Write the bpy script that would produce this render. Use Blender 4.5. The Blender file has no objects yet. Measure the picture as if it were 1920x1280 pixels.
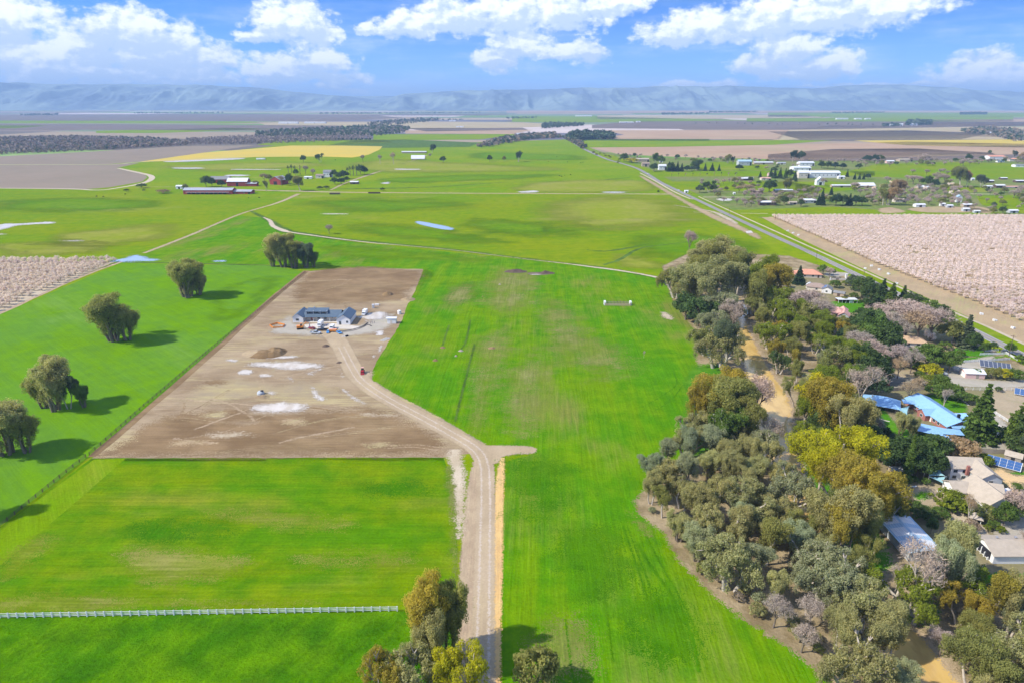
import bpy, math, random
import numpy as np
from mathutils import Vector, Matrix
from mathutils.geometry import tessellate_polygon

scn = bpy.context.scene
COL = scn.collection
R = math.radians
# ------------------------------------------------------------------ camera
CAM_H = 125.0
PITCH = R(19.2)
SP, CP = math.sin(PITCH), math.cos(PITCH)
FPX = 1280.0
cam_data = bpy.data.cameras.new('camera')
cam_data.sensor_width = 36; cam_data.lens = 24
cam_data.clip_start = 1.0; cam_data.clip_end = 90000
cam = bpy.data.objects.new('camera', cam_data)
cam.location = (0, 0, CAM_H)
cam.rotation_euler = (R(90) - PITCH, 0, 0)
COL.objects.link(cam); scn.camera = cam

# ------------------------------------------------------------------ world and sun
SUN_EL, SUN_AZ = R(43), R(-104)      # azimuth measured from +Y towards +X: the sun stands to the left, a little behind
SKY_STRENGTH = 0.14
sun_dir = Vector((math.sin(SUN_AZ) * math.cos(SUN_EL), math.cos(SUN_AZ) * math.cos(SUN_EL), math.sin(SUN_EL)))
sd = bpy.data.lights.new('sun', 'SUN'); sd.energy = 4.1; sd.angle = R(0.5); sd.color = (1.0, 0.95, 0.85)
sun = bpy.data.objects.new('sun', sd); COL.objects.link(sun)
sun.rotation_euler = (-sun_dir).to_track_quat('-Z', 'Y').to_euler()
sun.location = (-400, -100, 500)
scn.view_settings.view_transform = 'Standard'
scn.view_settings.look = 'None'
scn.view_settings.gamma = 1.0
scn.view_settings.use_curve_mapping = False
scn.view_settings.exposure = 0.67
scn.cycles.use_denoising = True
scn.cycles.max_bounces = 5
scn.cycles.diffuse_bounces = 3
scn.cycles.glossy_bounces = 2
scn.cycles.transmission_bounces = 2
scn.cycles.transparent_max_bounces = 10
scn.cycles.volume_bounces = 0
scn.cycles.caustics_reflective = False
scn.cycles.caustics_refractive = False


class NT:
    """small node-tree builder; sockets are passed as outputs or plain values"""
    def __init__(s, tree):
        s.t = tree; s.n = tree.nodes; s.l = tree.links
        s.n.clear()
    def put(s, sock, v):
        if v is None: return
        if isinstance(v, bpy.types.NodeSocket): s.l.new(v, sock)
        else:
            if sock.type == 'RGBA' and len(v) == 3: v = (*v, 1)
            sock.default_value = v
    def node(s, kind, **ins):
        nd = s.n.new(kind)
        for k, v in ins.items(): setattr(nd, k, v)
        return nd
    def math(s, op, a, b=None, c=None, clamp=False):
        nd = s.node('ShaderNodeMath', operation=op, use_clamp=clamp)
        s.put(nd.inputs[0], a); s.put(nd.inputs[1], b); s.put(nd.inputs[2], c)
        return nd.outputs[0]
    def vmath(s, op, a, b=None, sc=None):
        nd = s.node('ShaderNodeVectorMath', operation=op)
        s.put(nd.inputs[0], a); s.put(nd.inputs[1], b)
        if sc is not None: s.put(nd.inputs['Scale'], sc)
        return nd.outputs[1] if op in ('LENGTH', 'DOT_PRODUCT') else nd.outputs[0]
    def comb(s, x, y, z):
        nd = s.node('ShaderNodeCombineXYZ'); s.put(nd.inputs[0], x); s.put(nd.inputs[1], y); s.put(nd.inputs[2], z)
        return nd.outputs[0]
    def sep(s, v):
        nd = s.node('ShaderNodeSeparateXYZ'); s.put(nd.inputs[0], v); return nd.outputs
    def mapping(s, v, loc=(0, 0, 0), rot=(0, 0, 0), scale=(1, 1, 1)):
        nd = s.node('ShaderNodeMapping'); s.put(nd.inputs['Vector'], v)
        nd.inputs['Location'].default_value = loc; nd.inputs['Rotation'].default_value = rot; nd.inputs['Scale'].default_value = scale
        return nd.outputs[0]
    def noise(s, v, scale, detail=4, rough=0.55, out=0, dist=0.0):
        nd = s.node('ShaderNodeTexNoise'); s.put(nd.inputs['Vector'], v)
        nd.inputs['Scale'].default_value = scale; nd.inputs['Detail'].default_value = detail
        nd.inputs['Roughness'].default_value = rough; nd.inputs['Distortion'].default_value = dist
        return nd.outputs[out]
    def ramp(s, f, a, b, lo=0.0, hi=1.0, smooth=True):
        nd = s.node('ShaderNodeMapRange'); nd.interpolation_type = 'SMOOTHSTEP' if smooth else 'LINEAR'
        s.put(nd.inputs[0], f)
        for i, v in enumerate((a, b, lo, hi)): s.put(nd.inputs[i + 1], v)
        return nd.outputs[0]
    def mix(s, f, a, b, mode='MIX'):
        nd = s.node('ShaderNodeMix', data_type='RGBA', blend_type=mode)
        s.put(nd.inputs[0], f); s.put(nd.inputs[6], a); s.put(nd.inputs[7], b)
        return nd.outputs[2]
    def pos(s): return s.node('ShaderNodeNewGeometry').outputs['Position']
    def objco(s): return s.node('ShaderNodeTexCoord').outputs['Object']
    def bump(s, h, strength=0.5, dist=1.0):
        nd = s.node('ShaderNodeBump'); nd.inputs['Strength'].default_value = strength; nd.inputs['Distance'].default_value = dist
        s.put(nd.inputs['Height'], h); return nd.outputs[0]
    def bsdf(s, col, rough=0.9, spec=0.2, normal=None, metal=0.0):
        nd = s.node('ShaderNodeBsdfPrincipled')
        s.put(nd.inputs['Base Color'], col); s.put(nd.inputs['Roughness'], rough); s.put(nd.inputs['Metallic'], metal)
        s.put(nd.inputs['Specular IOR Level'], spec); s.put(nd.inputs['Normal'], normal)
        return nd.outputs[0]
    def out(s, sh):
        nd = s.node('ShaderNodeOutputMaterial'); s.l.new(sh, nd.inputs[0])


def new_mat(name):
    m = bpy.data.materials.new(name); m.use_nodes = True
    return m, NT(m.node_tree)


def lin(r, g, b):
    """sRGB 0-255 to linear"""
    f = lambda c: (c / 255 / 12.92) if c / 255 <= 0.04045 else ((c / 255 + 0.055) / 1.055) ** 2.4
    return (f(r), f(g), f(b))

# ------------------------------------------------------------------ sky: physical sky with fair-weather cumulus
world = bpy.data.worlds.new('World'); scn.world = world; world.use_nodes = True
w = NT(world.node_tree)
tc = w.node('ShaderNodeTexCoord').outputs['Generated']
dx, dy, dz = w.sep(tc)
sky = w.node('ShaderNodeTexSky', sky_type='NISHITA', sun_disc=False)
sky.sun_elevation = SUN_EL; sky.sun_rotation = SUN_AZ
sky.altitude = 100; sky.air_density = 1.0; sky.dust_density = 0.3; sky.ozone_density = 2.5
zz = w.math('ADD', w.math('MULTIPLY', w.math('MAXIMUM', dz, 0.0), 4.0), 0.06)
w.put(sky.inputs[0], w.vmath('NORMALIZE', w.comb(dx, dy, zz)))
skyc = w.mix(1.0, sky.outputs[0], (0.30, 0.80, 1.41, 1), 'MULTIPLY')
az = w.math('MULTIPLY', w.math('ARCTAN2', dx, dy), 1280.0)
el = w.math('MULTIPLY', w.math('ARCSINE', w.math('MINIMUM', w.math('MAXIMUM', dz, -1.0), 1.0)), 1280.0)
cv = w.comb(az, w.math('MULTIPLY', el, 1.5), 0.0)
warp = w.noise(cv, 0.011, 5, 0.6, out=1)
wx, wy, wz = w.sep(warp)
azw = w.math('ADD', az, w.math('MULTIPLY', w.math('SUBTRACT', wx, 0.5), 110.0))
elw = w.math('ADD', el, w.math('MULTIPLY', w.math('SUBTRACT', wy, 0.5), 48.0))


def px_dir(px, py):
    u, v = (px - 960) / FPX, (py - 640) / FPX
    d = Vector((u, CP - v * SP, -SP - v * CP)).normalized()
    return math.atan2(d.x, d.y) * 1280, math.asin(d.z) * 1280

CLOUDS = [(0, 30, 75, 34), (30, 105, 110, 42), (120, 122, 120, 38), (245, 62, 78, 34), (300, 95, 95, 38), (380, 108, 60, 26), (300, 138, 150, 20), (180, 92, 60, 22),
          (548, 40, 66, 36), (590, 62, 52, 20), (500, 64, 40, 14), (520, 132, 62, 26), (605, 112, 52, 30), (600, 142, 70, 14),
          (770, 48, 56, 24), (860, 30, 90, 30), (960, 26, 90, 36), (1060, 14, 90, 34), (1150, 6, 60, 18), (700, 55, 28, 13),
          (965, 84, 58, 26), (930, 112, 44, 22), (1095, 98, 44, 22), (1045, 100, 40, 14),
          (1270, 66, 66, 22), (1360, 50, 90, 28), (1460, 30, 110, 30), (1560, 22, 100, 32), (1680, 12, 80, 20),
          (1478, 92, 60, 34), (1560, 118, 48, 26), (1425, 122, 48, 20), (1495, 134, 80, 16),
          (1832, 136, 60, 34), (1905, 148, 75, 30), (1790, 162, 36, 10), (1680, 162, 150, 4), (1300, 160, 70, 8), (640, 165, 50, 6)]
field = None; low = None
for (px, py, rx, ry) in CLOUDS:
    a0, e0 = px_dir(px, py)
    rx *= 1.22; ry *= 1.24
    ddx = w.math('MULTIPLY', w.math('SUBTRACT', azw, a0), 1 / rx)
    ddy = w.math('MULTIPLY', w.math('SUBTRACT', elw, e0), 1 / ry)
    d2 = w.math('ADD', w.math('MULTIPLY', ddx, ddx), w.math('MULTIPLY', ddy, ddy))
    f = w.math('SUBTRACT', 1.0, d2)
    # grey underside: how far below the middle of its own puff
    lw = w.math('MULTIPLY', w.math('SUBTRACT', 0.0, ddy), w.math('MAXIMUM', f, 0.0))
    field = f if field is None else w.math('MAXIMUM', field, f)
    low = lw if low is None else w.math('MAXIMUM', low, lw)
# the same kind of cloud goes on all round
gen = w.noise(w.comb(w.math('MULTIPLY', az, 0.8), w.math('MULTIPLY', el, 1.7), 3.0), 0.0042, 3, 0.5)
side = w.ramp(w.math('ABSOLUTE', az), 900, 1050)
high = w.ramp(el, 190, 300)
outside = w.math('MAXIMUM', side, high)
genf = w.math('MULTIPLY', w.math('SUBTRACT', gen, 0.50), 7.0)
genf = w.math('ADD', w.math('MULTIPLY', genf, outside), w.math('MULTIPLY', w.math('SUBTRACT', 1.0, outside), -3.0))
field = w.math('MAXIMUM', field, genf)
fine = w.noise(cv, 0.034, 6, 0.62)
mid = w.noise(cv, 0.013, 4, 0.55)
fld = w.math('ADD', field, w.math('MULTIPLY', w.math('SUBTRACT', fine, 0.5), 2.3))
mask = w.ramp(fld, -0.06, 0.74)
veil = w.math('MULTIPLY', w.ramp(w.noise(w.mapping(cv, scale=(0.35, 1.4, 1)), 0.012, 4, 0.6), 0.42, 0.75), 0.45)
veil = w.math('MULTIPLY', veil, w.ramp(el, 230, 60))
mask = w.math('MAXIMUM', mask, veil)
mask = w.math('MULTIPLY', mask, w.ramp(el, -5, 18))
relief = w.math('SUBTRACT', w.noise(w.mapping(cv, loc=(-7, 9, 0)), 0.034, 6, 0.62), fine)
lum = w.math('SUBTRACT', 0.92, w.math('MULTIPLY', w.ramp(low, 0.0, 0.36), 0.30))
lum = w.math('SUBTRACT', lum, w.math('MULTIPLY', w.ramp(mid, 0.40, 0.66), 0.24))
lum = w.math('SUBTRACT', lum, w.math('MULTIPLY', relief, 1.0))
cloudc = w.mix(w.ramp(lum, 0.55, 0.95), (3.42, 4.12, 5.09, 1), (6.28, 6.42, 6.63, 1))
hz = w.ramp(el, 150, -10)
skyh = w.mix(w.math('MULTIPLY', hz, 0.45), skyc, (2.72, 4.46, 6.14, 1))
final = w.mix(mask, skyh, cloudc)
bg = w.node('ShaderNodeBackground'); w.put(bg.inputs[0], final); bg.inputs[1].default_value = SKY_STRENGTH
wo = w.node('ShaderNodeOutputWorld'); w.l.new(bg.outputs[0], wo.inputs[0])
world.cycles.sampling_method = 'MANUAL'; world.cycles.sample_map_resolution = 512

# ------------------------------------------------------------------ helpers


def ray(px, py):
    u, v = (px - 960) / FPX, (py - 640) / FPX
    return u, CP - v * SP, -SP - v * CP


def P(px, py, z=0.0):
    """photo pixel to the point of the ground (or of height z) it shows"""
    dx_, dy_, dz_ = ray(px, py)
    t = (z - CAM_H) / dz_
    return dx_ * t, dy_ * t


def H(py_top, Y):
    """height of the point that shows at row py_top over ground distance Y"""
    _, dy_, dz_ = ray(960, py_top)
    return CAM_H + dz_ * Y / dy_


def proj(x, y, z=0.0):
    c = (CP * y - SP * (z - CAM_H)); vv = -(SP * y + CP * (z - CAM_H))
    return 960 + FPX * x / c, 640 + FPX * vv / c


def tag(o, label=None, cat=None, group=None, kind=None):
    if label: o['label'] = label
    if cat: o['category'] = cat
    if group: o['group'] = group
    if kind: o['kind'] = kind
    return o


def mesh_np(name, verts, faces, smooth=False):
    """faces: (n,3) or (n,4) int array"""
    me = bpy.data.meshes.new(name)
    verts = np.asarray(verts, dtype=np.float32); faces = np.asarray(faces, dtype=np.int32)
    k = faces.shape[1]
    me.vertices.add(len(verts)); me.vertices.foreach_set('co', verts.ravel())
    me.loops.add(faces.size); me.loops.foreach_set('vertex_index', faces.ravel())
    me.polygons.add(len(faces)); me.polygons.foreach_set('loop_start', np.arange(0, faces.size, k, dtype=np.int32))
    me.polygons.foreach_set('loop_total', np.full(len(faces), k, dtype=np.int32))
    if smooth: me.polygons.foreach_set('use_smooth', np.ones(len(faces), dtype=bool))
    me.update(calc_edges=True); me.validate()
    return me


def link(name, data, parent=None, mat=None, loc=None, rz=0.0):
    o = bpy.data.objects.new(name, data); COL.objects.link(o)
    if parent: o.parent = parent
    if mat is not None:
        for mm in (mat if isinstance(mat, (list, tuple)) else [mat]): data.materials.append(mm)
    if loc is not None: o.location = loc
    if rz: o.rotation_euler = (0, 0, rz)
    return o


def empty(name, x, y, z=0.0, rz=0.0, label=None, cat=None, group=None):
    o = bpy.data.objects.new(name, None); COL.objects.link(o)
    o.location = (x, y, z); o.rotation_euler = (0, 0, rz); o.empty_display_size = 1
    return tag(o, label, cat, group)


def zl(layer, y): return layer * 0.005 * (1 + max(y, -200) / 200)


def smooth_pts(pts, closed=False, step=4):
    out = []; n = len(pts)
    rng = range(n if closed else n - 1)
    for i in rng:
        g = lambda k: pts[k % n] if closed else pts[min(max(k, 0), n - 1)]
        p0, p1, p2, p3 = g(i - 1), g(i), g(i + 1), g(i + 2)
        for s_ in range(step):
            t = s_ / step
            out.append(tuple(0.5 * ((2 * p1[k]) + (-p0[k] + p2[k]) * t + (2 * p0[k] - 5 * p1[k] + 4 * p2[k] - p3[k]) * t * t + (-p0[k] + 3 * p1[k] - 3 * p2[k] + p3[k]) * t ** 3) for k in (0, 1)))
    if not closed: out.append(tuple(pts[-1]))
    return out


def jitter_edge(pts, amp, seg, seed):
    rnd = random.Random(seed); out = []
    n = len(pts)
    for i in range(n):
        a, b = Vector(pts[i]), Vector(pts[(i + 1) % n]); L = (b - a).length
        k = max(1, min(60, int(L / seg))); d = (b - a).normalized() if L > 0 else Vector((1, 0)); nrm = Vector((-d.y, d.x))
        for j in range(k):
            p = a + (b - a) * (j / k)
            if j: p = p + nrm * rnd.uniform(-amp, amp)
            out.append((p.x, p.y))
    return out


SOFT = {}


def soften(mat, k):
    """copy of a ground material whose margin frays into what lies below; k metres wide"""
    key = (mat.name, round(k, 2))
    if key in SOFT: return SOFT[key]
    m = mat.copy(); SOFT[key] = m; t = m.node_tree
    outn = [q for q in t.nodes if q.type == 'OUTPUT_MATERIAL'][0]; src = outn.inputs[0].links[0].from_socket
    n = NT.__new__(NT); n.t = t; n.n = t.nodes; n.l = t.links
    e = n.node('ShaderNodeAttribute', attribute_name='edge').outputs['Fac']
    p = n.mapping(n.pos(), scale=(0.45, 1, 1))
    nz = n.math('ADD', n.math('MULTIPLY', n.noise(p, 1 / max(2.0 * k, 0.6), 5, 0.65), 0.7), n.math('MULTIPLY', n.noise(p, 1 / max(0.5 * k, 0.3), 4, 0.7), 0.3))
    f = n.math('ADD', n.math('MULTIPLY', e, 0.62 / k), n.math('MULTIPLY', n.math('SUBTRACT', nz, 0.5), 2.6))
    # the margin breaks up into clods and tufts of 20 cm instead of going half transparent
    cl = n.node('ShaderNodeTexWhiteNoise', noise_dimensions='3D'); n.put(cl.inputs['Vector'], n.vmath('FLOOR', n.vmath('MULTIPLY', n.pos(), (4.0, 4.0, 0.0))))
    f = n.math('GREATER_THAN', n.ramp(f, 0.0, 1.0), cl.outputs['Value'])
    tr = n.node('ShaderNodeBsdfTransparent'); mx = n.node('ShaderNodeMixShader')
    n.put(mx.inputs[0], f); n.l.new(tr.outputs[0], mx.inputs[1]); n.l.new(src, mx.inputs[2]); n.l.new(mx.outputs[0], outn.inputs[0])
    return m


def patch(name, pts, mat, layer=1, smooth=False, jit=0.0, seg=4.0, world=False, label=None, soft=0.0):
    """a flat piece of ground given by photo pixels (or metres)"""
    w_ = [tuple(p) for p in pts] if world else [P(*p) for p in pts]
    if smooth: w_ = smooth_pts(w_, True)
    if soft:
        A = np.array(w_); lo = A.min(0) - soft * 0.5; hi = A.max(0) + soft * 0.5
        cell = max(soft * 0.4, max(hi - lo) / 160)
        gx = np.arange(lo[0], hi[0] + cell, cell); gy = np.arange(lo[1], hi[1] + cell, cell)
        X, Y = np.meshgrid(gx, gy); ins = np.zeros(X.shape, bool); D = np.full(X.shape, 1e9); j = len(A) - 1
        for i in range(len(A)):
            (xi, yi), (xj, yj) = A[i], A[j]
            if yi != yj: ins ^= ((yi > Y) != (yj > Y)) & (X < (xj - xi) * (Y - yi) / (yj - yi) + xi)
            dx_, dy_ = xj - xi, yj - yi; L2 = dx_ * dx_ + dy_ * dy_ + 1e-9
            t = np.clip(((X - xi) * dx_ + (Y - yi) * dy_) / L2, 0, 1); D = np.minimum(D, np.hypot(X - xi - t * dx_, Y - yi - t * dy_)); j = i
        E_ = np.where(ins, D, -D); nx = len(gx); idx = np.arange(X.size).reshape(X.shape)
        q = np.stack([idx[:-1, :-1], idx[:-1, 1:], idx[1:, 1:], idx[1:, :-1]], -1).reshape(-1, 4)
        q = q[E_.ravel()[q].max(1) > -soft * 0.6]; used = np.unique(q); rm = np.zeros(X.size, int); rm[used] = np.arange(len(used))
        yy = Y.ravel()[used]; Z = layer * 0.005 * (1 + np.maximum(yy, -200) / 200)
        me = mesh_np(name, np.stack([X.ravel()[used], yy, Z], 1), rm[q]); at = me.attributes.new('edge', 'FLOAT', 'POINT'); at.data.foreach_set('value', (E_.ravel()[used] + soft * 0.35).astype(np.float32))
        return tag(link(name, me, mat=soften(mat, soft)), label=label, kind='structure')
    if jit: w_ = jitter_edge(w_, jit, seg, hash(name + str(len(pts)) + str(int(pts[0][0]))) if False else int(abs(pts[0][0] * 7 + pts[0][1] * 13)))
    vs = [Vector((x, y, zl(layer, y))) for x, y in w_]
    tris = tessellate_polygon([vs])
    me = bpy.data.meshes.new(name); me.from_pydata([tuple(v) for v in vs], [], [tuple(t) for t in tris]); me.update()
    if me.polygons and sum(p.normal.z * p.area for p in me.polygons) < 0: me.flip_normals()
    o = link(name, me, mat=mat); tag(o, label=label, kind='structure')
    return o


def ribbon(name, pts, width, mat, layer=2, world=False, jit=0.0, smooth=True, step=6, label=None, soft=0.0):
    """a strip along a line; width in metres, one number or one per point"""
    w_ = [tuple(p) for p in pts] if world else [P(*p) for p in pts]
    ws = list(width) if isinstance(width, (list, tuple)) else [width] * len(w_)
    if smooth:
        c = smooth_pts(w_, False, step); wsx = []
        for i in range(len(ws) - 1): wsx += [ws[i] + (ws[i + 1] - ws[i]) * k / step for k in range(step)]
        ws = wsx + [ws[-1]]
    else: c = w_
    rnd = random.Random(len(c) * 31 + layer); vs = []; fs = []
    if soft:
        c2 = []; w2 = []
        for i in range(len(c) - 1):
            k = max(1, min(12, int((Vector(c[i + 1]) - Vector(c[i])).length / max(2.0, soft * 2))))
            for j in range(k): c2.append(tuple(Vector(c[i]).lerp(Vector(c[i + 1]), j / k))); w2.append(ws[i] + (ws[i + 1] - ws[i]) * j / k)
        c2.append(c[-1]); w2.append(ws[-1]); c, ws = c2, w2; ed = []
        for i, p in enumerate(c):
            a = Vector(c[max(i - 1, 0)]); b = Vector(c[min(i + 1, len(c) - 1)]); d = (b - a).normalized(); nrm = Vector((-d.y, d.x)); hw = ws[i] / 2 + soft * 0.4
            for k in (-1, -0.5, 0, 0.5, 1): q = Vector(p) + nrm * hw * k; vs.append((q.x, q.y, zl(layer, q.y))); ed.append(hw * (1 - abs(k)))
            if i: fs += [(5 * i - 5 + k, 5 * i - 4 + k, 5 * i + 1 + k, 5 * i + k) for k in range(4)]
        me = mesh_np(name, vs, fs); at = me.attributes.new('edge', 'FLOAT', 'POINT'); at.data.foreach_set('value', np.array(ed, np.float32))
        if sum(p.normal.z * p.area for p in me.polygons) < 0: me.flip_normals()
        return tag(link(name, me, mat=soften(mat, soft)), label=label, kind='structure')
    for i, p in enumerate(c):
        a = Vector(c[max(i - 1, 0)]); b = Vector(c[min(i + 1, len(c) - 1)]); d = (b - a).normalized(); nrm = Vector((-d.y, d.x))
        hw = ws[i] / 2
        l_ = Vector(p) + nrm * (hw + rnd.uniform(-jit, jit)); r_ = Vector(p) - nrm * (hw + rnd.uniform(-jit, jit))
        vs += [(l_.x, l_.y, zl(layer, l_.y)), (r_.x, r_.y, zl(layer, r_.y))]
        if i: fs.append((2 * i - 2, 2 * i - 1, 2 * i + 1, 2 * i))
    me = bpy.data.meshes.new(name); me.from_pydata(vs, [], fs); me.update()
    if sum(p.normal.z * p.area for p in me.polygons) < 0: me.flip_normals()
    return tag(link(name, me, mat=mat), label=label, kind='structure')
# ------------------------------------------------------------------ ground materials


def grass_mat(name, main, alt, dry, dry_amt=0.2, rot=0.0, streak=0.5, big=60.0, bump=0.6, streak_w=1.6, seed=0.0, contrast=1.0):
    m, n = new_mat(name)
    p = n.mapping(n.pos(), loc=(seed, seed * 0.7, 0))
    pr = n.mapping(n.pos(), loc=(seed, seed, 0), rot=(0, 0, rot))
    st = n.noise(n.mapping(pr, scale=(1 / streak_w, 1 / (streak_w * 22), 0)), 1.0, 4, 0.6)
    st2 = n.noise(n.mapping(pr, scale=(1 / 7.0, 1 / 130.0, 0)), 1.0, 3, 0.5)
    large = n.noise(p, 1 / big, 4, 0.6)
    mid = n.noise(p, 1 / 9.0, 5, 0.62)
    fine = n.noise(p, 1 / 0.9, 3, 0.7)
    f = n.math('ADD', n.math('MULTIPLY', large, 0.75), n.math('MULTIPLY', mid, 0.45))
    f = n.math('ADD', f, n.math('MULTIPLY', n.math('SUBTRACT', st2, 0.5), streak * 0.8))
    c = n.mix(n.ramp(f, 0.44, 0.76), main, alt)
    d = n.math('ADD', n.math('MULTIPLY', n.noise(n.mapping(pr, loc=(40, 9, 2), scale=(1, 0.45, 1)), 1 / (big * 0.8), 4, 0.6), 0.8), n.math('MULTIPLY', st, 0.22 * streak + 0.05))
    c = n.mix(n.math('MULTIPLY', n.ramp(d, 0.50, 0.66), dry_amt), c, dry)
    v = n.math('ADD', n.math('MULTIPLY', n.math('SUBTRACT', st, 0.5), 0.9 * streak * contrast), n.math('MULTIPLY', n.math('SUBTRACT', fine, 0.5), 0.7 * contrast))
    v = n.math('ADD', v, n.math('MULTIPLY', n.math('SUBTRACT', mid, 0.5), 0.6 * contrast))
    c = n.vmath('SCALE', c, sc=n.math('ADD', 1.0, v))
    hgt = n.math('ADD', n.math('MULTIPLY', st, streak * 1.2), n.math('ADD', n.math('MULTIPLY', mid, 0.8), n.math('MULTIPLY', fine, 0.35)))
    n.out(n.bsdf(c, 0.95, 0.0, n.bump(hgt, bump, 0.7)))
    return m


def soil_mat(name, a, b, c3, rot=0.0, streak=0.5, big=30.0, bump=0.4, third=0.5, sw=1.0):
    m, n = new_mat(name)
    pr = n.mapping(n.pos(), rot=(0, 0, rot))
    large = n.noise(pr, 1 / big, 5, 0.6, dist=0.4)
    st = n.noise(n.mapping(pr, scale=(1 / (26 * sw), 1 / sw, 0)), 1.0, 5, 0.62)
    mid = n.noise(n.mapping(pr, scale=(0.35, 1, 1)), 1 / 7.0, 6, 0.65, dist=0.3)
    fine = n.noise(n.pos(), 1 / 0.6, 4, 0.7)
    c = n.mix(n.ramp(n.math('ADD', n.math('MULTIPLY', large, 0.6), n.math('MULTIPLY', mid, 0.5)), 0.42, 0.70), a, b)
    c = n.mix(n.math('MULTIPLY', n.ramp(n.math('ADD', n.math('MULTIPLY', n.noise(n.mapping(pr, loc=(33, 7, 5), scale=(0.4, 1, 1)), 1 / (big * 0.7), 5, 0.62), 0.75), n.math('MULTIPLY', st, 0.35)), 0.54, 0.70), third), c, c3)
    v = n.math('ADD', n.math('MULTIPLY', n.math('SUBTRACT', st, 0.5), streak), n.math('MULTIPLY', n.math('SUBTRACT', fine, 0.5), 0.6))
    c = n.vmath('SCALE', c, sc=n.math('ADD', 1.0, v))
    n.out(n.bsdf(c, 0.95, 0.12, n.bump(n.math('ADD', n.math('MULTIPLY', st, streak * 0.6), n.math('ADD', mid, n.math('MULTIPLY', fine, 0.3))), bump, 0.5)))
    return m


def flat_mat(name, col, rough=0.8, spec=0.3, var=0.15, scale=2.0, metal=0.0, bump=0.0):
    m, n = new_mat(name)
    nz = n.noise(n.objco(), scale, 4, 0.6)
    c = n.vmath('SCALE', (*col[:3],), sc=n.math('ADD', 1.0 - var, n.math('MULTIPLY', nz, 2 * var)))
    n.out(n.bsdf(c, rough, spec, n.bump(nz, bump, 0.1) if bump else None, metal))
    return m

G_MAIN = (0.085, 0.230, 0.004); G_ALT = (0.150, 0.250, 0.004); G_DRY = (0.25, 0.24, 0.07)
M = {}
M['grass_center'] = grass_mat('grass_center', (0.066, 0.206, 0.000), (0.122, 0.224, 0.000), (0.175, 0.185, 0.035), 0.9, 0.04, 0.6, 55, 0.7, 1.3, 17)
M['grass_lowleft'] = grass_mat('grass_lower_left', (0.074, 0.192, 0.000), (0.145, 0.212, 0.000), (0.24, 0.21, 0.03), 0.45, R(90), 0.5, 40, 0.8, 1.2, 5, 1.1)
M['grass_strip'] = grass_mat('grass_strip', (0.150, 0.245, 0.0), (0.12, 0.23, 0.0), (0.26, 0.23, 0.04), 0.3, R(-36), 0.6, 40, 0.5, 1.2, 8)
M['grass_bottom'] = grass_mat('grass_bottom', (0.040, 0.140, 0.000), (0.088, 0.200, 0.000), (0.16, 0.19, 0.01), 0.25, R(30), 0.35, 16, 1.6, 2.0, 15, 1.7)
M['grass_left'] = grass_mat('grass_left', (0.100, 0.225, 0.018), (0.115, 0.245, 0.000), (0.15, 0.26, 0.05), 0.5, R(-48), 0.5, 70, 0.5, 2.0, 25, 0.7)
M['grass_far'] = grass_mat('grass_far', (0.130, 0.230, 0.000), (0.190, 0.245, 0.000), (0.26, 0.25, 0.04), 0.5, R(80), 0.3, 130, 0.3, 6, 33, 0.7)
M['grass_far2'] = grass_mat('grass_far_two', (0.125, 0.220, 0.000), (0.180, 0.230, 0.000), (0.25, 0.25, 0.05), 0.7, R(80), 0.35, 120, 0.3, 6, 63, 0.7)
M['grass_lawn'] = grass_mat('grass_lawn', (0.060, 0.190, 0.006), (0.090, 0.210, 0.010), (0.22, 0.21, 0.08), 0.5, 0, 0.1, 18, 0.6, 2, 3)
M['grass_bank'] = grass_mat('grass_bank', (0.060, 0.110, 0.020), (0.10, 0.17, 0.03), (0.16, 0.14, 0.07), 0.6, 0, 0.2, 20, 0.8, 2, 9)
M['wood_floor'] = grass_mat('wood_floor', (0.220, 0.165, 0.085), (0.34, 0.265, 0.160), (0.100, 0.180, 0.012), 0.85, 0, 0.1, 18, 1.0, 2, 11)
M['garden_ground'] = grass_mat('garden_ground', (0.25, 0.20, 0.115), (0.18, 0.17, 0.075), (0.085, 0.175, 0.015), 0.8, 0, 0.1, 20, 0.6, 2, 44)
M['village_ground'] = grass_mat('village_ground', (0.12, 0.19, 0.03), (0.19, 0.19, 0.07), (0.27, 0.20, 0.13), 0.8, 0, 0.1, 60, 0.3, 4, 71)
M['dirt_lot'] = soil_mat('dirt_lot', (0.250, 0.175, 0.100), (0.36, 0.27, 0.165), (0.42, 0.34, 0.17), 0.0, 0.6, 26, 0.7, 0.75, 0.9)
M['dirt_ploughed'] = soil_mat('dirt_ploughed', (0.175, 0.110, 0.052), (0.265, 0.175, 0.088), (0.30, 0.22, 0.11), 0.0, 0.6, 22, 0.7, 0.3, 0.8)
M['dirt_yellow'] = soil_mat('dirt_yellow', (0.36, 0.28, 0.15), (0.30, 0.235, 0.15), (0.46, 0.39, 0.16), 0.0, 0.35, 12, 0.4, 0.6, 0.9)
M['soil_brown'] = soil_mat('soil_brown', (0.225, 0.175, 0.120), (0.26, 0.20, 0.14), (0.20, 0.19, 0.11), 0.1, 0.2, 160, 0.2, 0.3, 6)
M['dark_soil_and_cloud_shade'] = soil_mat('dark_soil_and_cloud_shade', (0.14, 0.105, 0.078), (0.18, 0.13, 0.095), (0.21, 0.16, 0.11), 0.1, 0.2, 160, 0.2, 0.3, 6)
M['soil_pink'] = soil_mat('soil_pink', (0.37, 0.235, 0.140), (0.42, 0.29, 0.18), (0.31, 0.27, 0.14), 0.0, 0.2, 200, 0.2, 0.5, 8)
M['soil_tan'] = soil_mat('soil_tan', (0.42, 0.34, 0.19), (0.37, 0.28, 0.16), (0.31, 0.29, 0.12), 0.0, 0.2, 200, 0.2, 0.5, 8)
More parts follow.
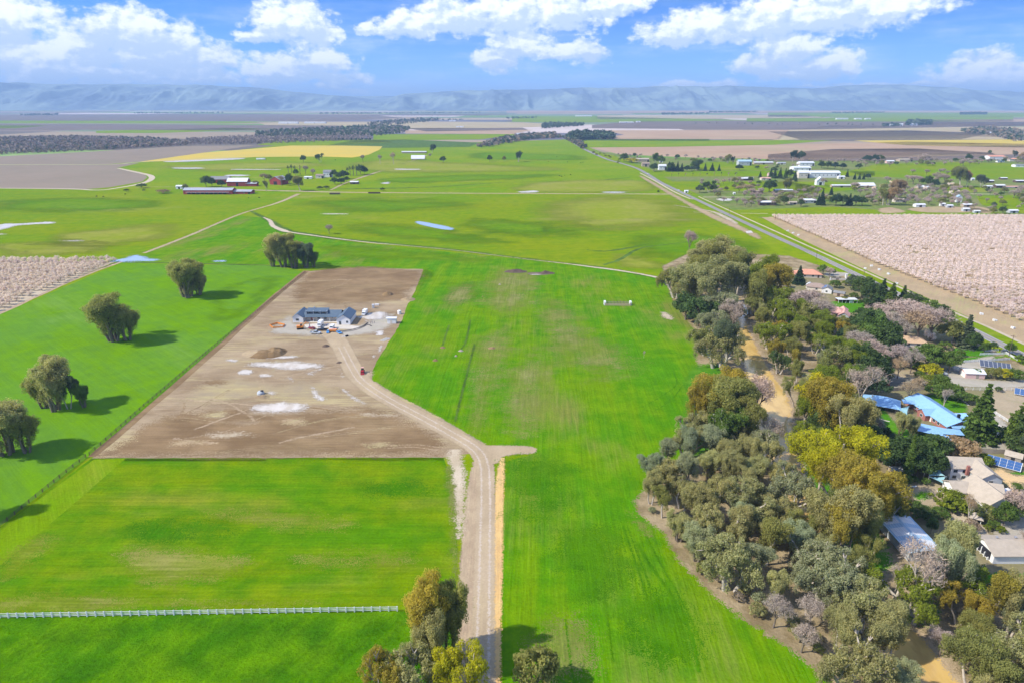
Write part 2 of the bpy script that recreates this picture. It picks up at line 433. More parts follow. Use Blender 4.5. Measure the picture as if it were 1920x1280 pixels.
M['verge_brown'] = soil_mat('verge_brown', (0.40, 0.29, 0.165), (0.33, 0.24, 0.14), (0.30, 0.30, 0.10), R(-55), 0.3, 20, 0.3, 0.5, 1.2)
M['mustard'] = soil_mat('mustard', (0.55, 0.39, 0.045), (0.49, 0.38, 0.07), (0.38, 0.36, 0.07), 0.1, 0.15, 120, 0.2, 0.35, 6)
M['gravel'] = soil_mat('gravel', (0.355, 0.268, 0.165), (0.42, 0.322, 0.205), (0.45, 0.345, 0.20), R(90), 0.16, 14, 0.25, 0.4, 0.7)
M['gravel_track'] = soil_mat('gravel_track', (0.46, 0.375, 0.29), (0.50, 0.41, 0.32), (0.42, 0.34, 0.26), R(90), 0.2, 12, 0.3, 0.4, 0.6)
M['cream_dirt'] = soil_mat('cream_dirt', (0.50, 0.41, 0.29), (0.43, 0.34, 0.22), (0.55, 0.47, 0.35), R(90), 0.25, 9, 0.3, 0.4, 0.6)
M['gravel_pale'] = soil_mat('gravel_pale', (0.46, 0.38, 0.27), (0.40, 0.32, 0.21), (0.54, 0.47, 0.36), R(90), 0.2, 10, 0.25, 0.4, 0.6)
M['shoulder'] = soil_mat('shoulder', (0.34, 0.245, 0.155), (0.43, 0.325, 0.20), (0.26, 0.19, 0.115), R(90), 0.6, 6, 0.6, 0.5, 0.5)
M['shoulder_orange'] = soil_mat('shoulder_orange', (0.58, 0.36, 0.14), (0.66, 0.44, 0.17), (0.42, 0.29, 0.16), R(90), 0.5, 5, 0.8, 0.5, 0.5)
M['sand'] = soil_mat('sand', (0.52, 0.44, 0.32), (0.46, 0.37, 0.25), (0.36, 0.28, 0.17), 0.2, 0.2, 9, 0.3, 0.4, 1)
M['asphalt'] = soil_mat('asphalt', (0.235, 0.215, 0.20), (0.27, 0.25, 0.235), (0.20, 0.185, 0.175), R(-55), 0.15, 30, 0.1, 0.3, 0.8)
M['concrete'] = soil_mat('concrete', (0.56, 0.50, 0.42), (0.50, 0.45, 0.38), (0.44, 0.40, 0.34), 0.0, 0.08, 8, 0.1, 0.3, 1)
M['drive_gravel'] = soil_mat('drive_gravel', (0.40, 0.355, 0.285), (0.35, 0.31, 0.25), (0.30, 0.29, 0.19), 0.3, 0.12, 9, 0.2, 0.5, 1)
M['orange_path'] = soil_mat('orange_path', (0.62, 0.42, 0.20), (0.56, 0.38, 0.19), (0.50, 0.37, 0.22), 0.3, 0.1, 6, 0.2, 0.3, 1)
M['dry_yard'] = soil_mat('dry_yard', (0.33, 0.26, 0.165), (0.38, 0.30, 0.195), (0.26, 0.25, 0.12), 0.3, 0.15, 9, 0.3, 0.5, 1)


def water_mat(name, col, rough=0.08, spec=0.5, rip=0.05, var=None):
    m, n = new_mat(name)
    nz = n.noise(n.mapping(n.pos(), scale=(1, 0.35, 1)), 0.22, 5, 0.6)
    c = n.mix(n.ramp(nz, 0.42, 0.62), col, var or col)
    n.out(n.bsdf(c, rough, spec, n.bump(n.noise(n.pos(), 0.8, 3), rip, 0.1)))
    return m
M['creek'] = water_mat('creek_water', (0.60, 0.40, 0.13), 0.12, 0.5, 0.06, (0.50, 0.32, 0.10))
M['pond'] = water_mat('pond_water', (0.42, 0.50, 0.55), 0.05, 1.0, 0.03)
M['puddle'] = water_mat('puddle_white', (0.62, 0.55, 0.46), 0.3, 0.5, 0.03, (0.50, 0.42, 0.32))

# patchwork plain: farmland parcels to the foot of the hills
m, n = new_mat('plain'); M['plain'] = m
p = n.mapping(n.pos(), rot=(0, 0, R(4)))
wv = n.noise(p, 1 / 900.0, 2, 0.5, out=1)
x_, y_, z_ = n.sep(p)
row = n.math('FLOOR', n.math('MULTIPLY', y_, 1 / 640.0))
xo = n.math('ADD', x_, n.math('MULTIPLY', n.math('SINE', n.math('MULTIPLY', row, 12.9)), 900.0))
cell = n.comb(n.math('FLOOR', n.math('MULTIPLY', xo, 1 / 1500.0)), row, 0.0)
wn = n.node('ShaderNodeTexWhiteNoise', noise_dimensions='3D'); n.put(wn.inputs['Vector'], cell)
cr = n.node('ShaderNodeValToRGB'); n.put(cr.inputs[0], wn.outputs['Value'])
cr.color_ramp.interpolation = 'CONSTANT'
cols = [(0.0, (0.14, 0.115, 0.09)), (0.16, (0.30, 0.23, 0.15)), (0.30, (0.14, 0.25, 0.03)), (0.42, (0.21, 0.16, 0.12)), (0.55, (0.38, 0.30, 0.19)),
        (0.64, (0.18, 0.22, 0.12)), (0.74, (0.52, 0.43, 0.38)), (0.82, (0.22, 0.32, 0.09)), (0.90, (0.15, 0.14, 0.16)), (0.96, (0.58, 0.50, 0.46))]
e = cr.color_ramp.elements
e[0].position = 0; e[0].color = (*cols[0][1], 1)
e[1].position = cols[1][0]; e[1].color = (*cols[1][1], 1)
for q, c_ in cols[2:]:
    k = e.new(q); k.color = (*c_, 1)
nz = n.noise(n.mapping(n.pos(), scale=(0.3, 1, 1)), 1 / 160.0, 4, 0.6)
c = n.vmath('SCALE', cr.outputs[0], sc=n.math('ADD', 0.7, n.math('MULTIPLY', nz, 0.6)))
n.out(n.bsdf(c, 0.95, 0.1))

# ------------------------------------------------------------------ the ground
me = bpy.data.meshes.new('ground')
S = 46000
me.from_pydata([(-S, -1500, -0.02), (S, -1500, -0.02), (S, 40000, -0.02), (-S, 40000, -0.02)], [], [(0, 1, 2, 3)])
tag(link('ground', me, mat=M['plain']), kind='structure', label='flat valley floor patched with far farm fields')


def far_field(name, pts, mat, layer=1, **k): return patch(name, pts, mat, layer, **k)

# wide sheets first, then what lies on them
patch('pasture', [(-900, 3000), (2900, 3000), (2900, 331), (1500, 320), (1160, 296), (1060, 262), (870, 268), (760, 262), (560, 268), (262, 304), (0, 309), (-300, 312)], M['grass_far'], 1)
# far parcels, left
F = [
    ('dark_soil_and_cloud_shade', [(-400, 218), (420, 214), (700, 216), (760, 222), (600, 228), (300, 226), (-400, 226)]),
    ('grass_far', [(-400, 226.5), (300, 227), (560, 229), (420, 232), (-400, 231)]),
    ('dark_soil_and_cloud_shade', [(-400, 232), (200, 233), (640, 236), (620, 246), (200, 244), (-400, 246)]),
    ('grass_far', [(-200, 235), (90, 236), (30, 241), (-200, 242)]),
    ('grass_far', [(180, 246), (420, 240), (520, 242), (300, 250), (180, 250)]),
    ('soil_tan', [(480, 229), (760, 230), (740, 238), (500, 236)]),
    ('soil_tan', [(760, 228), (980, 230), (1090, 236), (960, 240), (800, 243), (720, 243)]),
    ('dark_soil_and_cloud_shade', [(760, 241), (980, 240), (990, 244), (800, 247)]),
    ('soil_pink', [(760, 245), (1000, 244), (960, 252), (760, 251)]),
    ('grass_far', [(700, 252), (980, 252), (900, 262), (700, 264)]),
    ('grass_bank', [(760, 262), (900, 268), (880, 276), (720, 278), (600, 276), (660, 264)]),
    ('grass_far', [(520, 265), (720, 262), (740, 268), (560, 275), (480, 272)]),
    # right
    ('soil_pink', [(950, 207), (1130, 200), (1900, 203), (2200, 207), (2200, 211), (1500, 212), (950, 212)]),
    ('soil_tan', [(1120, 217), (1500, 216), (1560, 222), (1120, 224)]),
    ('grass_far', [(960, 219), (1120, 219), (1420, 226), (1100, 230), (960, 229)]),
    ('grass_far', [(1440, 211), (2100, 212), (2100, 219), (1440, 220)]),
    ('dark_soil_and_cloud_shade', [(1110, 235), (1200, 227), (2000, 229), (1960, 236), (1480, 244), (1110, 241)]),
    ('grass_far', [(1400, 222), (1900, 218), (1900, 228), (1400, 229)]),
    ('soil_pink', [(1740, 225), (2300, 223), (2300, 238), (1745, 236)]),
    ('soil_pink', [(1130, 245), (1480, 244), (1460, 262), (1110, 262), (1170, 253)]),
    ('soil_tan', [(1480, 243), (1560, 236), (1900, 238), (2300, 242), (2300, 262), (1500, 262), (1440, 264), (1455, 262)]),
    ('dark_soil_and_cloud_shade', [(1440, 247), (1700, 245), (1860, 250), (1800, 262), (1500, 262)]),
    ('soil_pink', [(1700, 252), (1960, 256), (1960, 259), (1700, 254)]),
    ('grass_far', [(1080, 264), (1440, 263), (1560, 264), (1450, 272), (1240, 276), (1100, 277)]),
    ('grass_bank', [(1095, 261), (1330, 261), (1330, 265), (1095, 264)]),
    ('soil_pink', [(1110, 277), (1250, 276), (1460, 272), (1700, 266), (1900, 270), (2300, 272), (2300, 292), (1900, 290), (1500, 300), (1300, 296), (1160, 290)]),
    ('mustard', [(1600, 264), (1900, 262), (2300, 264), (2300, 276), (1900, 277), (1700, 273)]),
    ('dark_soil_and_cloud_shade', [(1440, 290), (1560, 280), (1720, 279), (1860, 287), (1880, 297), (1700, 303), (1440, 303)]),  # cloud shadow lying on the field, painted as a dark patch
]
for mk, pts in F: far_field('farm_field', pts, M[mk], 2)
# left middle distance
patch('ploughed_field', [(-500, 300), (0, 293.7), (150, 286), (345, 274.5), (480, 272.6), (360, 290), (262, 303.6), (200, 308.5), (0, 309), (-500, 311)], M['soil_brown'], 3)
patch('ploughed_field', [(-500, 312), (0, 310), (200, 309.5), (262, 306), (218, 316), (270, 327), (276, 333), (267, 341), (205, 352), (150, 356), (0, 354), (-500, 352)], M['soil_brown'], 3)
patch('mustard_field', [(262, 304), (380, 287), (480, 279), (545, 273.6), (640, 273.5), (717, 275), (712, 281), (690, 291), (660, 296), (600, 294), (480, 295), (340, 302)], M['mustard'], 3)
ribbon('farm_track', [(-300, 311), (0, 309.3), (200, 308.8), (262, 304.5), (400, 297), (460, 296)], 7, M['sand'], 4)
ribbon('farm_track', [(222, 316), (240, 320), (268, 326), (282, 330), (284, 336), (268, 344), (220, 353), (180, 357), (90, 354), (-300, 353)], [7, 8, 9, 10, 10, 9, 7, 7, 6, 6], M['sand'], 4)
# green fields
patch('green_field', [(-900, 357), (180, 358.5), (330, 352), (480, 368), (560, 364), (450, 402), (270, 475), (215, 491), (-900, 483)], M['grass_far2'], 2)
patch('green_field', [(560, 365), (1270, 365), (1330, 405), (1420, 447), (1500, 505), (1280, 520), (1130, 500), (960, 483), (640, 450), (530, 432), (500, 405)], M['grass_far2'], 2)
patch('green_field', [(230, 493), (450, 404), (500, 410), (540, 436), (640, 452), (960, 485), (1130, 503), (1245, 524), (1262, 540), (800, 507), (575, 497)], M['grass_center'], 3)
ribbon('farm_track', [(270, 475), (360, 440), (450, 402), (520, 381), (560, 364)], [5, 5, 4.5, 6, 8], M['gravel'], 4, soft=1.5)
ribbon('farm_road', [(250, 352), (340, 351), (480, 357), (560, 359), (640, 361), (800, 362.5), (1000, 363.5), (1262, 364.5)], [3, 4, 9, 12, 9, 8, 8, 9], M['gravel'], 4, soft=1.5, label='grey farm road crossing the pastures to the barns')
ribbon('farm_track', [(620, 357), (650, 343), (690, 329), (730, 316), (770, 303), (800, 292)], [5, 6, 8, 8, 10, 8], M['gravel'], 4, soft=2)
ribbon('ditch_bank', [(622, 355), (700, 354), (805, 351.5), (905, 345), (960, 342), (1050, 341), (1110, 339.5), (1142, 337), (1180, 333.5)], [6, 12, 9, 7, 3, 3, 4, 9, 7], M['grass_bank'], 4, soft=3)
ribbon('pale_bank', [(700, 358), (830, 356), (960, 347), (1100, 346), (1210, 352)], [4, 6, 14, 16, 8], M['grass_far2'], 3)
# creek with sandy bed that crosses the middle pasture
ribbon('creek_bank', [(470, 396), (505, 414), (535, 433), (580, 440), (640, 449), (760, 460), (860, 470), (980, 485), (1060, 494), (1140, 504), (1245, 523)], [4, 9, 14, 13, 11, 8, 7, 6, 6, 7, 8], M['grass_bank'], 5, soft=3)
ribbon('creek_bed', [(494, 408), (506, 414), (512, 424), (532, 433), (545, 436), (580, 441), (640, 449), (700, 456), (760, 461), (860, 470.5), (980, 485.5), (1060, 494.5), (1110, 501), (1150, 506), (1200, 514), (1245, 523)],
       [2, 5, 6, 8, 4, 4, 3.5, 3, 2, 1.6, 1.4, 2.6, 4, 4, 3.5, 5], M['sand'], 6, soft=0.8)
ribbon('ditch', [(1132, 497), (1148, 492), (1160, 488), (1200, 466), (1240, 460), (1300, 452)], [3, 3, 4, 3, 2, 1], M['grass_bank'], 5, jit=0.5)
ribbon('ditch', [(1100, 469), (1140, 471), (1190, 463), (1225, 456), (1300, 449)], [2, 4, 4, 3, 1], M['grass_bank'], 4, jit=0.8)
# left blossom parcel floor and its edges
patch('orchard_floor', [(-300, 484), (215, 492), (150, 518), (0, 588), (-300, 730)], M['gravel_pale'], 3)
ribbon('field_edge', [(228, 491), (150, 520), (0, 588), (-250, 702)], 3.2, M['shoulder'], 4, jit=0.4)
patch('left_field', [(230, 492), (340, 497), (500, 497), (570, 510), (172, 852), (0, 985), (-240, 1180), (-900, 1180), (-300, 730), (0, 590)], M['grass_left'], 4)
ribbon('field_edge', [(230, 492), (500, 498), (560, 505)], 3, M['grass_bank'], 5, jit=0.5)
# building lot
patch('dirt_lot', [(570, 510), (660, 503), (793, 505), (791, 515), (776, 550), (762, 577), (755, 600), (738, 628), (712, 668), (697, 700), (698, 717), (730, 738), (780, 763), (830, 789), (860, 803), (905, 833), (880, 850), (832, 857), (172, 859), (380, 674)], M['dirt_lot'], 5, jit=0.5, seg=6)
patch('ploughed_strip', [(172, 858), (300, 778), (420, 764), (560, 770), (700, 762), (790, 792), (838, 828), (836, 857)], M['dirt_ploughed'], 6, soft=5)
patch('yellow_dirt', [(330, 752), (395, 712), (440, 705), (520, 720), (560, 712), (640, 722), (628, 745), (560, 752), (480, 748), (400, 760)], M['dirt_yellow'], 6, smooth=True, soft=6)
patch('brown_dirt', [(600, 504), (790, 507), (772, 545), (740, 566), (600, 570), (540, 555)], M['dirt_ploughed'], 6, smooth=True, soft=6)
patch('yard_gravel', [(505, 622), (545, 590), (570, 612), (640, 618), (730, 588), (742, 598), (720, 620), (640, 632), (560, 630)], M['drive_gravel'], 7, smooth=True, soft=4)
patch('concrete_pad', [(570, 609), (600, 606), (640, 607), (676, 613), (672, 617), (630, 617), (575, 616)], M['concrete'], 8, jit=0.2)
ribbon('field_edge', [(575, 508), (520, 552), (400, 660), (250, 790), (172, 856)], [5, 4.5, 4, 3.4, 3], M['dirt_ploughed'], 7, jit=0.3)
# meadow east of the lot, and the two in front
patch('grass_meadow', [(795, 505), (960, 507), (1245, 523), (1265, 560), (1312, 612), (1318, 700), (1300, 780), (1300, 850), (1230, 900), (1190, 950), (1204, 968), (1249, 998), (1268, 1037), (1338, 1108), (1408, 1158), (1488, 1212), (1568, 1290), (1648, 1420), (945, 1420), (942, 1280), (940, 1120), (944, 950), (950, 865), (1003, 850), (1003, 838), (905, 833), (860, 803), (780, 763), (730, 738), (697, 714), (697, 700), (712, 668), (740, 626), (757, 595), (764, 572), (778, 548)], M['grass_center'], 6, jit=0.35, seg=3)
patch('grass_field', [(172, 858.5), (832, 857.5), (842, 890), (858, 985), (856, 1080), (850, 1144), (750, 1146), (0, 1158), (-600, 1168), (-240, 1180), (0, 988)], M['grass_lowleft'], 6, jit=0.2, seg=3)
patch('grass_strip', [(176, 861), (236, 859), (120, 960), (0, 1060), (-260, 1240), (-300, 1160), (0, 990)], M['grass_strip'], 7)
patch('grass_field', [(-700, 1166), (0, 1157), (750, 1145), (855, 1143), (862, 1280), (862, 1420), (-700, 1420)], M['grass_bottom'], 6)
# worn and paler places in the grass
LP = 6.6
M['grass_worn'] = grass_mat('grass_worn', (0.140, 0.195, 0.020), (0.175, 0.190, 0.045), (0.22, 0.20, 0.08), 0.6, 0.04, 0.7, 20, 0.6, 1.3, 51)
M['grass_worn_h'] = grass_mat('grass_worn_rows', (0.140, 0.198, 0.006), (0.190, 0.208, 0.030), (0.25, 0.22, 0.07), 0.6, R(90), 0.8, 20, 0.6, 1.2, 52)
M['grass_deep'] = grass_mat('grass_deep', (0.042, 0.155, 0.000), (0.065, 0.175, 0.000), (0.08, 0.15, 0.01), 0.3, 0.04, 0.6, 20, 0.8, 1.3, 53)
for q, mk, sf in [([(900, 520), (1000, 512), (1010, 560), (960, 600), (905, 570)], 'grass_worn', 14), ([(950, 690), (1010, 660), (1030, 740), (1005, 815), (960, 810), (935, 750)], 'grass_worn', 10), ([(880, 640), (960, 620), (960, 700), (890, 740)], 'grass_worn', 14),
                  ([(1010, 560), (1100, 600), (1090, 680), (1020, 660)], 'grass_worn', 16), ([(880, 720), (930, 700), (920, 790), (870, 800)], 'grass_worn', 10), ([(1040, 620), (1160, 640), (1200, 700), (1080, 700)], 'grass_worn', 18), ([(840, 540), (900, 530), (890, 560), (830, 575)], 'grass_worn', 10),
                  ([(210, 1030), (330, 1022), (480, 1045), (420, 1085), (270, 1092)], 'grass_worn_h', 6), ([(0, 1050), (70, 1000), (110, 1010), (60, 1060), (0, 1095)], 'grass_worn_h', 4), ([(0, 1120), (140, 1112), (400, 1125), (600, 1128), (300, 1142), (0, 1150)], 'grass_worn_h', 3), ([(380, 960), (560, 955), (660, 985), (520, 1000)], 'grass_worn_h', 7),
                  ([(560, 1040), (760, 1035), (770, 1060), (600, 1070)], 'grass_worn_h', 5), ([(60, 1110), (110, 1108), (120, 1122), (70, 1126)], 'grass_worn_h', 2.5),
                  ([(640, 905), (800, 900), (830, 930), (700, 935)], 'grass_deep', 7), ([(240, 985), (420, 975), (460, 1010), (260, 1020)], 'grass_deep', 7), ([(950, 870), (1080, 870), (1060, 950), (960, 960)], 'grass_deep', 12), ([(1040, 1000), (1150, 980), (1200, 1100), (1080, 1130)], 'grass_deep', 9), ([(1150, 1130), (1260, 1100), (1340, 1220), (1220, 1260)], 'grass_deep', 8),
                  ([(1000, 1180), (1100, 1150), (1130, 1270), (1020, 1280)], 'grass_worn', 7), ([(1180, 960), (1215, 985), (1230, 1010), (1200, 1000)], 'grass_worn', 3), ([(1240, 585), (1258, 590), (1262, 600), (1242, 596)], 'gravel_pale', 2), ([(835, 880), (850, 880), (860, 1000), (857, 1090), (848, 1090), (840, 960)], 'grass_worn', 2),
                  ([(420, 540), (520, 520), (470, 580), (400, 600)], 'grass_left', 9)]:
    LP += 0.25; patch('grass_patch', q, M[mk], LP, smooth=True, soft=sf)
for q, ww in [([(1168, 985), (1180, 1020), (1210, 1110), (1228, 1190), (1240, 1260)], 0.9), ([(1176, 985), (1192, 1030), (1225, 1115), (1250, 1190)], 0.7), ([(1195, 1020), (1220, 1060), (1262, 1120), (1296, 1190), (1310, 1260)], 1.3), ([(1212, 1005), (1240, 1060), (1280, 1130), (1320, 1215)], 0.8), ([(1125, 1060), (1135, 1130), (1150, 1240)], 0.7),
              ([(1060, 1160), (1070, 1240), (1080, 1300)], 0.6), ([(1210, 760), (1245, 740), (1268, 720), (1262, 695)], 0.6), ([(1220, 775), (1258, 750), (1280, 722)], 0.6)]:
    ribbon('wheel_track', q, ww, M['grass_deep'], 14, soft=0.45)
M['grass_pale'] = grass_mat('grass_pale', (0.20, 0.245, 0.012), (0.235, 0.245, 0.035), (0.29, 0.25, 0.09), 0.7, R(80), 0.3, 60, 0.3, 5, 91, 0.7)
M['grass_damp'] = grass_mat('grass_damp', (0.090, 0.195, 0.000), (0.125, 0.215, 0.000), (0.17, 0.21, 0.03), 0.4, R(80), 0.3, 60, 0.3, 5, 92, 0.7)
for q, mk, sf in [([(1030, 378), (1180, 366), (1290, 385), (1300, 415), (1180, 430), (1040, 420)], 'grass_pale', 45), ([(1000, 342), (1190, 338), (1230, 358), (980, 360)], 'grass_pale', 22), ([(880, 410), (1040, 420), (1100, 445), (900, 440)], 'grass_damp', 30), ([(560, 380), (760, 372), (900, 385), (700, 400)], 'grass_damp', 40),
                  ([(640, 420), (800, 425), (960, 455), (760, 450)], 'grass_damp', 26), ([(0, 375), (200, 372), (330, 385), (150, 400), (0, 395)], 'grass_damp', 35), ([(100, 440), (300, 420), (330, 440), (120, 470)], 'grass_pale', 25), ([(0, 455), (150, 455), (200, 475), (0, 480)], 'grass_pale', 16),
                  ([(700, 300), (900, 306), (1050, 318), (800, 325), (650, 318)], 'grass_pale', 45), ([(900, 286), (1060, 290), (1100, 300), (900, 300)], 'grass_damp', 35), ([(700, 335), (900, 328), (1050, 330), (800, 345)], 'grass_damp', 30), ([(300, 312), (520, 305), (620, 310), (420, 322)], 'grass_pale', 30),
                  ([(1200, 440), (1340, 440), (1420, 470), (1300, 490), (1180, 470)], 'grass_damp', 22), ([(1140, 475), (1220, 485), (1250, 505), (1160, 500)], 'grass_pale', 14), ([(620, 460), (820, 475), (900, 490), (640, 485)], 'grass_damp', 18)]:
    LP += 0.02; patch('grass_patch', q, M[mk], LP - 6.5 if LP - 6.5 < 5 else 4.8, smooth=True, soft=sf)
# driveway of gravel with its shoulders
ribbon('road_shoulder', [(905, 848), (893, 900), (884, 990), (876, 1100), (872, 1280), (866, 1460)], [5, 6, 6, 5.5, 5, 5], M['shoulder'], 8, soft=0.7)
ribbon('road_shoulder', [(700, 728), (740, 757), (800, 788), (860, 818), (905, 842)], 7, M['shoulder'], 8, soft=1.0)
ribbon('road_shoulder', [(852, 842), (856, 880), (860, 930), (861, 985), (860, 1010)], [6, 7, 6, 4.5, 2.5], M['cream_dirt'], 9, soft=2.2)
ribbon('road_shoulder', [(942, 858), (938, 900), (934, 960), (932, 1060), (928, 1160), (926, 1280), (926, 1460)], [2.5, 3.4, 3.8, 3.8, 3.8, 3.6, 3.6], M['shoulder_orange'], 9, soft=0.6)
ribbon('road_shoulder', [(700, 716), (735, 738), (785, 764), (835, 792), (880, 818), (908, 834)], 2.6, M['dirt_yellow'], 9, soft=0.7)
patch('road_spur', [(890, 836), (925, 834), (985, 835), (1006, 840), (1003, 850), (975, 852), (945, 856), (938, 866), (915, 872), (893, 862)], M['gravel'], 10, smooth=True, soft=0.7)
ribbon('gravel_road', [(600, 618), (625, 630), (640, 650), (654, 678), (668, 702), (690, 724), (730, 750), (790, 782), (850, 815), (892, 842), (908, 870), (911, 920), (910, 1000), (908, 1100), (906, 1200), (905, 1300), (904, 1460)],
       [12, 11, 10.5, 10, 10, 9.5, 8.5, 8, 7.6, 7.6, 7.2, 6.6, 6.4, 6.2, 6.2, 6.2, 6.2], M['gravel'], 11, soft=0.5, label='pale gravel driveway running from the bottom to the new house')
patch('gravel_turn', [(655, 690), (700, 697), (700, 716), (730, 740), (700, 730), (670, 715)], M['gravel'], 10, smooth=True, soft=2)
# shallow white puddles in the lot
for q in [
    [(460, 686), (480, 679), (540, 677), (575, 679), (606, 682), (604, 692), (592, 697), (590, 703), (575, 701), (592, 692), (545, 694), (500, 690)],
    [(474, 671), (510, 668), (552, 667), (560, 670), (520, 673)],
    [(448, 697), (456, 692), (472, 693), (474, 700), (460, 703), (444, 702)],
    [(424, 675), (432, 673), (448, 675), (438, 679)],
    [(470, 763), (500, 756), (540, 752), (572, 757), (578, 766), (545, 774), (500, 775), (475, 771)],
    [(498, 735), (510, 733), (518, 738), (508, 741)], [(582, 722), (592, 730), (600, 740), (614, 748), (600, 752), (588, 744)],
    [(538, 705), (546, 707), (552, 715), (546, 715)], [(486, 701), (504, 700), (510, 706), (490, 707)],
    [(672, 595), (685, 588), (712, 585), (728, 588), (722, 597), (698, 601), (682, 600)], [(705, 622), (718, 620), (720, 628), (706, 629)],
    [(710, 655), (716, 645), (719, 646), (712, 659)], [(700, 665), (704, 662), (702, 670), (698, 671)],
    [(640, 728), (652, 735), (672, 748), (688, 757), (680, 757), (655, 744)], [(636, 690), (640, 698), (645, 706), (641, 706)],
]: patch('puddle', q, M['puddle'], 12, smooth=True, soft=(3.0 if len(q) > 6 else 1.5))
# bright water in the pastures
for q in [[(-60, 436), (0, 421), (40, 419), (98, 416), (100, 420), (40, 423), (10, 430), (-40, 440)], [(-30, 438), (14, 439), (0, 441), (-30, 441)],
          [(778, 416), (790, 415.5), (815, 420), (840, 425), (852, 429), (846, 432), (825, 430), (800, 425), (782, 420)],
          [(205, 491), (228, 485), (258, 478), (280, 484), (306, 486), (290, 490), (230, 492)], [(110, 451), (155, 451), (150, 453), (115, 453)],
          [(716, 343), (730, 342), (729, 345.5), (715, 345)], [(400, 489), (425, 487), (424, 491), (404, 492)],
          [(742, 317), (786, 317.5), (784, 319), (745, 319)], [(312, 303), (420, 298), (460, 297.5), (440, 300), (330, 304.5)],
          [(325, 315), (380, 315), (375, 317), (330, 317)], [(420, 329), (440, 328), (470, 329), (455, 331), (425, 331)],
          [(1344, 372.5), (1370, 372.5), (1372, 377), (1348, 377)], [(605, 400.5), (650, 401), (648, 402.5), (608, 402.5)],
          [(968, 360.5), (1002, 357.5), (1012, 360.5), (990, 362)], [(1130, 360), (1170, 360), (1168, 362.3), (1132, 362)],
          [(440, 317.5), (520, 318), (520, 319), (440, 319)]]:
    patch('puddle', q, M['pond'] if q[0][0] in (778, 205, 400) else M['puddle'], 6, smooth=True, soft=(2.0 if q[0][0] == 778 else 4.0))

# ------------------------------------------------------------------ right side: road, path, orchard floor, woodland, gardens
patch('village_ground', [(1100, 281), (1200, 296), (1500, 302), (1900, 300), (2900, 300), (2900, 470), (2000, 408), (1440, 412), (1360, 395), (1300, 366), (1240, 338), (1190, 312)], M['village_ground'], 2)
for pts in [[(1210, 324), (1235, 321), (1430, 321), (1640, 322), (1640, 330), (1440, 331), (1225, 332)], [(1310, 316), (1310, 308), (1330, 304), (1440, 305), (1440, 320), (1300, 320)],
            [(1232, 341), (1440, 341), (1560, 341), (1640, 352), (1545, 362), (1430, 360), (1300, 356), (1255, 352)], [(1592, 322), (1640, 309), (1780, 304), (1930, 308), (2300, 312), (2300, 334), (1800, 336), (1620, 332)],
            [(1330, 396), (1560, 388), (1660, 395), (1760, 395), (1860, 398), (1900, 402), (1440, 408), (1380, 406)], [(1830, 368), (1930, 366), (2200, 376), (2200, 402), (1900, 400), (1840, 384)],
            [(1450, 342), (1480, 340), (1550, 354), (1500, 364), (1455, 362)], [(1760, 352), (1850, 350), (1860, 360), (1780, 362)]]:
    patch('green_paddock', pts, M['grass_far2'], 3)
for pts in [[(1700, 392), (1760, 387), (1820, 390), (1850, 398), (1740, 399)], [(1646, 392), (1672, 389), (1700, 398), (1655, 400)], [(1810, 387), (1850, 390), (1860, 400), (1820, 398)]]:
    patch('bare_yard', pts, M['verge_brown'], 4, smooth=True, soft=3)
ribbon('farm_road', [(1300, 370), (1440, 370), (1520, 369.5)], 4, M['sand'], 4)
ribbon('farm_track', [(1440, 401), (1330, 399.5), (1300, 398)], 2, M['sand'], 4)
ribbon('farm_track', [(1820, 364), (1880, 365)], 5, M['sand'], 4)
# verges
patch('road_verge', [(1096, 281), (1140, 298), (1200, 318), (1262, 352), (1320, 385), (1440, 431), (1560, 490), (1700, 560), (1800, 608), (1930, 668), (2100, 760), (2100, 700), (1920, 640), (1700, 545), (1580, 488), (1440, 422), (1330, 376), (1270, 346), (1215, 316), (1150, 292)], M['grass_far2'], 5)
patch('brown_verge', [(1196, 330), (1212, 334), (1262, 362), (1310, 388), (1380, 419), (1425, 442), (1420, 449), (1385, 432), (1330, 408), (1262, 370), (1235, 354)], M['verge_brown'], 5, smooth=True, soft=3)
patch('brown_verge', [(1428, 408), (1445, 408), (1530, 447), (1600, 478), (1640, 498), (1780, 550), (1925, 612), (2200, 730), (2200, 780), (1925, 645), (1790, 583), (1690, 537), (1600, 496), (1500, 448)], M['verge_brown'], 6)
ribbon('pale_track', [(1264, 385), (1300, 391), (1335, 397), (1362, 409), (1382, 420)], [3, 4, 6, 9, 5], M['gravel_pale'], 7, soft=2)
patch('puddle', [(1398, 434), (1408, 433), (1412, 437), (1400, 438)], M['puddle'], 7)
ribbon('canal_path', [(1200, 325), (1225, 338), (1262, 359), (1292, 372.5), (1306, 374)], 3.4, M['sand'], 7)
ribbon('canal_path', [(1310, 369), (1318, 373), (1380, 401), (1440, 428), (1520, 464), (1600, 500), (1680, 536), (1785, 584), (1850, 612), (1925, 647), (2100, 728)], 2.6, M['gravel_pale'], 7)
ribbon('country_road', [(1070, 265), (1095, 280), (1135, 298), (1162, 306), (1192, 315.5), (1212, 326), (1236, 341), (1262, 354), (1296, 370), (1360, 400.5), (1440, 438), (1515, 472), (1580, 503), (1680, 550), (1760, 588), (1822, 618), (1868, 641), (1920, 667), (2100, 760)],
       [10, 10, 9, 8, 8, 8, 7.6, 7.4, 7.2, 7.2, 7, 7, 7, 7, 7, 7, 7, 7, 7], M['asphalt'], 8, label='two-lane asphalt country road crossing the right half diagonally')
M['line_white'] = flat_mat('line_white', (0.75, 0.75, 0.72), 0.7)
M['line_yellow'] = flat_mat('line_yellow', (0.72, 0.52, 0.10), 0.7)
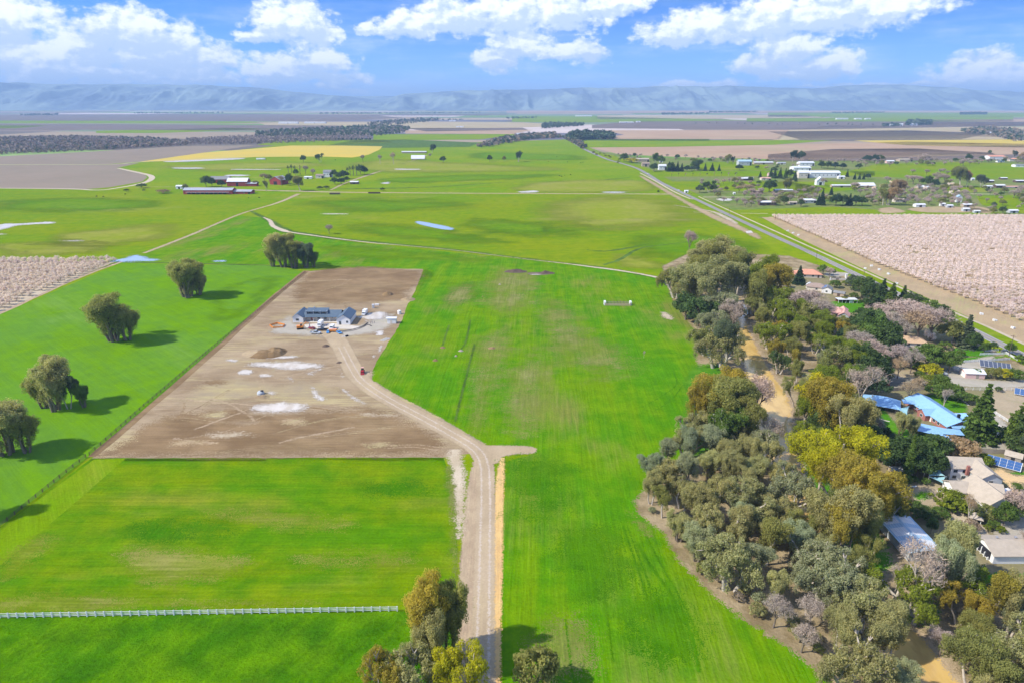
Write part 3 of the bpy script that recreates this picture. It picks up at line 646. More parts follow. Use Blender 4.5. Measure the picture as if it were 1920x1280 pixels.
for off, mk in ((-2.9, 'line_white'), (2.9, 'line_white'), (0.0, 'line_yellow')):
    c = [P(*q) for q in [(1515, 472), (1580, 503), (1680, 550), (1760, 588), (1822, 618), (1868, 641), (1920, 667), (2100, 760)]]
    cc = []
    for i, q in enumerate(c):
        a, b = Vector(c[max(i - 1, 0)]), Vector(c[min(i + 1, len(c) - 1)]); d = (b - a).normalized()
        cc.append((q[0] - d.y * off, q[1] + d.x * off))
    ribbon('road_line', cc, 0.14, M[mk], 9, world=True)
patch('orchard_floor', [(1440, 407), (2000, 402), (2900, 400), (2900, 900), (2200, 730), (1925, 612), (1640, 498), (1530, 447)], M['verge_brown'], 4)
# woodland floor with its creek
patch('woodland_floor', [(1240, 500), (1300, 470), (1480, 480), (1580, 512), (1760, 596), (1850, 650), (2500, 960), (3200, 1500), (1650, 1500), (1562, 1290), (1482, 1222), (1402, 1170), (1332, 1118), (1267, 1050), (1240, 1000), (1192, 962), (1184, 940), (1225, 890), (1290, 845), (1290, 780), (1305, 700), (1300, 618), (1262, 570), (1245, 523)], M['wood_floor'], 7, soft=1.6)
for pts in [[(1500, 860), (1560, 880), (1570, 960), (1545, 1000), (1505, 960)], [(1660, 1140), (1740, 1120), (1760, 1160), (1700, 1190), (1670, 1170)], [(1500, 608), (1560, 592), (1590, 612), (1540, 628)],
            [(1580, 1000), (1640, 980), (1680, 1060), (1620, 1080)], [(1290, 690), (1370, 690), (1380, 800), (1300, 860), (1280, 800)]]:
    patch('green_clearing', pts, M['grass_lawn'], 8, smooth=True, soft=3)
CREEK = [(1385, 560), (1388, 600), (1402, 650), (1424, 700), (1446, 745), (1455, 800), (1462, 850), (1482, 900), (1505, 950), (1530, 1010), (1560, 1060), (1620, 1130), (1680, 1190), (1725, 1250), (1780, 1330), (1850, 1450)]
ribbon('creek_bank', CREEK, [7, 10, 13, 16, 18.5, 18.5, 16, 14, 12, 11, 11, 14, 16, 17, 17, 17], M['shoulder'], 9, soft=2.0)
ribbon('creek_water', CREEK, [4, 6.5, 9.5, 12.5, 15, 15, 12, 9.5, 8, 7, 7, 9.5, 12, 12.5, 12.5, 12.5], M['creek'], 10, soft=1.2, label='muddy ochre creek between the gum trees')
patch('puddle', [(1408, 838), (1420, 822), (1440, 826), (1440, 845), (1428, 864), (1412, 860)], M['pond'], 11, smooth=True)
patch('pond', [(1378, 575), (1396, 572), (1402, 590), (1384, 592)], M['pond'], 11, smooth=True)
# gardens of the houses
patch('garden_ground', [(1470, 505), (1560, 508), (1600, 530), (1770, 604), (1850, 655), (2000, 730), (2600, 1150), (2500, 1300), (2100, 1300), (1930, 1110), (1760, 1060), (1660, 1000), (1650, 900), (1600, 830), (1640, 700), (1560, 640), (1480, 600)], M['garden_ground'], 8, soft=3)

# ruts and wheel tracks over the bare lot and the drive
rr_ = random.Random(21); LT = 6.1
LOT = [P(*q) for q in [(560, 520), (780, 512), (730, 630), (695, 700), (740, 745), (820, 795), (840, 850), (210, 850), (400, 670)]]
def in_lot(x, y):
    c = False; j = len(LOT) - 1
    for i in range(len(LOT)):
        (xi, yi), (xj, yj) = LOT[i], LOT[j]
        if (yi > y) != (yj > y) and x < (xj - xi) * (y - yi) / (yj - yi) + xi: c = not c
        j = i
    return c
for i in range(70):
    x, y = P(rr_.uniform(250, 780), rr_.uniform(520, 848))
    if not in_lot(x, y): continue
    a = rr_.choice([rr_.gauss(0, 0.25), rr_.gauss(0, 0.25), rr_.uniform(0, 3.1)]); bend = rr_.uniform(-0.05, 0.05); pts = [(x, y)]
    for k in range(rr_.randint(4, 10)):
        a += bend + rr_.uniform(-0.22, 0.22); x += 5 * math.cos(a); y += 5 * math.sin(a)
        if not in_lot(x, y): break
        pts.append((x, y))
    if len(pts) > 3:
        LT += 0.01; mk = rr_.choice(['dirt_ploughed', 'shoulder', 'dirt_yellow', 'dirt_lot', 'dirt_ploughed'])
        for o_ in ((-0.95, 0.95) if i % 2 else (0,)): ribbon('rut', [(p_[0] + o_, p_[1] + o_) for p_ in pts], rr_.uniform(0.3, 0.7) if i % 2 else rr_.uniform(0.6, 2.4), M[mk], LT, world=True, step=3, soft=0.4 if i % 2 else 1.0)
for i in range(16):
    x, y = P(rr_.uniform(330, 740), rr_.uniform(530, 840))
    if in_lot(x, y):
        LT += 0.01; w2, h2 = rr_.uniform(5, 16), rr_.uniform(2, 6)
        patch('soil_patch', [(x + w2 * math.cos(t) * rr_.uniform(.6, 1.1), y + h2 * math.sin(t) * rr_.uniform(.6, 1.1)) for t in np.linspace(0, 5.6, 8)], M[rr_.choice(['dirt_ploughed', 'dirt_yellow', 'gravel_pale', 'dirt_lot', 'verge_brown'])], LT, world=True, smooth=True, soft=3.0)
for off in (-1.5, 1.4):
    c = [P(*q) for q in [(640, 650), (668, 702), (690, 724), (730, 750), (790, 782), (850, 815), (892, 842), (908, 870), (911, 920), (910, 1000), (908, 1100), (906, 1200), (905, 1300), (904, 1460)]]; cc = []
    for i, q in enumerate(c):
        a, b = Vector(c[max(i - 1, 0)]), Vector(c[min(i + 1, len(c) - 1)]); d = (b - a).normalized(); cc.append((q[0] - d.y * off, q[1] + d.x * off))
    ribbon('wheel_track', cc, 0.9, M['gravel_track'], 11.5 + off * 0.05, world=True, soft=0.5)
HAZE = 0.76e-4
# ------------------------------------------------------------------ hills at the far side of the valley
from mathutils import noise as mnoise
CREST_L = [(-500, 150), (-200, 152), (0, 152), (100, 153), (200, 158), (330, 158), (450, 160), (560, 167), (640, 177), (700, 184), (745, 190), (800, 200), (900, 206), (1100, 208)]
CREST_R = [(500, 208), (640, 200), (700, 192), (745, 187), (780, 177), (850, 171), (930, 168), (1010, 167), (1080, 165), (1150, 165), (1230, 162), (1330, 161), (1400, 165), (1460, 166), (1510, 160), (1600, 160), (1680, 165), (1780, 172), (1920, 184), (2100, 188), (2400, 190)]
CREST_F = [(-500, 176), (300, 180), (1500, 182), (1700, 176), (1850, 171), (1990, 171), (2400, 176)]


def interp(tab, x):
    if x <= tab[0][0]: return tab[0][1]
    for (a, b), (c, d) in zip(tab, tab[1:]):
        if x <= c: return b + (d - b) * (x - a) / (c - a)
    return tab[-1][1]

m, n = new_mat('hill_slopes'); M['hills'] = m
p = n.pos()
nz = n.noise(n.mapping(p, scale=(1, 1, 2.5)), 1 / 900.0, 5, 0.65)
nz2 = n.noise(n.mapping(p, scale=(1, 0.6, 3)), 1 / 2400.0, 4, 0.6)
c = n.mix(n.ramp(n.math('ADD', n.math('MULTIPLY', nz, 0.6), n.math('MULTIPLY', nz2, 0.5)), 0.48, 0.62), (0.115, 0.155, 0.190), (0.24, 0.30, 0.26))  # bluish slopes: part of the distance haze is put into their colour
n.out(n.bsdf(c, 0.95, 0.05))


def hill_range(name, crest, y_base, y_crest, seed, x0, x1, nx=760, ny=70, label=''):
    vs = []; yc = y_crest
    for j in range(ny):
        t = j / (ny - 1)
        for i in range(nx):
            px = x0 + (x1 - x0) * i / (nx - 1)
            u = (px - 960) / FPX
            y = y_base + (yc - y_base) * t * 1.25
            x = u * (CP * y / CP) * 1.03 / CP * CP
            xx = u * y * 1.06
            hc = H(interp(crest, px), yc)
            s = min(t * 1.25, 1.0); back = max(t * 1.25 - 1, 0) / 0.25
            prof = (s ** 1.35) * (1 - 0.9 * back ** 1.5)
            q = Vector((xx / 1500 + seed, y / 2600, seed))
            r1 = 1 - abs(mnoise.noise(Vector((xx / 1100 + seed, y / 5200, 1.7 + seed)))) * 2
            r2 = 1 - abs(mnoise.noise(Vector((xx / 420 - seed, y / 2600, 4.7)))) * 2
            r3 = mnoise.fractal(Vector((xx / 600, y / 900, seed)), 0.9, 2.1, 4)
            r4 = 1 - abs(mnoise.noise(Vector((xx / 170 + seed, y / 900 + 0.8 * r3, 9.1)))) * 2
            env = s * (1 - s) * 4
            h = hc * (prof + env * (0.34 * (r1 - 0.3) + 0.22 * (r2 - 0.4) + 0.12 * r3 + 0.09 * (r4 - 0.4))) + s * 26 * mnoise.fractal(Vector((xx / 1500, seed * 3, 5)), 0.8, 2.0, 5) + 12 * mnoise.noise(Vector((xx / 420, seed, 2))) * s
            vs.append((xx, y, max(h, -1.0) if t > 0 else -1.0))
    fs = [(j * nx + i, j * nx + i + 1, (j + 1) * nx + i + 1, (j + 1) * nx + i) for j in range(ny - 1) for i in range(nx - 1)]
    me = mesh_np(name, vs, fs, True)
    return tag(link(name, me, mat=M['hills']), kind='structure', label=label)

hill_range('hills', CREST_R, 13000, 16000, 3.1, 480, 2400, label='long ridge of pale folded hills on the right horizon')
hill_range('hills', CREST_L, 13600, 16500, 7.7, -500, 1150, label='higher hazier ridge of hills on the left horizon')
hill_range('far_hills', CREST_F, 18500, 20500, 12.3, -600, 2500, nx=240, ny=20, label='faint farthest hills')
# ------------------------------------------------------------------ vegetation
def leaf_mat(name, transl=0.48, use_obj=True, base=(0.1, 0.12, 0.05), var=0.9, nscale=0.35, nz=0.7):
    m, n = new_mat(name)
    at = n.node('ShaderNodeAttribute', attribute_name='v').outputs['Fac']
    if use_obj: base = n.node('ShaderNodeObjectInfo').outputs['Color']
    nz_ = n.noise(n.pos(), nscale, 3, 0.6)
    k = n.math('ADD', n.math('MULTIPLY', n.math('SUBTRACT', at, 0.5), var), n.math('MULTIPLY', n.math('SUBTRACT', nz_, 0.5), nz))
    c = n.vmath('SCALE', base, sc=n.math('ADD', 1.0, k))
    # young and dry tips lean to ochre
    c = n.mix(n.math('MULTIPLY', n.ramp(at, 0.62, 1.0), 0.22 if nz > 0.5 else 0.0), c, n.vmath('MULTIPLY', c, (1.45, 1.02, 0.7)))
    d = n.bsdf(c, 0.75, 0.08)
    t = n.node('ShaderNodeBsdfTranslucent'); n.put(t.inputs[0], n.vmath('MULTIPLY', c, (1.15, 1.2, 0.6)))
    ms = n.node('ShaderNodeMixShader'); ms.inputs[0].default_value = transl
    n.l.new(d, ms.inputs[1]); n.l.new(t.outputs[0], ms.inputs[2]); n.out(ms.outputs[0])
    return m
M['leaf'] = leaf_mat('leaf')
M['blossom'] = leaf_mat('blossom', 0.4, var=0.2, nz=0.2)
M['twig'] = leaf_mat('twig', 0.0, var=0.5)
M['bark'] = flat_mat('bark', (0.19, 0.15, 0.115), 0.9, 0.1, 0.4, 1.5)
M['bark_pale'] = flat_mat('bark_pale', (0.46, 0.40, 0.33), 0.85, 0.1, 0.35, 0.8)


class Wood:
    def __init__(s): s.v = []; s.f = []
    def tube(s, a, b, ra, rb, k=5):
        a = Vector(a); b = Vector(b); d = (b - a).normalized()
        u = d.orthogonal().normalized(); w_ = d.cross(u); i0 = len(s.v)
        for p_, r_ in ((a, ra), (b, rb)):
            for j in range(k):
                t = 2 * math.pi * j / k
                s.v.append(p_ + (u * math.cos(t) + w_ * math.sin(t)) * r_)
        for j in range(k): s.f.append((i0 + j, i0 + (j + 1) % k, i0 + k + (j + 1) % k, i0 + k + j))
    def mesh(s, name): return mesh_np(name, [tuple(v) for v in s.v], s.f, True)


def grow(rnd, wood, tips, p, d, L, r, depth, up=0.25, spread=0.62, kids=(2, 3), shrink=0.72):
    mid_ = p + d * L * 0.5 + Vector((rnd.uniform(-1, 1), rnd.uniform(-1, 1), 0)) * L * 0.06
    end = p + d * L + Vector((rnd.uniform(-1, 1), rnd.uniform(-1, 1), 0)) * L * 0.08
    k = 6 if depth > 2 else (4 if depth > 0 else 3)
    wood.tube(p, mid_, r, r * 0.86, k); wood.tube(mid_, end, r * 0.86, r * 0.7, k)
    if depth <= 1: tips.append((end, L, depth))
    if depth == 1 and rnd.random() < 0.6: tips.append((mid_, L, depth))
    if depth == 2 and rnd.random() < 0.75: tips.append((end, L, 2))
    if depth == 0: return
    n_ = rnd.randint(*kids); a0 = rnd.uniform(0, 6.28)
    for i in range(n_):
        a = a0 + 6.283 * i / n_ + rnd.uniform(-0.4, 0.4); s_ = spread * rnd.uniform(0.6, 1.25)
        u = d.orthogonal().normalized(); w_ = d.cross(u)
        nd = (d * math.cos(s_) + (u * math.cos(a) + w_ * math.sin(a)) * math.sin(s_) + Vector((0, 0, up))).normalized()
        grow(rnd, wood, tips, end, nd, L * shrink * rnd.uniform(0.8, 1.15), r * 0.66, depth - 1, up, spread, kids, shrink)


def leaves(rs, centers, radii, counts, size, aspect=1.8, out_bias=0.7, shell=0.55, tints=None, droop=0.0):
    """numpy quads scattered in ellipsoidal clumps; returns verts, faces, tint per face"""
    cs = np.repeat(np.asarray(centers, float), counts, axis=0); rr = np.repeat(np.asarray(radii, float), counts, axis=0)
    N = len(cs)
    d = rs.normal(size=(N, 3)); d /= np.linalg.norm(d, axis=1)[:, None]
    rad = shell + (1 - shell) * rs.random(N) ** 0.6
    rad *= np.where(rs.random(N) < 0.25, rs.random(N), 1)
    pos = cs + d * rr * rad[:, None]
    nrm = d * out_bias + rs.normal(size=(N, 3)) * 0.55 + np.array([0, 0, 0.25]); nrm /= np.linalg.norm(nrm, axis=1)[:, None]
    t = rs.normal(size=(N, 3)) + np.array([0, 0, -droop]); t -= nrm * (t * nrm).sum(1)[:, None]; t /= np.linalg.norm(t, axis=1)[:, None]
    b = np.cross(nrm, t)
    s_ = size * (0.6 + 0.8 * rs.random(N))[:, None]
    L = t * s_ * 0.5 * aspect ** 0.5; W = b * s_ * 0.5 / aspect ** 0.5
    v = np.stack([pos - L, pos + W * 0.9 - L * 0.1, pos + L, pos - W * 0.9 + L * 0.05], axis=1).reshape(-1, 3)
    f = np.arange(N * 4).reshape(-1, 4)
    tt = np.repeat(np.asarray(tints if tints is not None else rs.random(len(counts)), float), counts)
    tt = np.clip(tt * 0.65 + 0.35 * rs.random(N), 0, 1)
    return v, f, tt


def leaf_mesh(name, parts):
    v = np.concatenate([p_[0] for p_ in parts]); off = np.cumsum([0] + [len(p_[0]) for p_ in parts[:-1]])
    f = np.concatenate([p_[1] + o_ for p_, o_ in zip(parts, off)]); t = np.concatenate([p_[2] for p_ in parts])
    me = mesh_np(name, v, f)
    at = me.attributes.new('v', 'FLOAT', 'FACE')
    if len(me.polygons) == len(t): at.data.foreach_set('value', t.astype(np.float32))
    return me


def proto_gum(seed, H_=20.0, stems=2, wide=1.0, dens=1.0, leafs=0.62, low=False, grove=False):
    rnd = random.Random(seed); rs = np.random.RandomState(seed); wd = Wood(); tips = []
    for s_ in range(stems):
        a = 6.283 * s_ / stems + rnd.uniform(-0.5, 0.5); lean = (0.16 if stems == 1 else 0.30) * rnd.uniform(0.6, 1.3) * wide
        d = Vector((math.cos(a) * lean, math.sin(a) * lean, 1)).normalized()
        base = Vector((math.cos(a), math.sin(a), 0)) * (0.0 if stems == 1 else 0.8)
        grow(rnd, wd, tips, base, d, H_ * (0.18 if low else 0.24) * rnd.uniform(0.85, 1.15), 0.34 if stems > 1 else 0.5, 4 if stems == 1 else 3, 0.42 if not low else 0.22, 0.46 * wide, (2, 4), 0.74)
    zs = [t[0].z for t in tips]; k = H_ * 0.93 / max(zs)
    c = []; r = []; n_ = []; tn = []
    for (p_, L, dep) in tips:
        rr = rnd.uniform(0.050, 0.095) * H_
        if dep >= 1: rr *= 0.85
        c.append((p_.x * k, p_.y * k, p_.z * k - rr * 0.35)); r.append((rr, rr, rr * rnd.uniform(0.8, 1.25)))
        n_.append(int(225 * dens * (rr / 1.6) ** 2) + 24); tn.append(rnd.random())
        if rnd.random() < 0.55 and p_.z * k > H_ * 0.35:      # foliage hanging below the tip
            c.append((p_.x * k + rnd.uniform(-1, 1), p_.y * k + rnd.uniform(-1, 1), p_.z * k - rr * 2.0)); r.append((rr * 0.7, rr * 0.7, rr * 1.1)); n_.append(int(100 * dens * (rr / 1.6) ** 2) + 12); tn.append(rnd.random() * 0.7)
    for i in range((50 if grove else 34) if low else 18):      # inner and lower foliage closes the crown
        a = rnd.uniform(0, 6.28); zz_ = (0.15 + 0.67 * rnd.random() ** 1.2) if grove else rnd.uniform(0.16 if low else 0.30, 0.8); R_ = H_ * (0.30 if low else 0.19) * wide * math.sin(min(1, zz_ * 1.25 + 0.12) * 2.6) ** 0.6 * rnd.uniform(0.4, 1); rr = H_ * rnd.uniform(0.055, 0.085)
        c.append((math.cos(a) * R_, math.sin(a) * R_, zz_ * H_)); r.append((rr, rr, rr * 1.35)); n_.append(int(140 * dens * (rr / 1.6) ** 2) + 16); tn.append(rnd.random() * 0.8)
    wd.v = [v * k for v in wd.v]
    zmax = max(a[2] for a in c)
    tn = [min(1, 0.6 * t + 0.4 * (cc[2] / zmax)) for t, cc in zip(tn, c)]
    return wd.mesh('gum_trunk'), leaf_mesh('gum_crown', [leaves(rs, c, r, n_, leafs * 0.58, 2.0, 0.8, 0.45, tn, 0.8)])


def proto_oak(seed, H_=10.0, wide=0.55, dens=1.0, leafs=0.5):
    rnd = random.Random(seed); rs = np.random.RandomState(seed); wd = Wood(); tips = []
    grow(rnd, wd, tips, Vector((0, 0, 0)), Vector((0.05, 0, 1)).normalized(), H_ * 0.22, H_ * 0.03, 3, 0.1, 0.75, (3, 4), 0.78)
    c = []; r = []; n_ = []; tn = []
    for i in range(46):
        th = rnd.uniform(0, 6.283); ph = math.acos(rnd.uniform(-0.25, 1)); q = rnd.uniform(0.6, 0.95)
        rr = H_ * rnd.uniform(0.10, 0.17)
        R_ = H_ * wide * rnd.uniform(0.75, 1.0)
        c.append((math.sin(ph) * math.cos(th) * R_ * q, math.sin(ph) * math.sin(th) * R_ * q, H_ * 0.50 + math.cos(ph) * H_ * 0.40 * q))
        r.append((rr, rr, rr * 0.8)); n_.append(int(95 * dens)); tn.append(rnd.random())
    zm = max(v.z for v in wd.v); kk = min(1, H_ * 0.8 / zm); wd.v = [v * kk for v in wd.v]
    return wd.mesh('oak_trunk'), leaf_mesh('oak_crown', [leaves(rs, c, r, n_, leafs, 1.3, 0.9, 0.6, tn)])


def proto_conifer(seed, H_=14.0, base_r=3.2, power=1.0, tiers=17, droop=0.25, leafs=0.55, skirt=0.08, dens=1.0):
    rnd = random.Random(seed); rs = np.random.RandomState(seed); wd = Wood()
    wd.tube((0, 0, 0), (0, 0, H_ * 0.95), H_ * 0.02, 0.05, 6)
    c = []; r = []; n_ = []; tn = []
    for i in range(tiers):
        t = i / (tiers - 1); z = H_ * (skirt + (0.97 - skirt) * t); R_ = base_r * (1 - t) ** power * rnd.uniform(0.8, 1.12) + 0.12
        nb = max(3, int(8 * (1 - t) + 3)); a0 = rnd.uniform(0, 6)
        for j in range(nb):
            a = a0 + 6.283 * j / nb + rnd.uniform(-0.25, 0.25); ln = R_ * rnd.uniform(0.75, 1.15)
            for q in (0.5, 0.9):
                rr = max(0.35, R_ * 0.30)
                c.append((math.cos(a) * ln * q, math.sin(a) * ln * q, z - ln * q * droop)); r.append((rr, rr, rr * 0.5))
                n_.append(int((16 + 34 * (rr / 1.0)) * dens)); tn.append(rnd.random())
            if t < 0.9: wd.tube((0, 0, z), (math.cos(a) * ln, math.sin(a) * ln, z - ln * droop), 0.07, 0.03, 3)
    return wd.mesh('conifer_trunk'), leaf_mesh('conifer_crown', [leaves(rs, c, r, n_, leafs, 1.6, 0.7, 0.3, tn)])


def proto_column(seed, H_=12.0, rad=1.0):
    rnd = random.Random(seed); rs = np.random.RandomState(seed); wd = Wood(); wd.tube((0, 0, 0), (0, 0, H_ * 0.9), 0.2, 0.05)
    c = []; r = []; n_ = []; tn = []
    for i in range(40):
        t = i / 39; R_ = rad * math.sin(min(1, t * 4 + 0.25) * 1.57) * (1 - max(0, t - 0.2) / 0.8) ** 0.7 + 0.1
        for j in range(3):
            a = rnd.uniform(0, 6.28); c.append((math.cos(a) * R_ * 0.5, math.sin(a) * R_ * 0.5, 0.4 + t * H_ * 0.95)); r.append((R_ * 0.65, R_ * 0.65, 0.5)); n_.append(34); tn.append(rnd.random())
    return wd.mesh('cypress_trunk'), leaf_mesh('cypress_crown', [leaves(rs, c, r, n_, 0.34, 2.2, 0.9, 0.6, tn, -1.0)])


def proto_bare(seed, H_=12.0, spread=0.55, dens=1.0, width=0.05, fine=0.8):
    rnd = random.Random(seed); rs = np.random.RandomState(seed); wd = Wood(); tips = []
    grow(rnd, wd, tips, Vector((0, 0, 0)), Vector((0.03, 0.02, 1)).normalized(), H_ * 0.27, H_ * 0.024, 4, 0.2, spread, (3, 4), 0.74)
    k = H_ * 0.93 / max(t[0].z for t in tips); wd.v = [v * k for v in wd.v]
    c = [tuple(t[0] * k) for t in tips]; r = [(H_ * 0.085,) * 3 for _ in tips]
    n_ = [max(8, int(4600 * dens / len(tips)))] * len(tips)
    v, f, t = leaves(rs, c, r, n_, 0.26 * H_ / 12, 9.0, 0.1, 0.15)
    return wd.mesh('bare_trunk'), leaf_mesh('bare_twigs', [(v, f, t)])


def proto_blossom(seed, H_=5.2, n=980, leafs=0.42, rad=3.1):
    rnd = random.Random(seed); rs = np.random.RandomState(seed); wd = Wood(); tips = []
    grow(rnd, wd, tips, Vector((0, 0, 0)), Vector((0, 0, 1)), H_ * 0.22, 0.15, 2, 0.2, 0.75, (3, 4), 0.9)
    c = []; r = []; tn = []
    for i in range(22):
        a = rnd.uniform(0, 6.28); q = rnd.uniform(0.2, 0.85) ** 0.6; rr = rnd.uniform(0.6, 1.05)
        c.append((math.cos(a) * q * rad * 0.8, math.sin(a) * q * rad * 0.8, H_ * rnd.uniform(0.42, 0.85) - q * 0.3)); r.append((rr, rr, rr * 0.9)); tn.append(rnd.random())
    return wd.mesh('almond_trunk'), leaf_mesh('almond_crown', [leaves(rs, c, r, [n // 22] * 22, leafs, 1.4, 0.8, 0.4, tn)])


def proto_palm(seed, H_=9.0, fr=2.6):
    rnd = random.Random(seed); rs = np.random.RandomState(seed); wd = Wood()
    wd.tube((0, 0, 0), (0.1, 0, H_ * 0.85), 0.30, 0.2, 7)
    vs = []; fs = []; tt = []
    for i in range(34):
        a = rnd.uniform(0, 6.28); e = rnd.uniform(-0.7, 1.3); w_ = 0.32; L = fr * rnd.uniform(0.8, 1.1); p0 = Vector((0.1, 0, H_ * 0.86)); d = Vector((math.cos(a) * math.cos(e), math.sin(a) * math.cos(e), math.sin(e)))
        side = Vector((-math.sin(a), math.cos(a), 0)) * w_
        for s_ in range(3):
            q0 = p0 + d * L * s_ / 3; d = (d + Vector((0, 0, -0.28))).normalized(); q1 = p0 + d * L * (s_ + 1) / 3
            i0 = len(vs); ws = 1 - 0.25 * s_
            vs += [tuple(q0 - side * ws), tuple(q0 + side * ws), tuple(q1 + side * ws * 0.7), tuple(q1 - side * ws * 0.7)]; fs.append((i0, i0 + 1, i0 + 2, i0 + 3)); tt.append(rnd.random())
    me = leaf_mesh('palm_fronds', [(np.array(vs), np.array(fs), np.array(tt))])
    return wd.mesh('palm_trunk'), me

# colours are the foliage's own
TONE = dict(olive=(0.212, 0.212, 0.062), khaki=(0.272, 0.255, 0.108), grey=(0.235, 0.250, 0.145), gold=(0.285, 0.228, 0.036), yellow=(0.340, 0.310, 0.014),
            lime=(0.165, 0.200, 0.022), dark=(0.075, 0.115, 0.034), green=(0.110, 0.165, 0.032), deep=(0.050, 0.085, 0.038), bare=(0.290, 0.235, 0.185), pinkbare=(0.350, 0.270, 0.225),
            brown=(0.30, 0.22, 0.13), blossom=(0.80, 0.665, 0.675), slate=(0.10, 0.125, 0.07))
PROTO = {}


def reg(kind, maker, seeds, leafm, barkm, href):
    PROTO[kind] = [(*maker(s_), leafm, barkm, href) for s_ in seeds]
    for t, c, lm, bm_, h in PROTO[kind]:
        t.materials.append(M[bm_]); c.materials.append(M[lm])
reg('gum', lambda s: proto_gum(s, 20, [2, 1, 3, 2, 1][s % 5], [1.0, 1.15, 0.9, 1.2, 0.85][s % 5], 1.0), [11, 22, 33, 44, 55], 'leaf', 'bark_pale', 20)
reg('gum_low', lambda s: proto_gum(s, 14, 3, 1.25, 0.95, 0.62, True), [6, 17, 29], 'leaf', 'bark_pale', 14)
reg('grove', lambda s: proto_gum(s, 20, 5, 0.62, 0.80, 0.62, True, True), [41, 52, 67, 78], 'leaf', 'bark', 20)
reg('oak', lambda s: proto_oak(s, 10, 0.55 if s % 2 else 0.5), [3, 14, 25], 'leaf', 'bark', 10)
reg('bush', lambda s: proto_oak(s, 4, 0.75, 0.45, 0.32), [8, 19], 'leaf', 'bark', 4)
reg('conifer', lambda s: proto_conifer(s, 14, 3.4), [5, 16], 'leaf', 'bark', 14)
reg('cedar', lambda s: proto_conifer(s, 16, 5.6, 0.75, 13, 0.12, 0.6, 0.12, 1.2), [7, 18], 'leaf', 'bark', 16)
reg('cypress', lambda s: proto_column(s), [9], 'leaf', 'bark', 12)
reg('bare', lambda s: proto_bare(s, 12, 0.62), [12, 23, 34], 'twig', 'bark', 12)
reg('bare_open', lambda s: proto_bare(s, 14, 0.5, 0.45), [13, 24], 'twig', 'bark_pale', 14)
reg('blossom', lambda s: proto_blossom(s, 5.0, 1150, 0.32, 2.75), [1, 2, 4], 'blossom', 'bark', 5)
reg('palm', lambda s: proto_palm(s), [2], 'leaf', 'bark', 9)

TREES = []; RT = random.Random(77)
KWORD = dict(gum='gum tree', gum_low='spreading gum tree', grove='bushy gum tree', oak='round evergreen tree', bush='bush', conifer='conifer', cedar='tiered conifer', cypress='column cypress',
             bare='bare winter tree', bare_open='leafless branching tree', blossom='blossoming almond tree', palm='palm')
CWORD = dict(olive='olive green', khaki='khaki', grey='grey-green', gold='golden', yellow='bright yellow-green', lime='lime green', dark='dark green', green='mid green', deep='deep green', bare='grey-brown',
             pinkbare='pinkish', brown='russet brown', blossom='pale pink', slate='slate green')


def tree(kind, tone, x, y, h, zone, wide=1.0, label=None, var=0.10, split=True):
    pr = RT.choice(PROTO[kind]); t, c, lm, bm_, href = pr
    s_ = h / href; name = 'bush' if kind == 'bush' else ('palm_tree' if kind == 'palm' else {'gum': 'gum_tree', 'gum_low': 'gum_tree', 'grove': 'gum_tree', 'oak': 'evergreen_tree', 'conifer': 'conifer_tree', 'cedar': 'conifer_tree', 'cypress': 'cypress_tree', 'bare': 'bare_tree', 'bare_open': 'bare_tree', 'blossom': 'almond_tree'}[kind])
    col = TONE[tone]; v = (1.55 if kind == 'grove' else 1.30) + RT.uniform(-var, var); v2 = RT.uniform(-var, var) * 0.5
    e = empty(name, x, y, 0.0, RT.uniform(0, 6.283)); e.scale = (s_ * wide, s_ * wide, s_)
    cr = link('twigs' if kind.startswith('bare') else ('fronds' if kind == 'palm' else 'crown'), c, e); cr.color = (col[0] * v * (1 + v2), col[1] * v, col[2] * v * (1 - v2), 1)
    link('trunk', t, e)
    e['category'] = 'bush' if kind == 'bush' else 'tree'
    TREES.append((e, f"{CWORD[tone]} {KWORD[kind]}", zone, x, y, label))
    return e

ORD = ['first', 'second', 'third', 'fourth', 'fifth', 'sixth', 'seventh', 'eighth', 'ninth', 'tenth', 'eleventh', 'twelfth']

TENS = ['', '', 'twenty', 'thirty', 'forty']
def ordw(i):
    i += 1
    base_ = ORD + ['thirteenth', 'fourteenth', 'fifteenth', 'sixteenth', 'seventeenth', 'eighteenth', 'nineteenth']
    if i <= 19: return base_[i - 1]
    t_, u = divmod(i, 10)
    return {2: 'twentieth', 3: 'thirtieth', 4: 'fortieth'}[t_] if u == 0 else TENS[t_] + '-' + base_[u - 1]


def label_trees():
    gr = {}
    for r_ in TREES:
        if r_[5]: r_[0]['label'] = r_[5]; r_[0]['group'] = ('bushes ' if r_[0]['category'] == 'bush' else 'trees ') + r_[2]; continue
        gr.setdefault((r_[1], r_[2]), []).append(r_)
    for (d, z), L in gr.items():
        g = ('bushes ' if L[0][0]['category'] == 'bush' else 'trees ') + z
        if len(L) == 1: L[0][0]['label'] = f"{d} {z}"; L[0][0]['group'] = g; continue
        L.sort(key=lambda r_: r_[4]); n_ = len(L); rows = max(1, math.ceil(n_ / 9)); per = math.ceil(n_ / rows)
        for k in range(rows):
            row_ = sorted(L[k * per:(k + 1) * per], key=lambda r_: proj(r_[3], r_[4])[0])
            for i, r_ in enumerate(row_):
                w1 = 'leftmost' if i == 0 else ('rightmost' if i == len(row_) - 1 else ordw(i) + ' from left')
                if rows == 1: lb = f"{d} {z}, {w1}"
                else: lb = f"{d} {z}, {w1}, {'front' if k == 0 else ordw(k)} row"
                r_[0]['label'] = lb; r_[0]['group'] = g


def tpx(kind, tone, px, top, base, zone, wide=1.0, **k):
    x, y = P(px, base); h = H(top, y)
    return tree(kind, tone, x, y, max(h, 1.2), zone, wide, **k)


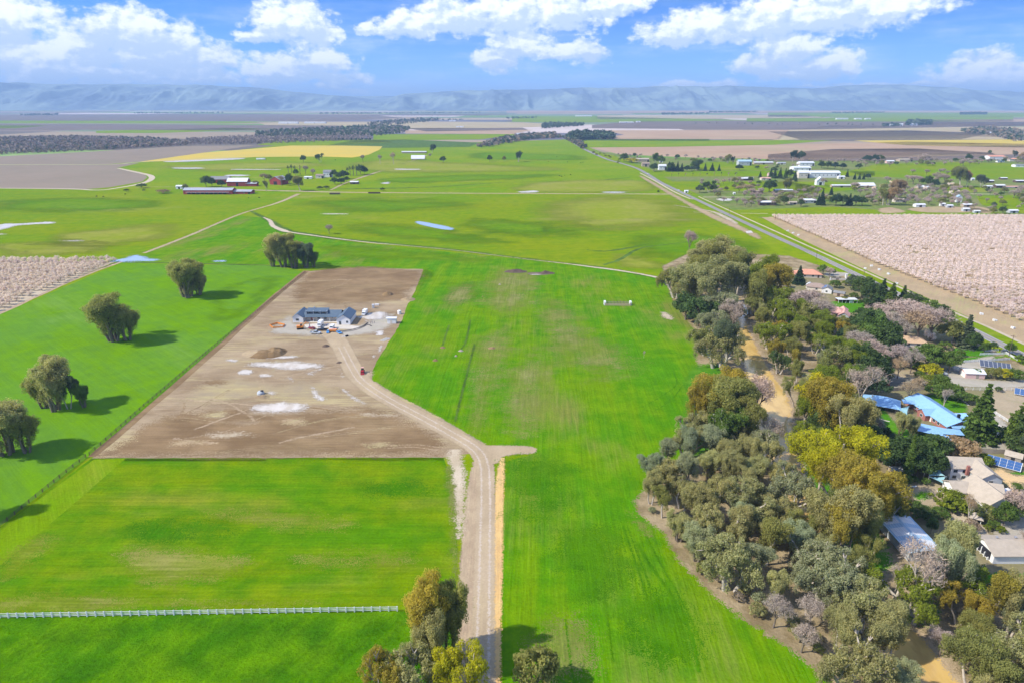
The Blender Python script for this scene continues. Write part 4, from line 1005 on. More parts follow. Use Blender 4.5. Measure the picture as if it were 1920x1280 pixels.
def inside(pt, poly):
    x, y = pt; c = False; j = len(poly) - 1
    for i in range(len(poly)):
        xi, yi = poly[i]; xj, yj = poly[j]
        if (yi > y) != (yj > y) and x < (xj - xi) * (y - yi) / (yj - yi) + xi: c = not c
        j = i
    return c

ALLPTS = []
KEEP_OUT = []


def fill(poly_px, zone, mixk, hr, dist, seed, wide=1.0, tries=4000, maxn=400, margin=1.0):
    poly = [P(*q) for q in poly_px]; rnd = random.Random(seed); xs = [p_[0] for p_ in poly]; ys = [p_[1] for p_ in poly]; n_ = 0
    tot = sum(m_[2] for m_ in mixk)
    for _ in range(tries):
        p_ = (rnd.uniform(min(xs), max(xs)), rnd.uniform(min(ys), max(ys)))
        if not inside(p_, poly) or any(inside(p_, k_) for k_ in KEEP_OUT): continue
        if any((p_[0] - q[0]) ** 2 + (p_[1] - q[1]) ** 2 < (dist * (0.5 + 0.5 * q[2])) ** 2 for q in ALLPTS): continue
        r_ = rnd.uniform(0, tot)
        for kind, tone, wt, *hk in mixk:
            r_ -= wt
            if r_ <= 0: break
        h = rnd.uniform(*hr) * (hk[0] if hk else 1)
        tree(kind, tone, p_[0], p_[1], h, zone, wide * rnd.uniform(0.9, 1.15)); ALLPTS.append((p_[0], p_[1], margin)); n_ += 1
        if n_ >= maxn: break
    return n_


def tt(kind, tone, px, top, base, zone, wide=1.0, m_=1.0, **k):
    e = tpx(kind, tone, px, top, base, zone, wide, **k); ALLPTS.append((e.location.x, e.location.y, m_)); return e
# ------------------------------------------------------------------ almond orchards in blossom
EDGE_R = [P(1440, 407), P(1530, 447), P(1640, 498), P(1780, 552), P(1925, 612), P(2300, 770)]
def edge_x(y, tab):
    t = sorted(tab, key=lambda p_: p_[1])
    if y <= t[0][1]: return t[0][0]
    for a, b in zip(t, t[1:]):
        if y <= b[1]: return a[0] + (b[0] - a[0]) * (y - a[1]) / (b[1] - a[1])
    return t[-1][0]
ra = random.Random(5); right = []; left = []
y = P(1900, 622)[1]; rowi = 0
yfar = P(1600, 407)[1]
while y < yfar:
    k_ = 0; x = edge_x(y, EDGE_R) + 4 + ra.uniform(-0.5, 0.5)
    while x < 0.715 * y + 40:
        if ra.random() > 0.012: right.append((x + ra.uniform(-.2, .2), y + ra.uniform(-.15, .15), rowi, k_))
        x += 5.4; k_ += 1
    y += 7.2; rowi += 1
EDGE_L = [P(0, 588), P(150, 520), P(228, 491)]
y = P(0, 586)[1] - 40; rowi = 0
while y < P(100, 488)[1]:
    k_ = 0; x = edge_x(y, EDGE_L) - 6 + ra.uniform(-0.6, 0.6)
    if y < EDGE_L[0][1]: x = EDGE_L[0][0] - (EDGE_L[0][1] - y) * 1.1 - 6
    while x > -0.715 * y - 36:
        if ra.random() > 0.01: left.append((x + ra.uniform(-.2, .2), y + ra.uniform(-.15, .15), rowi, k_))
        x -= 5.4; k_ += 1
    y += 7.2; rowi += 1


def almond(x, y, k, label, group):
    t, c, lm, bm_, href = RT.choice(PROTO['blossom'])
    s_ = RT.uniform(0.88, 1.12); e = empty('almond_tree', x, y, 0, RT.uniform(0, 6.28), label, 'tree', group); e.scale = (s_, s_, s_ * RT.uniform(0.9, 1.1))
    tone = TONE['blossom']; v = (0.93 if k % 4 == 0 else 1.0) * RT.uniform(0.93, 1.05)
    cr = link('crown', c, e); cr.color = (tone[0] * v, tone[1] * v * (0.97 if k % 4 == 0 else 1), tone[2] * v, 1); link('trunk', t, e)

right.sort(key=lambda q: q[0] ** 2 + q[1] ** 2); left.sort(key=lambda q: q[0] ** 2 + q[1] ** 2)
nl = len(left); nr = max(60, 300 - nl)
for x, y, k, j in left: almond(x, y, k, f'blossoming almond tree in left orchard, {ordw(k)} row from front, {ordw(j)} from the green field', 'almond trees of the left orchard')
for x, y, k, j in right[:nr]: almond(x, y, k, f'blossoming almond tree in right orchard, {ordw(k)} row from front, {ordw(j)} from the road', 'almond trees at the near corner of the right orchard')
rest = right[nr:]
rs = np.random.RandomState(3); V = []; Fc = []; T = []; C = []; tv = []; tf = []
base = [leaves(np.random.RandomState(40 + i), [(math.cos(a) * 1.5, math.sin(a) * 1.5, 3.1 + (a % 1) * 0.5) for a in np.linspace(0, 6.28, 7)] + [(0, 0, 3.8), (0.3, 0.2, 3.0)], [(1.15, 1.15, 1.0)] * 9, [24] * 9, 0.64, 1.3, 0.8, 0.5) for i in range(4)]
off = 0
for i, (x, y, k, j_) in enumerate(rest):
    v, f, t = base[i % 4]; a = rs.uniform(0, 6.28); s_ = rs.uniform(0.94, 1.06); ca, sa = math.cos(a) * s_, math.sin(a) * s_
    vv = np.stack([v[:, 0] * ca - v[:, 1] * sa + x, v[:, 0] * sa + v[:, 1] * ca + y, v[:, 2] * s_], 1)
    V.append(vv); Fc.append(f + off); off += len(v); T.append(np.clip(t * 0.7 + (0.0 if k % 4 == 0 else 0.25), 0, 1))
    a0 = len(tv)
    for q in range(3): tv.append((x + 0.14 * math.cos(q * 2.09), y + 0.14 * math.sin(q * 2.09), 0))
    for q in range(3): tv.append((x + 0.1 * math.cos(q * 2.09), y + 0.1 * math.sin(q * 2.09), 2.6))
    for q in range(3): tf.append((a0 + q, a0 + (q + 1) % 3, a0 + 3 + (q + 1) % 3, a0 + 3 + q))
me = leaf_mesh('almond_orchard', [(np.concatenate(V), np.concatenate(Fc), np.concatenate(T))])
# trunks join the same mesh as a second material
nv = len(me.vertices)
bmt = mesh_np('tmp', tv, tf)
ob = link('almond_orchard', me, mat=[M['blossom'], M['bark']])
import bmesh
bm = bmesh.new(); bm.from_mesh(bmt)
for f_ in bm.faces: f_.material_index = 1
bm.to_mesh(bmt)
bm2 = bmesh.new(); bm2.from_mesh(me); bm2.from_mesh(bmt); bm2.to_mesh(me); bm2.free(); bm.free(); bpy.data.meshes.remove(bmt)
ob.color = (*TONE['blossom'], 1)
tag(ob, 'rows upon rows of pale pink almond blossom stretching away beyond the road', kind='stuff')
# ------------------------------------------------------------------ building kit
def vm(name, v, f, parent=None, mat=None, **k):
    me = bpy.data.meshes.new(name); me.from_pydata([tuple(p) for p in v], [], [tuple(q) for q in f]); me.update()
    import bmesh as _b
    bm_ = _b.new(); bm_.from_mesh(me); _b.ops.recalc_face_normals(bm_, faces=bm_.faces); bm_.to_mesh(me); bm_.free()
    return link(name, me, parent, mat, **k)


def box(name, parent, mat, x0, x1, y0, y1, z0, z1, rz=0.0):
    cx, cy = (x0 + x1) / 2, (y0 + y1) / 2; a, b = (x1 - x0) / 2, (y1 - y0) / 2
    v = [(sx * a, sy * b, z) for z in (z0, z1) for sx, sy in ((-1, -1), (1, -1), (1, 1), (-1, 1))]
    f = [(0, 1, 2, 3), (4, 5, 6, 7), (0, 1, 5, 4), (1, 2, 6, 5), (2, 3, 7, 6), (3, 0, 4, 7)]
    return vm(name, v, f, parent, mat, loc=(cx, cy, 0), rz=rz)


def boxes(name, parent, mat, L):
    v = []; f = []
    for (x0, x1, y0, y1, z0, z1) in L:
        i = len(v); v += [(x, y, z) for z in (z0, z1) for x, y in ((x0, y0), (x1, y0), (x1, y1), (x0, y1))]
        f += [tuple(i + k for k in q) for q in ((0, 1, 2, 3), (4, 5, 6, 7), (0, 1, 5, 4), (1, 2, 6, 5), (2, 3, 7, 6), (3, 0, 4, 7))]
    return vm(name, v, f, parent, mat)


def T2(cx, cy, ang, x, y): c, s_ = math.cos(ang), math.sin(ang); return (cx + c * x - s_ * y, cy + s_ * x + c * y)


def window(parent, mat_f, mat_g, cx, cy, z, w_, h, ang, sub=True, name='window'):
    """ang: direction the window faces; built flat against a wall, 5 cm proud"""
    nx, ny = math.cos(ang), math.sin(ang); tx, ty = -ny, nx
    def slab(nm, par, m_, ww, hh, d0, d1):
        v = []
        for d in (d0, d1):
            for s1, s2 in ((-1, -1), (1, -1), (1, 1), (-1, 1)): v.append((cx + nx * d + tx * s1 * ww / 2, cy + ny * d + ty * s1 * ww / 2, z + s2 * hh / 2))
        return vm(nm, v, [(0, 1, 2, 3), (4, 5, 6, 7), (0, 1, 5, 4), (1, 2, 6, 5), (2, 3, 7, 6), (3, 0, 4, 7)], par, m_)
    fr = slab(name, parent, mat_f, w_ + 0.24, h + 0.24, 0.0, 0.05)
    if sub: slab('pane', fr, mat_g, w_, h, 0.052, 0.075)
    return fr


def wing(parent, cx, cy, L, W, h, rise, ang, wallm, roofm, over=0.5, hip=False, wins=(), door=None, thick=0.16, gable_in=None, wall=True):
    """one gabled or hipped block; ridge along local x, turned by ang"""
    a, b = L / 2, W / 2; t = lambda x, y, z: (*T2(cx, cy, ang, x, y), z)
    if wall:
        if hip:
            v = [t(x, y, z) for z in (0, h) for x, y in ((-a, -b), (a, -b), (a, b), (-a, b))]
            vm('wall', v, [(0, 1, 5, 4), (1, 2, 6, 5), (2, 3, 7, 6), (3, 0, 4, 7)], parent, wallm)
        else:
            v = [t(x, y, z) for x in (-a, a) for y, z in ((-b, 0), (b, 0), (b, h), (0, h + rise), (-b, h))]
            vm('wall', v, [(0, 1, 2, 3, 4), (5, 6, 7, 8, 9), (0, 5, 9, 4), (1, 6, 7, 2)], parent, wallm)
    sl = rise / b; e = over; z0 = h - sl * e + 0.03
    if hip:
        r = max(a - b, 0.01) * 1.0
        v = [t(x, y, z0) for x, y in ((-a - e, -b - e), (a + e, -b - e), (a + e, b + e), (-a - e, b + e))] + [t(-r, 0, h + rise), t(r, 0, h + rise)]
        v += [t(x, y, z0 - thick) for x, y in ((-a - e, -b - e), (a + e, -b - e), (a + e, b + e), (-a - e, b + e))]
        f = [(0, 1, 5, 4), (1, 2, 5), (2, 3, 4, 5), (3, 0, 4), (6, 7, 8, 9), (0, 1, 7, 6), (1, 2, 8, 7), (2, 3, 9, 8), (3, 0, 6, 9)]
    else:
        v = []
        for x in (-a - e, a + e):
            for y, z in ((-b - e, z0), (0, h + rise + 0.03), (b + e, z0), (b + e, z0 + thick), (0, h + rise + 0.03 + thick), (-b - e, z0 + thick)): v.append(t(x, y, z))
        f = [(0, 1, 4, 5), (1, 2, 3, 4), (6, 7, 10, 11), (7, 8, 9, 10), (0, 6, 7, 1), (1, 7, 8, 2), (2, 8, 9, 3), (3, 9, 10, 4), (4, 10, 11, 5), (5, 11, 6, 0)]
    rf = vm('roof', v, f, parent, roofm)
    for (side, pos, z, w_, hh) in wins:      # side: 'f' local -y, 'b' +y, 'l' -x, 'r' +x
        q = {'f': (pos, -b), 'b': (pos, b), 'l': (-a, pos), 'r': (a, pos)}[side]; fa = {'f': -math.pi / 2, 'b': math.pi / 2, 'l': math.pi, 'r': 0}[side]
        window(parent, M['trim'], M['glass'], *T2(cx, cy, ang, *q), z, w_, hh, ang + fa)
    if door:
        side, pos, w_, hh, dm = door
        q = {'f': (pos, -b), 'b': (pos, b), 'l': (-a, pos), 'r': (a, pos)}[side]; fa = {'f': -math.pi / 2, 'b': math.pi / 2, 'l': math.pi, 'r': 0}[side]
        window(parent, M[dm], M['glass'], *T2(cx, cy, ang, *q), hh / 2, w_, hh, ang + fa, False, 'door')
    return rf


def roof_mat(name, a, b, stripe=0.45, axis=0, depth=0.25, rough=0.6, spec=0.3):
    m, n = new_mat(name); o = n.objco(); nz = n.noise(n.pos(), 0.8, 4, 0.6); nf = n.noise(n.pos(), 5, 3, 0.6)
    wv = n.node('ShaderNodeTexWave', wave_type='BANDS', bands_direction='XYZ'[axis], wave_profile='SIN'); n.put(wv.inputs['Vector'], o); wv.inputs['Scale'].default_value = 1 / stripe * 0.314; wv.inputs['Distortion'].default_value = 0.4
    c = n.mix(n.ramp(nz, 0.3, 0.7), a, b); c = n.vmath('SCALE', c, sc=n.math('ADD', 0.82, n.math('ADD', n.math('MULTIPLY', wv.outputs['Fac'], depth), n.math('MULTIPLY', nf, 0.2))))
    n.out(n.bsdf(c, rough, spec, n.bump(wv.outputs['Fac'], 0.5, 0.08))); return m
M['trim'] = flat_mat('trim_white', (0.72, 0.72, 0.70), 0.6, 0.3, 0.06)
M['glass'] = flat_mat('window_glass', (0.035, 0.05, 0.06), 0.08, 0.8, 0.1)
M['wall_white'] = flat_mat('wall_white', (0.74, 0.73, 0.71), 0.7, 0.2, 0.08)
M['wall_cream'] = flat_mat('wall_cream', (0.66, 0.58, 0.48), 0.8, 0.2, 0.1)
M['wall_pink'] = flat_mat('wall_pink', (0.62, 0.42, 0.38), 0.8, 0.2, 0.1)
M['wall_red'] = flat_mat('wall_red', (0.30, 0.055, 0.045), 0.8, 0.2, 0.15)
M['wall_brick'] = flat_mat('wall_brick', (0.33, 0.14, 0.115), 0.85, 0.2, 0.25, 6)
M['wall_grey'] = flat_mat('wall_grey', (0.42, 0.44, 0.45), 0.8, 0.2, 0.1)
M['wall_tan'] = flat_mat('wall_tan', (0.42, 0.33, 0.24), 0.8, 0.2, 0.12)
M['wood_dark'] = flat_mat('wood_dark', (0.115, 0.08, 0.06), 0.9, 0.1, 0.3, 3)
M['wood_grey'] = flat_mat('wood_grey', (0.32, 0.27, 0.22), 0.9, 0.1, 0.25, 3)
M['wood_new'] = flat_mat('wood_new', (0.52, 0.40, 0.25), 0.85, 0.1, 0.2, 3)
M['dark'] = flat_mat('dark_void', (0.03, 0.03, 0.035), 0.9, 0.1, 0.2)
M['roof_white'] = roof_mat('roof_white', (0.72, 0.72, 0.72), (0.62, 0.62, 0.63), 0.6, 0, 0.12, 0.5)
M['roof_metal'] = roof_mat('roof_metal', (0.40, 0.41, 0.43), (0.33, 0.34, 0.37), 0.6, 0, 0.18, 0.45, 0.5)
M['roof_dark'] = roof_mat('roof_dark', (0.095, 0.135, 0.175), (0.080, 0.115, 0.150), 0.5, 0, 0.2, 0.45, 0.5)
M['roof_grey'] = roof_mat('roof_grey', (0.24, 0.235, 0.23), (0.19, 0.185, 0.18), 0.35, 1, 0.2, 0.8)
M['roof_beige'] = roof_mat('roof_beige', (0.46, 0.385, 0.30), (0.40, 0.335, 0.26), 0.35, 1, 0.16, 0.8)
M['roof_tan'] = roof_mat('roof_tan', (0.58, 0.40, 0.25), (0.50, 0.34, 0.21), 0.35, 1, 0.16, 0.8)
M['roof_brown'] = roof_mat('roof_brown', (0.34, 0.25, 0.20), (0.29, 0.21, 0.165), 0.35, 1, 0.2, 0.8)
M['roof_terra'] = roof_mat('roof_terra', (0.66, 0.30, 0.19), (0.56, 0.25, 0.16), 0.4, 0, 0.25, 0.8)
M['roof_salmon'] = roof_mat('roof_salmon', (0.64, 0.36, 0.29), (0.55, 0.30, 0.24), 0.4, 0, 0.25, 0.8)
M['roof_blue'] = roof_mat('roof_blue', (0.27, 0.47, 0.70), (0.23, 0.42, 0.65), 0.5, 0, 0.14, 0.4, 0.45)
M['roof_bluegrey'] = roof_mat('roof_bluegrey', (0.30, 0.44, 0.56), (0.38, 0.50, 0.60), 0.8, 0, 0.25, 0.4, 0.5)
M['solar'] = flat_mat('solar_cell', (0.045, 0.11, 0.26), 0.15, 0.8, 0.15)
M["solar_dark"] = flat_mat('solar_dark', (0.07, 0.08, 0.11), 0.2, 0.7, 0.15)
M['sail'] = flat_mat('shade_sail', (0.26, 0.44, 0.46), 0.7, 0.2, 0.1)
M['metal'] = flat_mat('metal', (0.5, 0.5, 0.52), 0.4, 0.5, 0.1, metal=0.6)
M['tyre'] = flat_mat('tyre', (0.03, 0.03, 0.03), 0.9, 0.1)
M['rim'] = flat_mat('rim', (0.5, 0.5, 0.5), 0.3, 0.5, metal=0.8)
M['lamp'] = flat_mat('headlight', (0.8, 0.8, 0.78), 0.1, 0.8)
M['tail'] = flat_mat('taillight', (0.5, 0.03, 0.02), 0.2, 0.6)


def at(px, py, z=0.0): return P(px, py, z)


def house(name, px, py, label, rz=0.0, cat='house', group=None):
    x, y = P(px, py); return empty(name, x, y, 0.0, rz, label, cat, group)


def mpp(py): return CAM_H / (SP + (py - 640) / FPX * CP) / FPX      # metres per photo pixel at that ground row

# ------------------------------------------------------------------ fences


def rail_fence(pts_px, label, mat_, post_gap=2.4, h=1.3, rails=3, cap=False, name='white_fence', world=False, rw=0.14, pw=0.14, joined_from=9999):
    pts = pts_px if world else [P(*q) for q in pts_px]
    e = empty(name, pts[0][0], pts[0][1], 0, 0, label, 'fence'); ox, oy = pts[0]
    pm = None; dist = 0; posts = []
    for (a, b) in zip(pts, pts[1:]):
        A, B = Vector(a), Vector(b); L = (B - A).length; n_ = max(1, round(L / post_gap)); ang = math.atan2((B - A).y, (B - A).x)
        for i in range(n_): posts.append((A + (B - A) * i / n_, ang))
        for k in range(rails):
            z = h * (0.28 + 0.62 * k / max(1, rails - 1)) if rails > 1 else h * 0.8
            me = bpy.data.meshes.new('rail'); w2, h2 = 0.025, rw / 2
            me.from_pydata([(x, y_, z_) for z_ in (z - h2, z + h2) for x, y_ in ((0, -w2), (L, -w2), (L, w2), (0, w2))], [], [(3, 2, 1, 0), (4, 5, 6, 7), (0, 1, 5, 4), (1, 2, 6, 5), (2, 3, 7, 6), (3, 0, 4, 7)]); me.update()
            link('rail', me, e, mat_, loc=(A.x - ox, A.y - oy, 0), rz=ang)
    posts.append((Vector(pts[-1]), posts[-1][1]))
    w2 = pw / 2; me = bpy.data.meshes.new('post')
    me.from_pydata([(x, y_, z_) for z_ in (-0.1, h) for x, y_ in ((-w2, -w2), (w2, -w2), (w2, w2), (-w2, w2))] + [(0, 0, h + w2)], [], [(3, 2, 1, 0), (4, 5, 8), (5, 6, 8), (6, 7, 8), (7, 4, 8), (0, 1, 5, 4), (1, 2, 6, 5), (2, 3, 7, 6), (3, 0, 4, 7)]); me.update(); me.materials.append(mat_)
    for q, ang in posts: link('post', me, e, loc=(q.x - ox, q.y - oy, 0), rz=ang)
    return e

# ------------------------------------------------------------------ vehicles


def paint(name, c): m_ = flat_mat(name, c, 0.25, 0.6, 0.04); M[name] = m_; return m_
for nm, c in dict(car_white=(0.75, 0.75, 0.75), car_silver=(0.42, 0.45, 0.48), car_black=(0.025, 0.027, 0.032), car_red=(0.32, 0.025, 0.03), car_blue=(0.06, 0.28, 0.62), car_orange=(0.75, 0.25, 0.03), car_grey=(0.16, 0.17, 0.18)).items(): paint(nm, c)


def wheel_mesh(r=0.36, w_=0.24):
    v = []; f = []; k = 14
    for s_ in (-w_ / 2, w_ / 2):
        for i in range(k): a = 6.2832 * i / k; v.append((r * math.cos(a), s_, r * math.sin(a) + r))
    f = [(i, (i + 1) % k, k + (i + 1) % k, k + i) for i in range(k)] + [tuple(range(k))[::-1], tuple(range(k, 2 * k))]
    me = bpy.data.meshes.new('wheel'); me.from_pydata(v, [], f); me.update(); me.materials.append(M['tyre'])
    v = []; 
    for s_ in (-w_ / 2 - 0.015, w_ / 2 + 0.015):
        for i in range(k): a = 6.2832 * i / k; v.append((r * 0.6 * math.cos(a), s_, r * 0.6 * math.sin(a) + r))
    mr = bpy.data.meshes.new('rim'); mr.from_pydata(v, [], f); mr.update(); mr.materials.append(M['rim'])
    return me, mr
WM = wheel_mesh()


def prism(name, parent, mat_, prof, w_, taper=0.0, ztap=0.9):
    """side profile in (x, z) pushed out to width w_; upper points drawn in by taper"""
    n_ = len(prof); v = []
    for s_ in (-1, 1):
        for x, z in prof: v.append((x, s_ * (w_ / 2 - (taper if z > ztap else 0)), z))
    f = [tuple(range(n_))[::-1], tuple(range(n_, 2 * n_))] + [(i, (i + 1) % n_, n_ + (i + 1) % n_, n_ + i) for i in range(n_)]
    o = vm(name, v, f, parent, mat_); b = o.modifiers.new('bevel', 'BEVEL'); b.width = 0.05; b.segments = 2; b.limit_method = 'ANGLE'
    return o


def vehicle(kind, col, px, py, rz, label, sc=1.0, group=None, cargo=None):
    x, y = P(px, py); nm = {'car': 'car', 'suv': 'car', 'pickup': 'pickup_truck', 'van': 'van', 'boxtruck': 'box_truck'}[kind]
    e = empty('parked_' + nm, x, y, zl(9, y), rz, label, {'car': 'car', 'suv': 'car', 'pickup': 'pickup', 'van': 'van', 'boxtruck': 'truck'}[kind], group); e.scale = (sc,) * 3
    m_ = M[col]
    if kind in ('car', 'suv'):
        hh = 1.45 if kind == 'car' else 1.75; L = 4.5 if kind == 'car' else 4.9; a = L / 2
        prism('body', e, m_, [(-a, 0.35), (a, 0.35), (a, 0.72), (a - 0.25, 0.86), (a - 1.3, 0.95), (-a + 0.5, 0.98), (-a, 0.9)], 1.82)
        prism('cabin', e, M['glass'], [(a - 1.45, 0.93), (a - 2.05, hh - 0.06), (-a + 0.75, hh - 0.06), (-a + 0.15, 0.96)], 1.68, 0.14, 1.0)
        prism('car_roof', e, m_, [(a - 2.1, hh - 0.055), (-a + 0.72, hh - 0.055), (-a + 0.8, hh), (a - 2.2, hh)], 1.42)
        wb = 1.35
    elif kind == 'pickup':
        L = 5.6; a = L / 2
        prism('body', e, m_, [(-a, 0.45), (a, 0.45), (a, 0.95), (a - 0.2, 1.08), (a - 1.3, 1.12), (-a + 2.05, 1.12), (-a + 2.05, 0.75), (-a + 0.06, 0.75), (-a + 0.06, 1.1), (-a, 1.1)], 1.95)
        prism('cabin', e, M['glass'], [(a - 1.4, 1.1), (a - 1.95, 1.74), (-a + 2.15, 1.74), (-a + 2.05, 1.1)], 1.82, 0.16, 1.2)
        prism('car_roof', e, m_, [(a - 2.0, 1.745), (-a + 2.2, 1.745), (-a + 2.25, 1.82), (a - 2.1, 1.82)], 1.5)
        box('bed_side', e, m_, -a, -a + 2.04, -0.975, -0.9, 0.75, 1.12); box('bed_side', e, m_, -a, -a + 2.04, 0.9, 0.975, 0.75, 1.12)
        wb = 1.75
    else:
        L = 6.6 if kind == 'boxtruck' else 5.6; a = L / 2; hh = 3.0 if kind == 'boxtruck' else 2.4
        if kind == 'boxtruck':
            box('cargo_box', e, M['car_white'], -a, a - 1.9, -1.15, 1.15, 0.75, hh)
            prism('body', e, m_, [(a - 1.85, 0.45), (a, 0.45), (a, 1.1), (a - 0.5, 1.3), (a - 0.75, 2.15), (a - 1.85, 2.2)], 2.0)
            prism('windscreen', e, M['glass'], [(a - 0.46, 1.35), (a - 0.42, 1.35), (a - 0.68, 2.08), (a - 0.72, 2.08)], 1.8)
            box('chassis', e, M['dark'], -a + 0.1, a - 1.9, -0.6, 0.6, 0.45, 0.745)
        else:
            prism('body', e, m_, [(-a, 0.4), (a, 0.4), (a, 1.0), (a - 0.7, 1.3), (a - 1.3, hh), (-a, hh)], 2.0)
            prism('windscreen', e, M['glass'], [(a - 0.70, 1.34), (a - 0.66, 1.34), (a - 1.2, hh - 0.18), (a - 1.25, hh - 0.18)], 1.8)
            for s_ in (-1, 1): box('side_window', e, M['glass'], a - 2.3, a - 1.35, s_ * 1.0 - 0.015, s_ * 1.0 + 0.015, 1.35, 2.1)
        wb = 1.9
    for sx in (-1, 1):
        for sy in (-1, 1):
            wl = link('wheel', WM[0], e, loc=(sx * wb, sy * 0.82, 0)); link('rim', WM[1], wl)
    for sy in (-0.65, 0.65):
        zz_ = 0.72 if kind in ('car', 'suv') else 0.85
        box('headlight', e, M['lamp'], a - 0.03, a + 0.02, sy - 0.17, sy + 0.17, zz_ - 0.1, zz_ + 0.06); box('taillight', e, M['tail'], -a - 0.02, -a + 0.03, sy - 0.12, sy + 0.12, zz_, zz_ + 0.14)
    return e
# ------------------------------------------------------------------ fences of the fields
rail_fence([(-360, 1166), (0, 1158), (745, 1145)], 'long white three-rail fence crossing the bottom of the left grass fields', M['trim'], 2.2, 1.55, 3, rw=0.17, pw=0.30)
rail_fence([(838, 1143), (826, 1143)], 'short white fence stub between the gum tree and the gravel driveway', M['trim'], 2.2, 1.35, 3)
# dark boundary fence on the left: three stretches
f1 = [(572, 511), (470, 594), (380, 668), (270, 762), (168, 853)]
rail_fence(f1, 'dark wooden rail fence along the left edge of the dirt lot', M['wood_dark'], 4.0, 1.4, 3, name='wooden_fence', pw=0.2, rw=0.12)
rail_fence([(161, 857), (112, 896), (80, 922), (0, 988), (-180, 1140)], 'dark wooden rail fence running to the lower left corner', M['wood_dark'], 3.4, 1.4, 3, name='wooden_fence', pw=0.2, rw=0.12)
# ------------------------------------------------------------------ the new house
hx, hy = P(606, 606)
e = empty('new_house', hx, hy, 0.03, 0, 'new white farmhouse with dark metal roof on the bare dirt lot', 'house')
def lx(px, py): p_ = P(px, py); return p_[0] - hx, p_[1] - hy
# right wing, gable to the camera
rx, ry = lx(644.5, 609); wing(e, rx, ry + 8.0, 16.5, 8.0, 3.6, 2.5, R(90), M['wall_white'], M['roof_dark'], 0.45, wins=[('l', -2.2, 1.9, 1.1, 1.3)], door=('l', 2.0, 1.0, 2.1, 'glass'))
# left wing
qx, qy = lx(559, 605); wing(e, qx, qy + 7.0, 14.0, 6.2, 3.3, 2.1, R(90), M['wall_white'], M['roof_dark'], 0.4, wins=[('l', 0.3, 1.9, 1.9, 1.3)])
# long middle body
mx0 = qx + 3.1; mx1 = rx - 4.0; my = qy + 8.3
wing(e, (mx0 + mx1) / 2, my, mx1 - mx0 - 0.1, 8.8, 3.2, 2.3, 0, M['wall_cream'], M['roof_dark'], 0.6, wins=[('f', -2.2, 1.7, 1.7, 1.3), ('f', 1.8, 1.7, 1.7, 1.3), ('f', 6.2, 2.0, 0.9, 0.7)], door=('f', -6.2, 1.7, 2.2, 'wall_brick'))
# low porch roof and its posts
px0, px1 = mx0 + 0.1, mx1 - 0.2
for q in np.linspace(px0 + 0.6, px1 - 0.6, 5): box('porch_post', e, M['trim'], q - 0.12, q + 0.12, my - 6.6, my - 6.36, 0, 2.75)
vm('porch_roof', [(px0, my - 6.8, 2.75), (px1, my - 6.8, 2.75), (px1, my - 4.55, 3.2), (px0, my - 4.55, 3.2), (px0, my - 6.8, 2.9), (px1, my - 6.8, 2.9), (px1, my - 4.55, 3.35), (px0, my - 4.55, 3.35)], [(0, 1, 2, 3), (4, 5, 6, 7), (0, 1, 5, 4), (1, 2, 6, 5), (2, 3, 7, 6), (3, 0, 4, 7)], e, M['roof_dark'])
# shed dormer with three bays standing on the middle roof
dl = mx0 + 1.0; dr = dl + 12.5; dy0 = my - 2.6; dy1 = my + 2.4
box('dormer', e, M['roof_dark'], dl, dr, dy0, dy1, 4.0, 5.3)
for k in range(4):
    q = dl + (dr - dl) * k / 3; box('dormer_fin', e, M['wall_grey'], q - 0.15, q + 0.15, dy0 - 1.0, dy0 - 0.02, 3.9, 5.8)
vm('dormer_roof', [(dl - 0.4, dy0 - 1.2, 5.35), (dr + 0.4, dy0 - 1.2, 5.35), (dr + 0.4, dy1, 6.1), (dl - 0.4, dy1, 6.1), (dl - 0.4, dy0 - 1.2, 5.5), (dr + 0.4, dy0 - 1.2, 5.5), (dr + 0.4, dy1, 6.25), (dl - 0.4, dy1, 6.25)], [(0, 1, 2, 3), (4, 5, 6, 7), (0, 1, 5, 4), (1, 2, 6, 5), (2, 3, 7, 6), (3, 0, 4, 7)], e, M['roof_dark'])
for k in range(3):
    q = dl + (dr - dl) * (k + 0.5) / 3; window(e, M['trim'], M['glass'], q, dy0 - 0.02, 4.7, 2.0, 0.8, -math.pi / 2)
box('chimney', e, M['wall_grey'], dl + 3.4, dl + 4.0, my + 1.2, my + 1.8, 6.0, 7.2)
boxes('terrace', e, M['concrete'], [(mx0, mx1, my - 8.4, my - 4.45, 0.02, 0.18)])
# vehicles and plant round the house
vehicle('boxtruck', 'car_white', 684, 590, R(-95), 'white box truck parked behind the right end of the new house', 1.0)
vehicle('boxtruck', 'car_white', 601, 611, R(-92), 'white box truck parked in front of the porch of the new house', 1.0)
vehicle('van', 'car_white', 623, 617, R(-92), 'white van parked between the new house and the orange trailer', 0.95)
vehicle('pickup', 'car_black', 605, 620, R(178), 'black pickup with an open bed just below the white box truck', 1.05)
vehicle('car', 'car_red', 585, 617, R(150), 'small red car parked among the builders vehicles', 0.95)
vehicle('pickup', 'car_silver', 592, 626, R(-12), 'silver and black pickup nearest the bend of the gravel drive', 1.1)
vehicle('car', 'car_blue', 615, 624, R(-80), 'small bright blue car between the black pickup and the orange trailer', 0.85)
vehicle('pickup', 'car_blue', 636, 625, R(-55), 'light blue pickup at the right end of the parked row', 0.85)


